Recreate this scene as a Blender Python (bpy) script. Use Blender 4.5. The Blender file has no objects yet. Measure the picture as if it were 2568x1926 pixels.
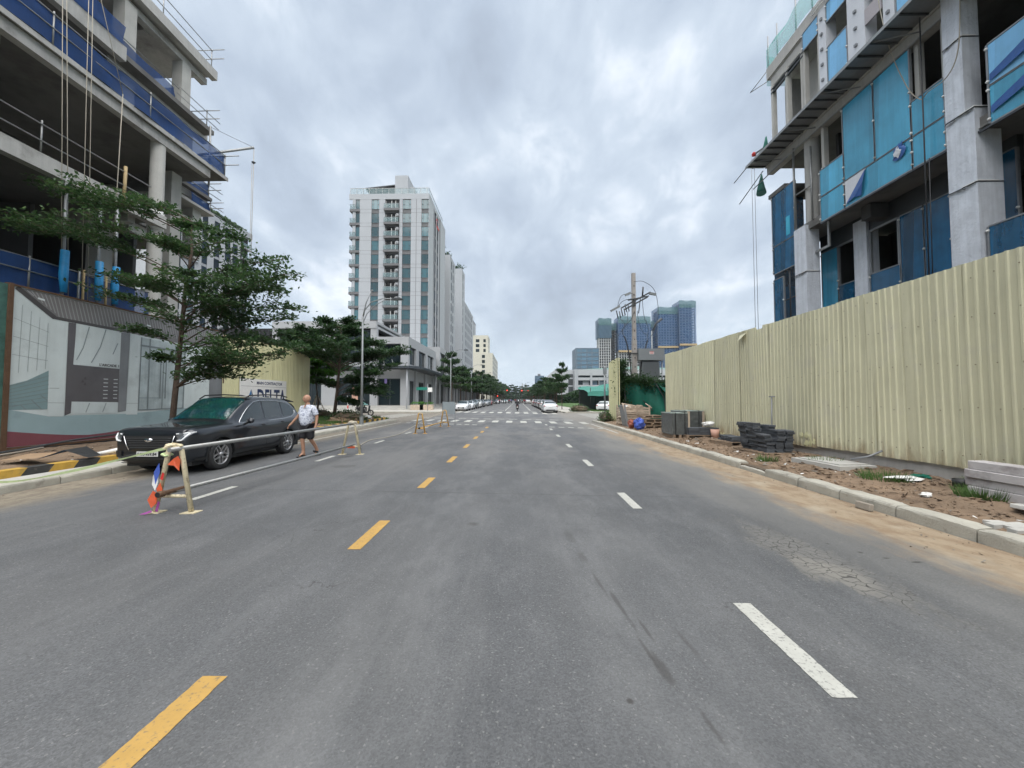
import bpy, bmesh, math, random
from mathutils import Vector, Matrix, noise as mnoise
R = random.Random(7)
rad = math.radians
scene = bpy.context.scene
col = scene.collection

# ---------------------------------------------------------------- camera
cam_d = bpy.data.cameras.new("camera")
cam = bpy.data.objects.new("camera", cam_d)
col.objects.link(cam)
cam_d.sensor_width = 36.0
cam_d.lens = 13.54
cam_d.clip_start = 0.05
cam_d.clip_end = 6000
cam.location = (0, 0, 1.68)
cam.rotation_euler = (rad(90 + 2.23), 0, rad(0.89))
scene.camera = cam

# ---------------------------------------------------------------- sky (cloud deck over a Nishita sky)
SUN_EL, SUN_AZ = 66.0, 172.0        # azimuth from +Y, clockwise
EXPO = 1.95
world = bpy.data.worlds.new("World")
scene.world = world
world.use_nodes = True
wt = world.node_tree
wt.nodes.clear()
def WN(t, **k):
    n = wt.nodes.new(t)
    for a, b in k.items(): setattr(n, a, b)
    return n
def wl(a, b): wt.links.new(a, b)
wo = WN('ShaderNodeOutputWorld')
sky = WN('ShaderNodeTexSky', sky_type='NISHITA', sun_disc=False)
sky.sun_elevation = rad(SUN_EL); sky.sun_rotation = rad(SUN_AZ)
bg1 = WN('ShaderNodeBackground'); bg1.inputs[1].default_value = 0.05
wl(sky.outputs[0], bg1.inputs[0])
tc = WN('ShaderNodeTexCoord')
sep = WN('ShaderNodeSeparateXYZ'); wl(tc.outputs['Generated'], sep.inputs[0])
def wmath(op, a, b=None):
    n = WN('ShaderNodeMath', operation=op)
    for i, v in enumerate((a, b)):
        if v is None: continue
        if isinstance(v, (int, float)): n.inputs[i].default_value = v
        else: wl(v, n.inputs[i])
    return n.outputs[0]
zz = wmath('MAXIMUM', sep.outputs[2], 0.0)
den = wmath('ADD', zz, 0.5)
px = wmath('DIVIDE', sep.outputs[0], den)
py = wmath('DIVIDE', sep.outputs[1], den)
cmb = WN('ShaderNodeCombineXYZ'); wl(px, cmb.inputs[0]); wl(py, cmb.inputs[1])
def wnoise(scale, detail, rough, dist, off, sc=(1, 1, 1), rot=0):
    mp = WN('ShaderNodeMapping'); wl(cmb.outputs[0], mp.inputs[0])
    mp.inputs['Location'].default_value = off
    mp.inputs['Scale'].default_value = sc
    mp.inputs['Rotation'].default_value = (0, 0, rot)
    n = WN('ShaderNodeTexNoise'); wl(mp.outputs[0], n.inputs['Vector'])
    n.inputs['Scale'].default_value = scale; n.inputs['Detail'].default_value = detail
    n.inputs['Roughness'].default_value = rough; n.inputs['Distortion'].default_value = dist
    return n.outputs[0]
n1 = wnoise(2.1, 8, 0.5, 0.5, (3.1, 7.7, 0.0), (1.15, 0.85, 1), rad(30))
n2 = wnoise(7.5, 7, 0.6, 0.4, (1.7, 2.2, 0.0), (1.15, 0.8, 1), rad(35))
n3 = wnoise(0.9, 3, 0.5, 0.2, (9.4, 1.3, 0.0))
dens = wmath('ADD', wmath('ADD', wmath('MULTIPLY', n1, 0.62), wmath('MULTIPLY', n2, 0.27)), wmath('MULTIPLY', n3, 0.40))
rmp = WN('ShaderNodeValToRGB'); wl(dens, rmp.inputs[0])
e = rmp.color_ramp.elements
SK = 0.325
def c4(r, g, b, k=1.0): return (r * k, g * k, b * k, 1)
e[0].position = 0.47; e[0].color = c4(0.98, 1.0, 1.03, SK)
e[1].position = 0.80; e[1].color = c4(0.35, 0.41, 0.50, SK)
q = e.new(0.55); q.color = c4(0.74, 0.80, 0.88, SK)
q = e.new(0.62); q.color = c4(0.53, 0.61, 0.71, SK)
q = e.new(0.70); q.color = c4(0.43, 0.505, 0.61, SK)
# towards the horizon the deck is seen edge-on and turns to an even pale grey
hz = WN('ShaderNodeMapRange'); wl(sep.outputs[2], hz.inputs[0])
hz.inputs[1].default_value = 0.0; hz.inputs[2].default_value = 0.26
hz.inputs[3].default_value = 0.7; hz.inputs[4].default_value = 0.0
mxh = WN('ShaderNodeMix', data_type='RGBA'); wl(hz.outputs[0], mxh.inputs[0])
wl(rmp.outputs[0], mxh.inputs[6]); mxh.inputs[7].default_value = c4(0.62, 0.715, 0.79, SK)
bg2 = WN('ShaderNodeBackground'); wl(mxh.outputs[2], bg2.inputs[0]); bg2.inputs[1].default_value = 1.0
cov = WN('ShaderNodeMapRange'); wl(dens, cov.inputs[0])
cov.inputs[1].default_value = 0.44; cov.inputs[2].default_value = 0.53
cov.inputs[3].default_value = 0.45; cov.inputs[4].default_value = 1.0
mxs = WN('ShaderNodeMixShader'); wl(cov.outputs[0], mxs.inputs[0])
wl(bg1.outputs[0], mxs.inputs[1]); wl(bg2.outputs[0], mxs.inputs[2])
wl(mxs.outputs[0], wo.inputs[0])

sun_d = bpy.data.lights.new("sun", 'SUN')
sun_d.energy = 1.5; sun_d.angle = rad(90); sun_d.color = (1.0, 0.965, 0.92)
sun = bpy.data.objects.new("sun", sun_d); col.objects.link(sun)
sd = Vector((math.sin(rad(SUN_AZ)) * math.cos(rad(SUN_EL)), math.cos(rad(SUN_AZ)) * math.cos(rad(SUN_EL)), math.sin(rad(SUN_EL))))
sun.rotation_euler = sd.to_track_quat('Z', 'Y').to_euler()
sun.location = (-20, 30, 80)

vs = scene.view_settings
vs.view_transform = 'Standard'; vs.look = 'None'; vs.gamma = 1.0; vs.exposure = EXPO
vs.use_curve_mapping = False
scene.render.engine = 'CYCLES'
scene.cycles.use_denoising = True
scene.cycles.max_bounces = 7
scene.cycles.transparent_max_bounces = 12
scene.cycles.use_adaptive_sampling = True
scene.cycles.adaptive_threshold = 0.02

# ---------------------------------------------------------------- materials
MATS = {}
def M(name, colr=(0.5, 0.5, 0.5), rough=0.75, metal=0.0, var=0.12, scale=2.0, bump=0.0, bscale=60.0, rnd=0.0,
      streak=0.0, stain=None, spec=0.5, coat=0.0, alpha=1.0, transl=0.0, stretch=(1, 1, 1), obj=False, emit=None, hvar=0.0, base_dirt=False, bands=0.0):
    m = bpy.data.materials.new(name); m.use_nodes = True
    t = m.node_tree; N = t.nodes; L = t.links
    p = N['Principled BSDF']; out = N['Material Output']
    p.inputs['Roughness'].default_value = rough; p.inputs['Metallic'].default_value = metal
    p.inputs['Specular IOR Level'].default_value = spec
    if coat: p.inputs['Coat Weight'].default_value = coat; p.inputs['Coat Roughness'].default_value = 0.03
    if obj: pos = N.new('ShaderNodeTexCoord').outputs['Object']
    else: pos = N.new('ShaderNodeNewGeometry').outputs['Position']
    mp = N.new('ShaderNodeMapping'); L.new(pos, mp.inputs[0]); mp.inputs['Scale'].default_value = stretch
    def nz(s, d=5, r=0.6, vec=None):
        n = N.new('ShaderNodeTexNoise'); L.new(vec or mp.outputs[0], n.inputs['Vector'])
        n.inputs['Scale'].default_value = s; n.inputs['Detail'].default_value = d; n.inputs['Roughness'].default_value = r
        return n.outputs[0]
    def mth(op, a, b, c=None):
        n = N.new('ShaderNodeMath'); n.operation = op
        for i, v in enumerate((a, b, c)):
            if v is None: continue
            if isinstance(v, (int, float)): n.inputs[i].default_value = v
            else: L.new(v, n.inputs[i])
        return n.outputs[0]
    cur = None
    val = None
    if var: val = mth('MULTIPLY_ADD', nz(scale), 2 * var * 1.6, 1 - 1.6 * var)
    if streak:
        mp2 = N.new('ShaderNodeMapping'); L.new(pos, mp2.inputs[0]); mp2.inputs['Scale'].default_value = (5, 5, 0.35)
        s = mth('MULTIPLY_ADD', nz(1.6, 6, 0.65, mp2.outputs[0]), 2 * streak * 1.6, 1 - 1.6 * streak)
        val = s if val is None else mth('MULTIPLY', val, s)
    if rnd:
        oi = N.new('ShaderNodeObjectInfo')
        s = mth('MULTIPLY_ADD', oi.outputs['Random'], 2 * rnd, 1 - rnd)
        val = s if val is None else mth('MULTIPLY', val, s)
    rgb = N.new('ShaderNodeRGB'); rgb.outputs[0].default_value = (*colr, 1); cur = rgb.outputs[0]
    if stain:
        sc_, amt, ss, lo = stain
        mr = N.new('ShaderNodeMapRange'); L.new(nz(ss, 6, 0.65), mr.inputs[0])
        mr.inputs[1].default_value = lo; mr.inputs[2].default_value = lo + 0.14; mr.inputs[3].default_value = 0; mr.inputs[4].default_value = amt
        mx = N.new('ShaderNodeMix'); mx.data_type = 'RGBA'; L.new(mr.outputs[0], mx.inputs[0]); L.new(cur, mx.inputs[6])
        mx.inputs[7].default_value = (*sc_, 1); cur = mx.outputs[2]
    if base_dirt:   # rust and splashed mud with ragged tops along the sheet feet
        sp_ = N.new('ShaderNodeSeparateXYZ'); L.new(pos, sp_.inputs[0])
        mp3 = N.new('ShaderNodeMapping'); L.new(pos, mp3.inputs[0]); mp3.inputs['Scale'].default_value = (3, 3, 0.8)
        hgt = mth('ADD', sp_.outputs[2], mth('MULTIPLY', nz(1.7, 6, 0.7, mp3.outputs[0]), -1.9))
        mr = N.new('ShaderNodeMapRange'); L.new(hgt, mr.inputs[0]); mr.inputs[1].default_value = -0.75; mr.inputs[2].default_value = -0.2; mr.inputs[3].default_value = 0.75; mr.inputs[4].default_value = 0
        mx = N.new('ShaderNodeMix'); mx.data_type = 'RGBA'; L.new(mr.outputs[0], mx.inputs[0]); L.new(cur, mx.inputs[6]); mx.inputs[7].default_value = (0.24, 0.16, 0.085, 1); cur = mx.outputs[2]
    if bands:       # overlapping film strips
        sp_ = N.new('ShaderNodeSeparateXYZ'); L.new(pos, sp_.inputs[0])
        dg_ = mth('ADD', mth('MULTIPLY', sp_.outputs[1], 2.3), mth('MULTIPLY', sp_.outputs[2], 0.12))
        vo = N.new('ShaderNodeTexVoronoi'); vo.voronoi_dimensions = '1D'; L.new(dg_, vo.inputs['W']); vo.inputs['Scale'].default_value = 1.0
        sc3 = N.new('ShaderNodeSeparateColor'); L.new(vo.outputs['Color'], sc3.inputs[0])
        s = mth('MULTIPLY_ADD', sc3.outputs[0], 2 * bands, 1 - bands)
        val = s if val is None else mth('MULTIPLY', val, s)
    if val is not None:
        vm = N.new('ShaderNodeVectorMath'); vm.operation = 'SCALE'; L.new(cur, vm.inputs[0]); L.new(val, vm.inputs['Scale']); cur = vm.outputs[0]
    L.new(cur, p.inputs['Base Color'])
    if bump:
        b = N.new('ShaderNodeBump'); b.inputs['Strength'].default_value = bump; b.inputs['Distance'].default_value = 0.02
        L.new(nz(bscale, 4, 0.6), b.inputs['Height']); L.new(b.outputs[0], p.inputs['Normal'])
    if emit:
        p.inputs['Emission Color'].default_value = (*emit[0], 1); p.inputs['Emission Strength'].default_value = emit[1]
    sh = p.outputs[0]
    if transl:
        tr = N.new('ShaderNodeBsdfTranslucent'); L.new(cur, tr.inputs[0])
        ms = N.new('ShaderNodeMixShader'); ms.inputs[0].default_value = transl; L.new(sh, ms.inputs[1]); L.new(tr.outputs[0], ms.inputs[2]); sh = ms.outputs[0]
    if alpha < 1:
        tr = N.new('ShaderNodeBsdfTransparent')
        ms = N.new('ShaderNodeMixShader'); ms.inputs[0].default_value = alpha; L.new(tr.outputs[0], ms.inputs[1]); L.new(sh, ms.inputs[2]); sh = ms.outputs[0]
    if sh is not p.outputs[0]: L.new(sh, out.inputs[0])
    MATS[name] = m
    return m
m_conc = M('concrete_raw', (0.4, 0.393, 0.375), 0.85, var=0.2, scale=0.9, bump=0.35, bscale=18, streak=0.16, stain=((0.16, 0.15, 0.135), 0.55, 0.8, 0.56))
m_soffit = M('concrete_slab_shaded', (0.15, 0.146, 0.138), 0.9, var=0.22, scale=0.9, bump=0.2, stain=((0.08, 0.078, 0.075), 0.6, 0.7, 0.52))  # darkened copy of the raw concrete: underside shade put into the slab colour
m_conc_lt = M('concrete_light', (0.43, 0.422, 0.395), 0.85, var=0.14, scale=1.5, bump=0.3, bscale=25, streak=0.08, rnd=0.06)
m_conc_dk = M('concrete_shaded', (0.06, 0.06, 0.06), 0.9, var=0.2, scale=0.8, bump=0.2)  # far darker than the raw concrete: interior shade painted in
m_pipe = M('galvanised_steel', (0.3, 0.305, 0.3), 0.45, 0.6, var=0.2, scale=9, stain=((0.16, 0.09, 0.06), 0.8, 7, 0.6))
m_bamboo = M('bamboo', (0.42, 0.31, 0.16), 0.7, var=0.2, scale=6)
m_netb = M('blue_net', (0.012, 0.06, 0.21), 0.7, var=0.3, scale=1.2, alpha=0.8, transl=0.25, streak=0.15)
m_netg = M('green_net', (0.012, 0.17, 0.12), 0.7, var=0.3, scale=1.5, alpha=0.86, transl=0.3, streak=0.12)
m_nett = M('teal_net', (0.15, 0.42, 0.38), 0.7, var=0.2, scale=1.5, alpha=0.5, transl=0.4)
m_cyan = M('cyan_wrap', (0.02, 0.26, 0.55), 0.45, var=0.25, scale=5, bump=0.5, bscale=12)
m_film = M('blue_glass', (0.07, 0.36, 0.55), 0.2, var=0.2, scale=1.1, streak=0.16, bands=0.22, bump=0.35, bscale=5, spec=0.6, rnd=0.12, alpha=0.93)
m_film2 = M('blue_glass_deep', (0.012, 0.11, 0.23), 0.14, var=0.35, scale=1.6, streak=0.2, bands=0.5, bump=0.3, bscale=5, spec=0.6, rnd=0.2, alpha=0.85)
m_film3 = M('blue_panel_matt', (0.18, 0.44, 0.70), 0.4, var=0.16, scale=1.6, streak=0.1, bands=0.16, bump=0.4, bscale=6, rnd=0.08)
m_filmloose = M('blue_film_loose', (0.02, 0.09, 0.3), 0.4, var=0.3, scale=4, bump=0.6, bscale=9)
m_clad = M('grey_membrane', (0.60, 0.63, 0.68), 0.5, 0.15, var=0.14, scale=3.0, bump=0.9, bscale=14, streak=0.2, stain=((0.3, 0.32, 0.36), 0.5, 9, 0.6))
m_cladw = M('white_panel', (0.6, 0.62, 0.66), 0.6, var=0.06, scale=2, streak=0.05)
m_steel_dk = M('dark_steel', (0.06, 0.065, 0.07), 0.5, 0.4, var=0.15, scale=4)
m_steel_md = M('grey_steel', (0.24, 0.25, 0.26), 0.5, 0.4, var=0.15, scale=4)
m_rope = M('rope', (0.36, 0.33, 0.27), 0.9, var=0.1)
m_ropedk = M('dark_cable', (0.03, 0.03, 0.033), 0.6, var=0.1)
m_cream = M('cream_sheet', (0.57, 0.55, 0.385), 0.5, var=0.10, scale=1.3, streak=0.14, rnd=0.09, stain=((0.47, 0.45, 0.35), 0.6, 1.3, 0.53), base_dirt=True)
m_cream2 = M('cream_sheet_clean', (0.6, 0.58, 0.35), 0.5, var=0.06, scale=1.3, streak=0.06, rnd=0.04)
m_dirt = M('dirt', (0.20, 0.14, 0.092), 0.95, var=0.35, scale=1.6, bump=0.9, bscale=28, stain=((0.12, 0.08, 0.052), 0.85, 2.6, 0.5))
m_soil_dk = M('dark_soil', (0.1, 0.075, 0.052), 0.95, var=0.35, scale=3, bump=0.9, bscale=30)
m_stone = M('stone_bits', (0.27, 0.24, 0.2), 0.9, var=0.3, scale=3, rnd=0.3, bump=0.3)
m_kerb = M('kerb_stone', (0.37, 0.355, 0.305), 0.9, var=0.22, scale=2.5, bump=0.5, bscale=45, rnd=0.08, stain=((0.16, 0.145, 0.12), 0.7, 4.5, 0.58))
m_pave = M('paving', (0.36, 0.345, 0.31), 0.85, var=0.14, scale=0.8, bump=0.2, bscale=30)
m_grass = M('grass', (0.065, 0.13, 0.03), 0.8, var=0.3, scale=3, transl=0.2)
m_ground = M('ground_far', (0.14, 0.15, 0.1), 0.95, var=0.2, scale=0.05)
m_white_pt = M('white_marking', (0.40, 0.40, 0.365), 0.75, var=0.14, scale=6, stain=((0.13, 0.13, 0.13), 0.85, 38, 0.53))
m_yel_pt = M('yellow_marking', (0.40, 0.245, 0.065), 0.75, var=0.14, scale=6, stain=((0.15, 0.12, 0.08), 0.85, 38, 0.54))
m_kyel = M('kerb_yellow', (0.46, 0.28, 0.045), 0.8, var=0.2, scale=6, stain=((0.2, 0.15, 0.07), 0.6, 7, 0.56))
m_kblk = M('kerb_black', (0.035, 0.035, 0.035), 0.8, var=0.3, scale=6, stain=((0.16, 0.14, 0.11), 0.6, 7, 0.58))
m_wood = M('pallet_wood', (0.24, 0.175, 0.12), 0.85, var=0.25, scale=4, rnd=0.2, bump=0.3, bscale=30)
m_woodlt = M('timber_light', (0.42, 0.34, 0.26), 0.85, var=0.22, scale=4, rnd=0.2, bump=0.3, bscale=30)
m_paver = M('dark_paver', (0.068, 0.075, 0.085), 0.8, var=0.2, scale=6, rnd=0.3, bump=0.2)
m_wrap = M('dark_wrap', (0.085, 0.092, 0.092), 0.22, var=0.3, scale=5, bump=0.9, bscale=7)
m_granite = M('granite_beam', (0.46, 0.44, 0.44), 0.8, var=0.16, scale=4, bump=0.2, stain=((0.22, 0.19, 0.19), 0.7, 2.2, 0.5))
m_barkd = M('bark', (0.085, 0.06, 0.045), 0.9, var=0.3, scale=8, bump=0.7, bscale=30)
def leafmat(n, c, c2):
    return M(n, tuple(q * 1.25 for q in c), 0.5, var=0.42, scale=2.2, transl=0.4, stain=(c2, 0.8, 5.0, 0.5), spec=0.3)
m_leaf = leafmat('leaves_dark', (0.036, 0.075, 0.028), (0.095, 0.15, 0.045))
m_leafd = leafmat('leaves_dense', (0.024, 0.056, 0.02), (0.06, 0.11, 0.034))
m_leafb = leafmat('leaves_bright', (0.06, 0.17, 0.022), (0.1, 0.24, 0.035))
m_white_wall = M('tower_white', (0.36, 0.378, 0.40), 0.7, var=0.04, scale=0.4, streak=0.03)
m_white_wall2 = M('tower_white_lit', (0.39, 0.405, 0.425), 0.7, var=0.04, scale=0.3)  # paler copy of the tower white: brighter light on side faces painted in
m_spandrel = M('tower_grey', (0.13, 0.13, 0.135), 0.7, var=0.05)
m_cream_wall = M('cream_wall', (0.47, 0.455, 0.385), 0.75, var=0.06, scale=0.3)
m_podium = M('podium_stone', (0.33, 0.34, 0.352), 0.65, var=0.07, scale=0.6, streak=0.05, rnd=0.03)
m_frame = M('window_frame', (0.045, 0.055, 0.06), 0.45, 0.3, var=0)
def glassmat(n, c, r=0.06, rnd=0.25, sp=0.9): return M(n, c, r, var=0.12, scale=0.25, rnd=rnd, spec=sp)
m_glass = glassmat('window_glass', (0.045, 0.115, 0.135), 0.08, 0.55)
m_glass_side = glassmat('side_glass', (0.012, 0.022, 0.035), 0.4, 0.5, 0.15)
m_glass_dk = glassmat('shop_glass', (0.012, 0.02, 0.023), 0.08, 0.3, 0.35)
m_glass_blue = glassmat('far_glass', (0.07, 0.14, 0.2), 0.2)
m_rail_gl = M('rail_glass', (0.25, 0.36, 0.38), 0.1, var=0, alpha=0.3)
m_dark = M('inside_shade', (0.012, 0.013, 0.015), 0.9, var=0)  # near-black colour in place of the shade inside buildings
m_black = M('black_plastic', (0.015, 0.015, 0.016), 0.5, var=0.1)
m_white = M('white_thing', (0.7, 0.7, 0.68), 0.6, var=0.08, scale=8)
m_orange = M('orange_tape', (0.75, 0.13, 0.05), 0.55, var=0.15, scale=9, transl=0.3)
m_purple = M('purple_ribbon', (0.22, 0.04, 0.2), 0.6, var=0.2, scale=9)
m_blue = M('blue_cloth', (0.05, 0.1, 0.42), 0.6, var=0.25, scale=8, bump=0.6, bscale=14)
m_tapegr = M('yellow_green_tape', (0.55, 0.66, 0.35), 0.5, var=0.12, scale=9)
m_red = M('red_thing', (0.5, 0.03, 0.025), 0.5, var=0.1)
m_barr = M('cream_barrier_paint', (0.56, 0.49, 0.33), 0.6, var=0.14, scale=14, stain=((0.09, 0.06, 0.045), 0.95, 24, 0.56))
m_barry = M('ochre_barrier_paint', (0.5, 0.3, 0.09), 0.6, var=0.14, scale=14, stain=((0.12, 0.08, 0.05), 0.9, 20, 0.6))
m_green_sign = M('green_sign', (0.01, 0.16, 0.12), 0.5, var=0)
m_redlamp = M('red_lamp', (0.9, 0.03, 0.02), 0.5, var=0, emit=((1.0, 0.06, 0.03), 1.0))
# ---------------------------------------------------------------- geometry helpers
class MB:
    def __init__(s): s.v = []; s.f = []; s.m = []; s.sm = []
    def add(s, vs_, fs, mi=0, smooth=False):
        o = len(s.v); s.v += [tuple(p) for p in vs_]
        for f in fs: s.f.append([i + o for i in f]); s.m.append(mi); s.sm.append(smooth)
        return s
    def box(s, x0, x1, y0, y1, z0, z1, mi=0):
        v = [(x, y, z) for z in (z0, z1) for y in (y0, y1) for x in (x0, x1)]
        return s.add(v, [(0, 2, 3, 1), (4, 5, 7, 6), (0, 1, 5, 4), (2, 6, 7, 3), (0, 4, 6, 2), (1, 3, 7, 5)], mi)
    def obox(s, c, h, rot=None, mi=0):
        """box of half sizes h about c, turned by a Matrix / z angle"""
        if rot is None: rot = Matrix.Identity(3)
        elif isinstance(rot, (int, float)): rot = Matrix.Rotation(rot, 3, 'Z')
        v = [Vector(c) + rot @ Vector((x * h[0], y * h[1], z * h[2])) for z in (-1, 1) for y in (-1, 1) for x in (-1, 1)]
        return s.add(v, [(0, 2, 3, 1), (4, 5, 7, 6), (0, 1, 5, 4), (2, 6, 7, 3), (0, 4, 6, 2), (1, 3, 7, 5)], mi)
    def poly(s, pts, mi=0): return s.add(pts, [tuple(range(len(pts)))], mi)
    def tube(s, pts, r, n=8, mi=0, cap=True):
        pts = [Vector(p) for p in pts]
        rs = r if isinstance(r, (list, tuple)) else [r] * len(pts)
        o = len(s.v); up = None
        for i, p in enumerate(pts):
            d = (pts[min(i + 1, len(pts) - 1)] - pts[max(i - 1, 0)])
            if d.length < 1e-9: d = Vector((0, 0, 1))
            d.normalize()
            if up is None: up = Vector((0, 0, 1)) if abs(d.z) < 0.9 else Vector((1, 0, 0))
            a = d.cross(up).normalized(); b = a.cross(d).normalized(); up = b
            for k in range(n):
                t = 2 * math.pi * k / n
                s.v.append(tuple(p + (a * math.cos(t) + b * math.sin(t)) * rs[i]))
        for i in range(len(pts) - 1):
            for k in range(n):
                k2 = (k + 1) % n
                s.f.append([o + i * n + k, o + i * n + k2, o + (i + 1) * n + k2, o + (i + 1) * n + k]); s.m.append(mi); s.sm.append(True)
        if cap:
            s.f.append([o + k for k in range(n)][::-1]); s.m.append(mi); s.sm.append(False)
            s.f.append([o + (len(pts) - 1) * n + k for k in range(n)]); s.m.append(mi); s.sm.append(False)
        return s
    def prism(s, pts, a, b, ax='x', mi=0):
        """2-D outline extruded along an axis. ax x: pts are (y,z); y: (x,z); z: (x,y)"""
        def P(p, t):
            return (t, p[0], p[1]) if ax == 'x' else ((p[0], t, p[1]) if ax == 'y' else (p[0], p[1], t))
        n = len(pts)
        v = [P(p, a) for p in pts] + [P(p, b) for p in pts]
        f = [tuple(range(n))[::-1], tuple(range(n, 2 * n))] + [(i, (i + 1) % n, n + (i + 1) % n, n + i) for i in range(n)]
        return s.add(v, f, mi)
    def lathe(s, prof, c=(0, 0, 0), n=16, ax='z', mi=0, smooth=True):
        o = len(s.v)
        for (r, h) in prof:
            for k in range(n):
                t = 2 * math.pi * k / n; a, b = r * math.cos(t), r * math.sin(t)
                p = (a, b, h) if ax == 'z' else ((h, a, b) if ax == 'x' else (a, h, b))
                s.v.append((c[0] + p[0], c[1] + p[1], c[2] + p[2]))
        for i in range(len(prof) - 1):
            for k in range(n):
                k2 = (k + 1) % n
                s.f.append([o + i * n + k, o + i * n + k2, o + (i + 1) * n + k2, o + (i + 1) * n + k]); s.m.append(mi); s.sm.append(smooth)
        return s
    def blob(s, c, r, seed=0, amp=0.25, n=6, mi=0, flat=1.0):
        rr = random.Random(seed); o = len(s.v); rows = n
        ph = [rr.uniform(0, 6) for _ in range(4)]
        for i in range(rows + 1):
            th = math.pi * i / rows
            for k in range(n + 2):
                t = 2 * math.pi * k / (n + 2)
                w = 1 + amp * math.sin(3 * t + ph[0] + i) * math.sin(2 * th + ph[1]) + amp * 0.5 * rr.uniform(-1, 1)
                s.v.append((c[0] + r[0] * w * math.sin(th) * math.cos(t), c[1] + r[1] * w * math.sin(th) * math.sin(t), c[2] + r[2] * w * math.cos(th) * flat))
        m_ = n + 2
        for i in range(rows):
            for k in range(m_):
                k2 = (k + 1) % m_
                s.f.append([o + i * m_ + k, o + (i + 1) * m_ + k, o + (i + 1) * m_ + k2, o + i * m_ + k2]); s.m.append(mi); s.sm.append(False)
        return s
    def mesh(s, name, mats):
        me = bpy.data.meshes.new(name)
        me.from_pydata(s.v, [], s.f)
        for m in (mats if isinstance(mats, (list, tuple)) else [mats]): me.materials.append(m)
        me.polygons.foreach_set('material_index', s.m)
        me.polygons.foreach_set('use_smooth', s.sm)
        me.update()
        return me
WP = {}
def wpos(o):
    p = Vector((0, 0, 0))
    while o is not None: p += o.location; o = o.parent
    return p
def tag(o, label=None, cat=None, group=None, kind=None):
    if label: o['label'] = label
    if cat: o['category'] = cat
    if group: o['group'] = group
    if kind: o['kind'] = kind
    return o
def thing(name, label, cat, loc=(0, 0, 0), rz=0.0, group=None):
    o = bpy.data.objects.new(name, None); col.objects.link(o)
    o.location = loc; o.rotation_euler = (0, 0, rz); o.empty_display_size = 0.3
    return tag(o, label, cat, group)
def mk(name, me, mat=None, parent=None, loc=(0, 0, 0), rot=None, label=None):
    """local placement under the parent"""
    if isinstance(me, MB): me = me.mesh(name, mat)
    o = bpy.data.objects.new(name, me); col.objects.link(o)
    o.parent = parent; o.location = loc
    if rot is not None: o.rotation_euler = rot if not isinstance(rot, (int, float)) else (0, 0, rot)
    if label: o['label'] = label
    return o
def wk(name, me, mat=None, parent=None, loc=(0, 0, 0), rot=None, label=None):
    """loc is a world position; the parents are unrotated"""
    l = Vector(loc) - (wpos(parent) if parent is not None else Vector((0, 0, 0)))
    return mk(name, me, mat, parent, l, rot, label)
def struct(name, mb, mat, **k):
    return tag(wk(name, mb, mat, **k), kind='structure')
def stuff(name, mb, mat, label, cat, parent=None):
    o = wk(name, mb, mat, parent); o['kind'] = 'stuff'
    if parent is None: tag(o, label, cat)
    return o
def dup(o, parent=None, loc=None, rz=None):
    c = o.copy(); col.objects.link(c); c.parent = parent
    if loc is not None: c.location = loc
    if rz is not None: c.rotation_euler = (0, 0, rz)
    for ch in list(o.children): dup(ch, c)
    return c
def bevel(me, w, seg=1):
    bm = bmesh.new(); bm.from_mesh(me)
    bmesh.ops.bevel(bm, geom=list(bm.edges), offset=w, segments=seg, affect='EDGES', clamp_overlap=True)
    bm.to_mesh(me); bm.free(); return me
def textmesh(s, size, mat, off=0.0, ext=0.002, align='LEFT'):
    cu = bpy.data.curves.new('lettering', 'FONT'); cu.body = s; cu.size = size; cu.offset = off; cu.extrude = ext; cu.align_x = align
    cu.resolution_u = 3
    o = bpy.data.objects.new('lettering', cu); col.objects.link(o)
    dg = bpy.context.evaluated_depsgraph_get()
    me = bpy.data.meshes.new_from_object(o.evaluated_get(dg)); bpy.data.objects.remove(o); bpy.data.curves.remove(cu)
    me.materials.clear(); me.materials.append(mat); return me
ROTX = Matrix(((0, 0, 1), (1, 0, 0), (0, 1, 0))).to_euler()      # text read along +Y, facing +X
ROTF = Matrix(((1, 0, 0), (0, 0, -1), (0, 1, 0))).to_euler()     # text read along +X, facing -Y
def fbm(x, y, s=1.0, z=0.0): return mnoise.fractal(Vector((x * s, y * s, z)), 0.8, 2.0, 5)
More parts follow.
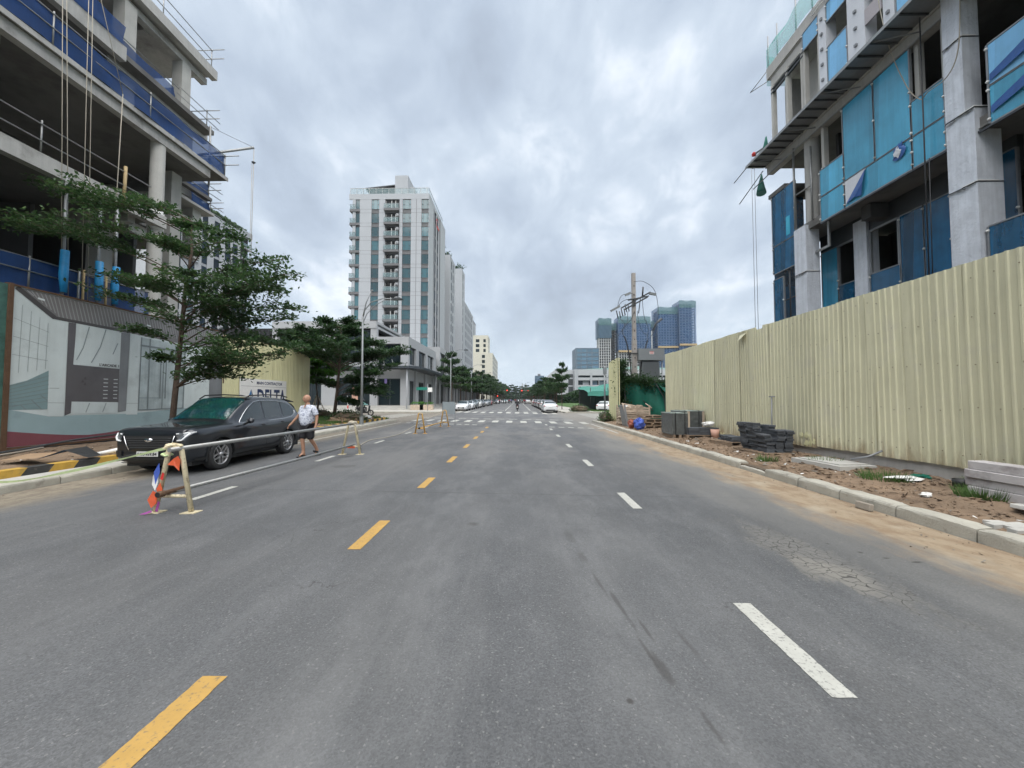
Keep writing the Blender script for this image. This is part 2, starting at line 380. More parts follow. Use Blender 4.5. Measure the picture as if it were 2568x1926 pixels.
# ---------------------------------------------------------------- ground, road, kerbs
def asphalt():
    m = bpy.data.materials.new('asphalt'); m.use_nodes = True
    t = m.node_tree; N = t.nodes; L = t.links; p = N['Principled BSDF']
    pos = N.new('ShaderNodeNewGeometry').outputs['Position']
    def node(ty, **k):
        n = N.new(ty)
        for a, b in k.items(): setattr(n, a, b)
        return n
    def mapp(sc, rot=0):
        n = node('ShaderNodeMapping'); L.new(pos, n.inputs[0]); n.inputs['Scale'].default_value = sc; n.inputs['Rotation'].default_value = (0, 0, rot); return n.outputs[0]
    def nz(s, d=5, r=0.6, vec=None, dist=0):
        n = node('ShaderNodeTexNoise'); L.new(vec or pos, n.inputs['Vector']); n.inputs['Scale'].default_value = s
        n.inputs['Detail'].default_value = d; n.inputs['Roughness'].default_value = r; n.inputs['Distortion'].default_value = dist; return n.outputs[0]
    def mt(op, a, b=None, c=None, clamp=False):
        n = node('ShaderNodeMath', operation=op, use_clamp=clamp)
        for i, v in enumerate((a, b, c)):
            if v is None: continue
            if isinstance(v, (int, float)): n.inputs[i].default_value = v
            else: L.new(v, n.inputs[i])
        return n.outputs[0]
    def mr(v, a, b, c=0.0, d=1.0):
        n = node('ShaderNodeMapRange'); L.new(v, n.inputs[0]); n.interpolation_type = 'SMOOTHSTEP'
        for i, q in enumerate((a, b, c, d)): n.inputs[1 + i].default_value = q
        return n.outputs[0]
    def mix(f, a, b):
        n = node('ShaderNodeMix', data_type='RGBA')
        if isinstance(f, (int, float)): n.inputs[0].default_value = f
        else: L.new(f, n.inputs[0])
        for i, v in ((6, a), (7, b)):
            if isinstance(v, tuple): n.inputs[i].default_value = (*v, 1)
            else: L.new(v, n.inputs[i])
        return n.outputs[2]
    sx = node('ShaderNodeSeparateXYZ'); L.new(pos, sx.inputs[0]); X, Y = sx.outputs[0], sx.outputs[1]
    big = nz(0.32, 4, 0.55); mid = nz(2.2, 5, 0.65, mapp((1, 0.45, 1))); fine = nz(75, 3, 0.75); fine2 = nz(210, 2, 0.6)
    vo = node('ShaderNodeTexVoronoi'); L.new(pos, vo.inputs['Vector']); vo.inputs['Scale'].default_value = 95
    vcol = node('ShaderNodeSeparateColor'); L.new(vo.outputs['Color'], vcol.inputs[0])
    base = mix(mr(big, 0.35, 0.68), (0.078, 0.081, 0.085), (0.102, 0.105, 0.109))
    base = mix(mr(mid, 0.42, 0.72, 0, 0.4), base, (0.15, 0.153, 0.157))
    g = mt('MULTIPLY', mt('MULTIPLY_ADD', fine, 0.75, 0.62), mt('MULTIPLY_ADD', vcol.outputs[0], 0.42, 0.79))
    vm = node('ShaderNodeVectorMath', operation='SCALE'); L.new(base, vm.inputs[0]); L.new(g, vm.inputs['Scale']); c = vm.outputs[0]
    # pale chips and dark pits of the aggregate
    c = mix(mr(vcol.outputs[1], 0.97, 0.99, 0, 0.38), c, (0.27, 0.27, 0.26))
    c = mix(mr(fine2, 0.60, 0.70, 0, 0.8), c, (0.045, 0.045, 0.047))
    # wheel paths worn a little paler, a grey dusty bloom on the far carriageway
    wp = mt('ADD', mr(mt('ABSOLUTE', mt('ADD', X, -0.95)), 0.1, 0.7, 1, 0), mr(mt('ABSOLUTE', mt('ADD', X, 0.95)), 0.1, 0.7, 1, 0))
    c = mix(mt('MULTIPLY', wp, mr(mid, 0.3, 0.7, 0.05, 0.35)), c, (0.165, 0.168, 0.17))
    lw = nz(1.0, 6, 0.7, mapp((2.2, 0.16, 1), 0.03)); c = mix(mr(lw, 0.5, 0.72, 0, 0.32), c, (0.165, 0.167, 0.168)); c = mix(mr(lw, 0.44, 0.3, 0, 0.35), c, (0.07, 0.072, 0.076))
    blot = nz(2.6, 7, 0.75); c = mix(mr(blot, 0.6, 0.7, 0, 0.35), c, (0.062, 0.063, 0.066))
    # thin transverse seam and hairline cracks
    hv = node('ShaderNodeTexVoronoi', feature='DISTANCE_TO_EDGE'); hn = node('ShaderNodeTexNoise'); L.new(pos, hn.inputs['Vector']); hn.inputs['Scale'].default_value = 1.6; hn.inputs['Detail'].default_value = 6
    hs2 = node('ShaderNodeVectorMath', operation='SCALE'); L.new(hn.outputs['Color'], hs2.inputs[0]); hs2.inputs['Scale'].default_value = 1.1
    ha = node('ShaderNodeVectorMath', operation='ADD'); L.new(pos, ha.inputs[0]); L.new(hs2.outputs[0], ha.inputs[1]); L.new(ha.outputs[0], hv.inputs['Vector']); hv.inputs['Scale'].default_value = 0.42
    c = mix(mt('MULTIPLY', mr(hv.outputs['Distance'], 0.0006, 0.003, 1, 0), mr(nz(0.7, 3, 0.5), 0.54, 0.62, 0, 0.6)), c, (0.03, 0.03, 0.03))
    sy = mt('ABSOLUTE', mt('ADD', mt('ADD', Y, mt('MULTIPLY', nz(1.3, 4, 0.6), 0.12)), mt('MULTIPLY_ADD', X, 0.06, -6.95)))
    c = mix(mr(sy, 0.008, 0.03, 0.45, 0), c, (0.045, 0.045, 0.047))
    dusty = mt('MULTIPLY', mr(nz(0.6, 6, 0.6, mapp((1, 0.35, 1), 0.2)), 0.42, 0.66), mr(Y, 4, 18, 0.1, 0.55))
    c = mix(dusty, c, (0.19, 0.185, 0.175))
    # sand washed out from both kerbs
    ed = nz(1.0, 6, 0.62, mapp((1.4, 0.4, 1))); ed2 = nz(5.0, 5, 0.7, mapp((1, 0.5, 1)))
    band = mt('ADD', mt('MULTIPLY', mt('ADD', ed, -0.5), 1.9), mt('MULTIPLY', mt('ADD', ed2, -0.5), 0.5))
    mR = mt('MULTIPLY', mr(mt('ADD', X, band), 4.05, 4.75, 0, 1.0), mr(Y, 17, 27, 1, 0.15))
    c = mix(mt('MULTIPLY', mr(mt('ADD', X, mt('MULTIPLY', band, 1.4)), 2.5, 4.4, 0, 0.62), mr(Y, 3.5, 9, 0.45, 1)), c, (0.20, 0.195, 0.18))
    sandc = mix(mr(ed2, 0.4, 0.62), (0.31, 0.245, 0.17), (0.235, 0.17, 0.11))
    sandc = mix(mr(nz(1.6, 5, 0.6), 0.5, 0.68, 0, 0.7), sandc, (0.36, 0.31, 0.235))
    c = mix(mR, c, sandc)
    mL = mt('MULTIPLY', mr(mt('ADD', X, mt('MULTIPLY', band, 0.7)), -8.5, -7.5, 0.92, 0), mr(Y, 13, 24, 1, 0.6))
    c = mix(mL, c, mix(mr(ed2, 0.4, 0.62), (0.26, 0.225, 0.17), (0.17, 0.14, 0.105)))
    # crazed patch near the right lane line and along the wheel path
    wv = node('ShaderNodeVectorMath', operation='ADD'); wn = node('ShaderNodeTexNoise'); L.new(pos, wn.inputs['Vector']); wn.inputs['Scale'].default_value = 6
    ws = node('ShaderNodeVectorMath', operation='SCALE'); L.new(wn.outputs['Color'], ws.inputs[0]); ws.inputs['Scale'].default_value = 0.12
    L.new(pos, wv.inputs[0]); L.new(ws.outputs[0], wv.inputs[1])
    cr = node('ShaderNodeTexVoronoi', feature='DISTANCE_TO_EDGE'); L.new(wv.outputs[0], cr.inputs['Vector']); cr.inputs['Scale'].default_value = 9.0
    crk = mr(cr.outputs['Distance'], 0.012, 0.045, 1, 0)
    def blobm(cx, cy, rx, ry, rot=0.0, soft=0.5):
        ca, sa = math.cos(rot), math.sin(rot)
        dx = mt('ADD', X, -cx); dy = mt('ADD', Y, -cy)
        u = mt('DIVIDE', mt('ADD', mt('MULTIPLY', dx, ca), mt('MULTIPLY', dy, sa)), rx)
        v = mt('DIVIDE', mt('ADD', mt('MULTIPLY', dx, -sa), mt('MULTIPLY', dy, ca)), ry)
        r = mt('SQRT', mt('ADD', mt('MULTIPLY', u, u), mt('MULTIPLY', v, v)))
        return mr(mt('ADD', r, mt('MULTIPLY', mt('ADD', ed2, -0.5), 2.6)), 1 - soft, 1 + 0.15, 1, 0)
    a1 = blobm(3.1, 4.25, 0.36, 1.25, 0.12); a2 = blobm(1.05, 6.2, 0.28, 1.6, 0.1); a3 = blobm(1.2, 9.5, 1.0, 1.4)
    pale = blobm(3.02, 3.85, 0.26, 0.42, 0.2, 0.35)
    c = mix(mt('MULTIPLY', a1, 0.35), c, (0.2, 0.19, 0.17))
    c = mix(mt('MULTIPLY', mt('MULTIPLY', pale, 0.42), mr(ed2, 0.3, 0.6, 0.4, 1)), c, (0.27, 0.255, 0.22))
    c = mix(mt('MULTIPLY', mt('MAXIMUM', a1, mt('MULTIPLY', mt('MAXIMUM', a2, a3), 0.45)), mt('MULTIPLY', crk, 0.85)), c, (0.035, 0.034, 0.033))
    # oil drips and skid smears, plus painted shade under the parked car
    for (cx, cy, rx, ry, k) in ((0.83, 3.15, 0.022, 0.3, 0.6), (0.90, 2.45, 0.04, 0.2, 0.65), (1.16, 2.75, 0.03, 0.22, 0.5), (0.99, 2.08, 0.022, 0.16, 0.6), (0.93, 2.9, 0.015, 0.16, 0.6), (0.86, 2.65, 0.012, 0.2, 0.5), (0.74, 3.6, 0.02, 0.25, 0.5), (0.62, 4.8, 0.06, 0.3, 0.35),
                                (0.98, 1.66, 0.06, 0.06, 0.9), (0.68, 4.2, 0.06, 0.22, 0.4), (0.62, 2.22, 0.018, 0.02, 0.9), (-0.62, 5.25, 0.09, 0.09, 0.6),
                                (-4.4, 9.6, 0.35, 0.3, 0.55), (-5.0, 11.2, 0.3, 0.2, 0.4), (3.6, 4.6, 0.03, 0.03, 1), (3.75, 4.35, 0.03, 0.03, 1), (3.9, 4.2, 0.05, 0.02, 1), (4.1, 4.1, 0.06, 0.02, 1),
                                (-8.0, 10.6, 1.0, 2.3, 0.5)):  # car-sized shade painted into the asphalt
        c = mix(mt('MULTIPLY', blobm(cx, cy, rx, ry, 0.1, 0.7), k), c, (0.05, 0.048, 0.046))
    L.new(c, p.inputs['Base Color'])
    p.inputs['Roughness'].default_value = 0.72; p.inputs['Specular IOR Level'].default_value = 0.35
    b = node('ShaderNodeBump'); b.inputs['Strength'].default_value = 0.55; b.inputs['Distance'].default_value = 0.008
    L.new(mt('ADD', mt('ADD', fine, mt('MULTIPLY', vcol.outputs[0], 0.5)), mt('MULTIPLY', crk, mt('MULTIPLY', a1, -1.5))), b.inputs['Height']); L.new(b.outputs[0], p.inputs['Normal'])
    return m
m_asph = asphalt()
RL, RR = -9.08, 5.37
g = MB(); g.poly([(-2500, -300, -0.06), (2500, -300, -0.06), (2500, 4000, -0.06), (-2500, 4000, -0.06)])
struct('ground', g, m_ground)
g = MB()
g.poly([(RL, -12, 0), (RR, -12, 0), (RR, 28.3, 0), (RL, 28.8, 0)])
g.poly([(RL, 28.8, 0), (RR, 28.3, 0), (7.2, 30.4, 0), (7.2, 46.3, 0), (RR, 47.8, 0), (RL, 49.6, 0), (-11.2, 46.6, 0), (-11.2, 31.0, 0)])
g.poly([(RL, 49.6, 0), (RR, 47.8, 0), (RR, 620, 0), (RL, 620, 0)])
g.poly([(-11.2, 31.0, 0), (-11.2, 46.6, 0), (-160, 46.6, 0), (-160, 31.0, 0)])
g.poly([(7.2, 30.4, 0), (160, 30.4, 0), (160, 46.3, 0), (7.2, 46.3, 0)])
road = struct('road', g, m_asph)
def mark(name, pts, mat, z=0.004):
    # outline with slightly chipped edges
    out = []; n = len(pts)
    for i in range(n):
        (xa, ya), (xb, yb) = pts[i], pts[(i + 1) % n]; d = math.hypot(xb - xa, yb - ya); k_ = max(1, min(30, int(d / 0.035))) if ya < 16 else 1
        for q in range(k_):
            t = q / k_; j = 0 if (q == 0 and k_ == 1) else 0.0028; out.append((xa + (xb - xa) * t + R.uniform(-j, j), ya + (yb - ya) * t + R.uniform(-j, j)))
    return wk(name, MB().poly([(x, y, z) for x, y in out]), mat, road)
def rect(x0, x1, y0, y1, sk=0.0): return [(x0, y0), (x1, y0 - sk * (x1 - x0)), (x1, y1 - sk * (x1 - x0)), (x0, y1)]
for k in range(7):
    y = -1.6 + 2.97 * k if k < 7 else 0
for y0, y1 in [(1.37 - 2.97, 2.37 - 2.97), (1.3, 2.37), (4.34, 5.36), (7.31, 8.27), (10.25, 11.3), (13.3, 14.3), (16.3, 17.3), (19.3, 20.3), (22.3, 23.3)]:
    mark('yellow_dash', rect(-1.91, -1.76, y0, y1), m_yel_pt)
for k in range(-1, 7):
    y = 2.26 + 3.74 * k; mark('white_dash', rect(1.765, 1.905, y, y + 1.0), m_white_pt)
for y in (-1.6, 2.4, 6.39, 10.37, 14.6, 18.6, 22.4):
    mark('white_dash', rect(-5.5, -5.37, y, y + 1.0), m_white_pt)
mark('edge_line', rect(-8.45, -8.33, 13.5, 27.6), m_white_pt)
mark('edge_line', rect(4.85, 4.97, 19.0, 26.2), m_white_pt)
for k in range(13):
    x = -8.0 + 1.05 * k; yc = 28.9 - 0.27 * (x + 1.5)
    mark('crosswalk_bar', rect(x - 0.22, x + 0.23, yc - 1.15, yc + 1.15, 0.27), m_white_pt)
for k in range(12):
    x = -7.6 + 1.07 * k; yc = 47.6 - 0.42 * (x + 1.5)
    mark('crosswalk_bar', rect(x - 0.27, x + 0.27, yc - 2.0, yc + 2.0, 0.3), m_white_pt)
for k in range(24):
    x = -7.7 + 0.54 * k
    if -2.6 < x < 1.6: continue
    yc = 24.0 - 0.4 * (x + 0.4); mark('stop_dash', rect(x - 0.15, x + 0.18, yc, yc + 0.38, 0.3), m_white_pt)
for k in range(12):
    x = -8.1 + 1.1 * k; yc = 32.0 - 0.3 * (x + 1.0); mark('stop_dash', rect(x - 0.35, x + 0.35, yc, yc + 0.4, 0.3), m_white_pt)
    x = -7.8 + 1.1 * k; yc = 53.4 - 0.4 * (x + 1.0); mark('stop_dash', rect(x - 0.35, x + 0.35, yc, yc + 0.6, 0.3), m_white_pt)
for k in range(9):
    mark('crosswalk_bar', rect(-13.4, -10.9, 32.3 + 1.3 * k, 32.8 + 1.3 * k), m_white_pt)
    mark('crosswalk_bar', rect(6.6, 9.2, 32.3 + 1.4 * k, 32.8 + 1.4 * k), m_white_pt)
mark('edge_line', rect(-1.92, -1.78, 56, 190), m_white_pt)
mark('edge_line', rect(1.7, 1.84, 56, 190), m_white_pt)

# kerb stones
def kerb_mesh(i, w=0.27, h=0.165, ln=0.95):
    b = MB(); n = 7; pr = [(0.0, -0.12), (0.012, h * 0.72), (0.022, h * 0.9), (0.045, h * 0.99), (w * 0.45, h * 1.01), (w * 0.9, h), (w, h * 0.9), (w, -0.12)]
    rr = random.Random(i); m_ = len(pr)
    for k in range(n):
        y = ln * k / (n - 1); e_ = 0.022 if k in (0, n - 1) else 0.0
        for (x, z) in pr:
            j = rr.uniform(-1, 1) * 0.006
            zz_ = z if z < 0 else z * (1 - e_ * 4) + j
            b.v.append((x + (e_ if x < w / 2 else -e_) * 0.8 + rr.uniform(-1, 1) * 0.004, y, zz_))
    for k in range(n - 1):
        for q_ in range(m_ - 1):
            a = k * m_ + q_; b.f.append([a, a + m_, a + m_ + 1, a + 1]); b.m.append(0); b.sm.append(False)
    b.f.append(list(range(m_))); b.m.append(0); b.sm.append(False)
    b.f.append(list(range((n - 1) * m_, n * m_))[::-1]); b.m.append(0); b.sm.append(False)
    return b.mesh('kerb_stone', m_kerb)
KM = [kerb_mesh(i) for i in range(4)]
kr = thing('right_kerb', None, None, (RR, 0, 0)); kr['kind'] = 'structure'
kr.name = 'kerb'
g = MB().box(RR + 0.07, RR + 0.22, -6, 28.3, -0.1, 0.11); wk('kerb_bed', g, m_soil_dk, kr)
y = -6.0; i = 0
while y < 28.0:
    drop = 8.15 < y < 9.0
    o = wk('kerb_stone', KM[i % 4], parent=kr, loc=(RR + R.uniform(-0.008, 0.008), y, -0.075 if drop else R.uniform(-0.008, 0.006)))
    o.rotation_euler = (R.uniform(-0.006, 0.006), 0, R.uniform(-0.008, 0.008)); y += 0.972; i += 1
kl = thing('kerb', None, None, (RL, 0, 0)); kl['kind'] = 'structure'
wk('kerb_bed', MB().box(RL - 0.22, RL - 0.07, -6, 29, -0.1, 0.11), m_soil_dk, kl)
y = -6.0
while y < 28.9:
    o = wk('kerb_stone', KM[i % 4], parent=kl, loc=(RL + R.uniform(-0.008, 0.008), y + 0.95, R.uniform(-0.012, 0.004)))
    o.rotation_euler = (0, 0, math.pi + R.uniform(-0.008, 0.008)); y += 0.972; i += 1
# far pavement kerbs (both sides, beyond the crossing)
fk = MB(); fk.box(RL - 0.25, RL, 49.8, 400, -0.1, 0.15); fk.box(RR, RR + 0.25, 48.0, 400, -0.1, 0.15)
fk.box(-60, RL - 0.25, 46.6, 46.85, -0.1, 0.15); fk.box(RR + 0.25, 60, 46.3, 46.55, -0.1, 0.15)
struct('kerb', fk, m_kerb)
g = MB(); g.poly([(RL - 0.25, 46.85, 0.12), (-120, 46.85, 0.12), (-120, 420, 0.12), (RL - 0.25, 420, 0.12)]); struct('pavement', g, m_pave)
g = MB(); g.poly([(RR + 0.25, 46.55, 0.12), (RR + 0.25, 420, 0.12), (9.5, 420, 0.12), (9.5, 46.55, 0.12)])
g.poly([(9.5, 46.55, 0.12), (9.5, 49.0, 0.12), (60, 49.0, 0.12), (60, 46.55, 0.12)]); struct('pavement', g, m_pave)
g = MB(); g.poly([(9.5, 49.0, 0.13), (9.5, 150, 0.13), (160, 150, 0.13), (160, 49.0, 0.13)]); struct('lawn', g, m_grass)
# left margin strip and striped kerb
struct('concrete_strip', MB().box(-9.95, RL - 0.27, -6, 29, -0.1, 0.135), m_conc_lt)
sk_ = thing('striped_kerb', None, None, (-9.95, 0, 0)); sk_['kind'] = 'structure'
def stripe(i):
    b = MB(); L_ = 0.46; d = 0.12
    v = []
    for y0 in (0, L_):
        v += [(0, y0, -0.02), (0.0, y0 + d, 0.15), (-0.2, y0 + d, 0.155), (-0.2, y0, -0.02)]
    b.add(v, [(0, 1, 2, 3), (7, 6, 5, 4), (0, 4, 5, 1), (1, 5, 6, 2), (2, 6, 7, 3)]); return b
S_y, S_b = stripe(0).mesh('kerb_stripe', m_kyel), stripe(1).mesh('kerb_stripe', m_kblk)
for k in range(56): wk('kerb_stripe', S_y if k % 2 else S_b, parent=sk_, loc=(-9.95, 3.0 + 0.46 * k, 0.137), label=('yellow length of striped kerb' if k % 2 else 'black length of striped kerb') if k < 2 else None)

def sheet(name, x0, x1, y0, y1, nx, ny, zf, mat):
    b = MB()
    for j in range(ny + 1):
        for i in range(nx + 1):
            x = x0 + (x1 - x0) * i / nx; yy = y0 + (y1 - y0) * j / ny; b.v.append((x, yy, zf(x, yy)))
    for j in range(ny):
        for i in range(nx):
            a = j * (nx + 1) + i; b.f.append([a, a + 1, a + nx + 2, a + nx + 1]); b.m.append(0); b.sm.append(True)
    return struct(name, b, mat)
def zr(x, y): return 0.13 + 0.11 * min(1, max(0, (x - 5.62) / 1.6)) + 0.035 * fbm(x, y, 1.6) + 0.02 * fbm(x, y, 6, 3)
sheet('dirt_verge', 5.6, 9.6, -6, 28.2, 70, 420, lambda x, y: zr(x, y) - (0.3 if x < 5.63 else 0), m_dirt)
def zl(x, y): return 0.16 + 0.1 * min(1, max(0, (-10.15 - x) / 1.5)) + 0.035 * fbm(x, y, 1.6) + 0.02 * fbm(x, y, 6, 5)
sheet('planting_strip', -13.9, -10.14, -6, 29.2, 60, 400, zl, m_dirt)
g = MB(); g.poly([(9.6, -6, 0.2), (9.6, 28.2, 0.2), (60, 28.2, 0.2), (60, -6, 0.2)]); g.poly([(-13.9, -6, 0.2), (-80, -6, 0.2), (-80, 29.2, 0.2), (-13.9, 29.2, 0.2)])
struct('building_yard', g, m_soil_dk)
m_rustdot = M('rusty_screw', (0.13, 0.09, 0.06), 0.7, var=0.1)
# ---------------------------------------------------------------- cream corrugated fences
def corr_panel(w, h, seed, ribs=6, notch=None, sag=0.0):
    """sheet in local (y along, z up), face towards -x; trapezoid ribs"""
    rr = random.Random(seed); b = MB(); p = w / ribs; ys = []
    for k in range(ribs):
        o = k * p
        ys += [(o, 0.0), (o + p * 0.52, 0.0), (o + p * 0.64, -0.016), (o + p * 0.86, -0.016), (o + p * 0.98, 0.0)]
    ys.append((w + 0.07, -0.003)); ys.append((w + 0.16, -0.004))
    nz_ = 9
    for j in range(nz_ + 1):
        t = j / nz_
        for (yy, dx) in ys:
            top = h + (rr.uniform(-0.004, 0.004) if j == nz_ else 0)
            z = top * t
            if notch and j >= nz_ - 1 and notch[0] < yy < notch[1]: z -= notch[2]
            b.v.append((dx + 0.012 * math.sin(3.1 * t + seed) + 0.006 * math.sin(yy * 9 + seed), yy, z))
    n = len(ys)
    for j in range(nz_):
        for i in range(n - 1):
            a = j * n + i; b.f.append([a, a + n, a + n + 1, a + 1]); b.m.append(0); b.sm.append(False)
    return b.mesh('sheet_panel', m_cream)
rf = thing('corrugated_fence', 'tall cream corrugated metal hoarding along the dirt verge on the right', 'fence', (7.7, 8, 0.2))
PANV = {}
y = 20.0; k = 0
jts = [19.95, 18.95, 17.9, 16.9, 16.0, 15.1, 14.25, 13.4, 12.6, 11.8, 10.9, 10.05, 9.2, 8.38, 7.55, 6.68]
while jts[-1] > -5: jts.append(jts[-1] - 0.86)
for k in range(len(jts) - 1):
    y1, y0 = jts[k], jts[k + 1]; w = y1 - y0
    zb = 0.17 + 0.31 * min(1, max(0, (15.0 - y0) / 6.0)) + R.uniform(-0.012, 0.012)
    h = 3.99 - zb + R.uniform(-0.012, 0.012)
    me = corr_panel(w, h, k, notch=(w * 0.3, w * 0.7, 0.09) if k == 8 else None)
    o = wk('sheet_panel', me, parent=rf, loc=(7.66 + (0.01 if k % 2 else 0), y0, zb))
    o.rotation_euler = (R.uniform(-0.002, 0.002), R.uniform(-0.006, 0.006), 0)
wk('concrete_plinth', MB().box(7.73, 7.95, -5, 13.5, -0.1, 0.56), m_conc, rf)
fp = MB()
for k in range(12): fp.box(7.75, 7.81, 19.6 - 2.2 * k, 19.66 - 2.2 * k, 0.1, 3.9)
fp.box(7.70, 7.74, -5, 19.9, 1.2, 1.25); fp.box(7.70, 7.74, -5, 19.9, 3.4, 3.45)
wk('support_frame', fp, m_steel_dk, rf)
wk('bent_flap', MB().add([(7.63, 12.9, 3.9), (7.5, 13.02, 3.72), (7.52, 13.25, 3.66), (7.64, 13.3, 3.88), (7.6, 13.1, 3.98)], [(0, 1, 2, 3), (0, 3, 4)]), m_cream, rf)
scw = MB()
for k in range(len(jts) - 1):
    for z in (0.75, 1.5, 2.3, 3.1, 3.75):
        for q in range(3):
            y_ = jts[k + 1] + (jts[k] - jts[k + 1]) * (0.12 + 0.36 * q) + R.uniform(-0.02, 0.02); z_ = z + R.uniform(-0.05, 0.05); scw.box(7.634, 7.645, y_ - 0.006, y_ + 0.006, z_ - 0.006, z_ + 0.006)
o = wk('screws', scw, m_rustdot, rf); o['kind'] = 'stuff'
# foam smears on the sheets
for (yy, z, r) in ((10.35, 0.62, 0.33), (11.0, 0.66, 0.12), (14.6, 0.3, 0.22), (15.0, 0.34, 0.1)):
    b = MB()
    for q in range(9): b.blob((7.642, yy + R.uniform(-r, r) * 0.7, z + R.uniform(-r, r) * 0.4), (0.012, r * 0.22, r * 0.2), seed=q, amp=0.4)
    wk('foam_smear', b, m_cream2, rf)
def flat_fence(name, label, pts, z0, z1, parent=None):
    t_ = thing(name, label, 'fence', (pts[0][0], pts[0][1], z0))
    for (xa, ya), (xb, yb) in zip(pts[:-1], pts[1:]):
        ln = math.hypot(xb - xa, yb - ya); n = max(1, round(ln / 0.9)); ang = math.atan2(yb - ya, xb - xa) - math.pi / 2
        for i in range(n):
            o = wk('sheet_panel', corr_panel(ln / n, z1 - z0 + R.uniform(-0.02, 0.02), i + 50), parent=t_, loc=(xa + (xb - xa) * i / n, ya + (yb - ya) * i / n, z0))
            o.rotation_euler = (0, 0, ang)
            o.data.materials[0] = m_cream2
    return t_
t_ = flat_fence('corrugated_fence', 'narrow free-standing cream sheet fence beside the street crossing, vines behind it', [(6.62, 25.6), (6.9, 29.2)], 0.1, 4.42)
wk('post', MB().box(6.66, 6.72, 25.5, 25.56, 0, 4.4), m_cream2, t_); wk('post', MB().box(6.94, 7.0, 29.15, 29.21, 0, 4.3), m_cream2, t_)

# left cream fence with the contractor board; sheets face +x
lf = thing('corrugated_fence', 'cream corrugated sheet fence carrying the contractor board on the left', 'fence', (-13.75, 21, 0.2))
y = 17.85
for k in range(8):
    me = corr_panel(0.92, 4.5, 80 + k); me.materials[0] = m_cream2
    o = wk('sheet_panel', me, parent=lf, loc=(-13.76, y + 0.92, 0.2)); o.rotation_euler = (0, 0, math.pi); y += 0.92
for k in range(6):
    me = corr_panel(0.92, 4.5, 90 + k); me.materials[0] = m_cream2
    o = wk('sheet_panel', me, parent=lf, loc=(-13.78 - 0.92 * k, 25.2, 0.2)); o.rotation_euler = (0, 0, math.pi / 2 + 0.0)
wk('post', MB().box(-13.85, -13.79, 17.8, 17.88, 0, 4.75), m_steel_md, lf); wk('post', MB().box(-13.86, -13.8, 25.12, 25.2, 0, 4.75), m_steel_md, lf)
sg = thing('sign_board', 'white main contractor board with blue triangle and dark capital lettering', 'sign', (-13.7, 20.6, 1.1))
wk('board', MB().box(-13.73, -13.69, 18.75, 22.55, 1.0, 2.72), m_white, sg)
m_navy = M('navy_print', (0.012, 0.03, 0.09), 0.5, var=0)
wk('lettering', textmesh('MAIN CONTRACTOR', 0.225, m_navy, 0.004), None, sg, (-13.685, 19.95, 2.45), ROTX)
o = wk('lettering', textmesh('DELTA', 1.28, m_navy, 0.028), None, sg, (-13.685, 19.98, 1.3), ROTX); o.scale = (0.64, 1, 1)
wk('emblem', MB().add([(-13.683, 19.1, 1.3), (-13.683, 19.62, 1.3), (-13.683, 19.55, 2.2)], [(0, 1, 2)], 0).add([(-13.683, 19.66, 1.3), (-13.683, 19.9, 1.3), (-13.683, 19.56, 2.2)], [(0, 1, 2)], 1),
   [M('mid_blue_print', (0.03, 0.16, 0.36), 0.5, var=0), m_navy], sg)
wk('rule_line', MB().box(-13.688, -13.684, 18.8, 22.5, 2.33, 2.345), m_steel_md, sg)

# ---------------------------------------------------------------- printed hoarding on the left
HX = -13.8
hb = thing('billboard_hoarding', 'long printed building-site hoarding showing a marble lobby, behind the dark car', 'billboard', (HX, 14, 0.3))
m_pr = {n: M('print_' + n, c, 0.38, var=v, scale=s, spec=0.5, streak=st, stain=(tuple(q * 0.72 for q in c), 0.6, 1.1, 0.55) if n in ('marble', 'floor', 'lobby', 'grey') else None) for n, c, v, s, st in (
    ('marble', (0.54, 0.60, 0.60), 0.16, 0.7, 0.06), ('paleblue', (0.25, 0.34, 0.355), 0.1, 1.2, 0.03), ('brown', (0.085, 0.078, 0.083), 0.22, 1.5, 0.04),
    ('ceiling', (0.15, 0.145, 0.145), 0.15, 0.9, 0.05), ('slat', (0.27, 0.27, 0.27), 0.1, 1, 0), ('lead', (0.055, 0.05, 0.05), 0.1, 2, 0), ('floor', (0.28, 0.38, 0.40), 0.08, 1.5, 0),
    ('grey', (0.17, 0.18, 0.19), 0.25, 0.8, 0.1), ('red', (0.19, 0.06, 0.075), 0.1, 1.5, 0.05), ('teal', (0.19, 0.28, 0.29), 0.12, 1.5, 0), ('line', (0.17, 0.2, 0.21), 0.2, 3, 0),
    ('lobby', (0.36, 0.42, 0.43), 0.4, 1.4, 0.2), ('vein', (0.24, 0.28, 0.29), 0.2, 6, 0), ('white', (0.62, 0.66, 0.66), 0, 1, 0), ('leafy', (0.05, 0.12, 0.1), 0.6, 5, 0))}
wk('banner', MB().box(HX - 0.05, HX, 10.2, 17.82, 0.36, 4.78), m_pr['marble'], hb)
ban = hb.children[-1]
LV = [0]
def pp(name, pts, mat, lv=1):
    LV[0] += 1
    x = HX + 0.0015 + 0.002 * lv + 0.00004 * (LV[0] % 40)
    return wk(name, MB().poly([(x, a, b) for a, b in pts]), m_pr[mat], ban)
def ln(p, q, w, mat='line', lv=3, name='printed_line'):
    d = math.hypot(q[0] - p[0], q[1] - p[1]); nx, nz2 = -(q[1] - p[1]) / d * w / 2, (q[0] - p[0]) / d * w / 2
    return pp(name, [(p[0] + nx, p[1] + nz2), (p[0] - nx, p[1] - nz2), (q[0] - nx, q[1] - nz2), (q[0] + nx, q[1] + nz2)], mat, lv)
pp('printed_floor', [(10.2, 0.5), (17.8, 0.5), (17.8, 1.34), (15.75, 1.3), (13.4, 1.16), (11.1, 1.18), (10.2, 1.4)], 'floor')
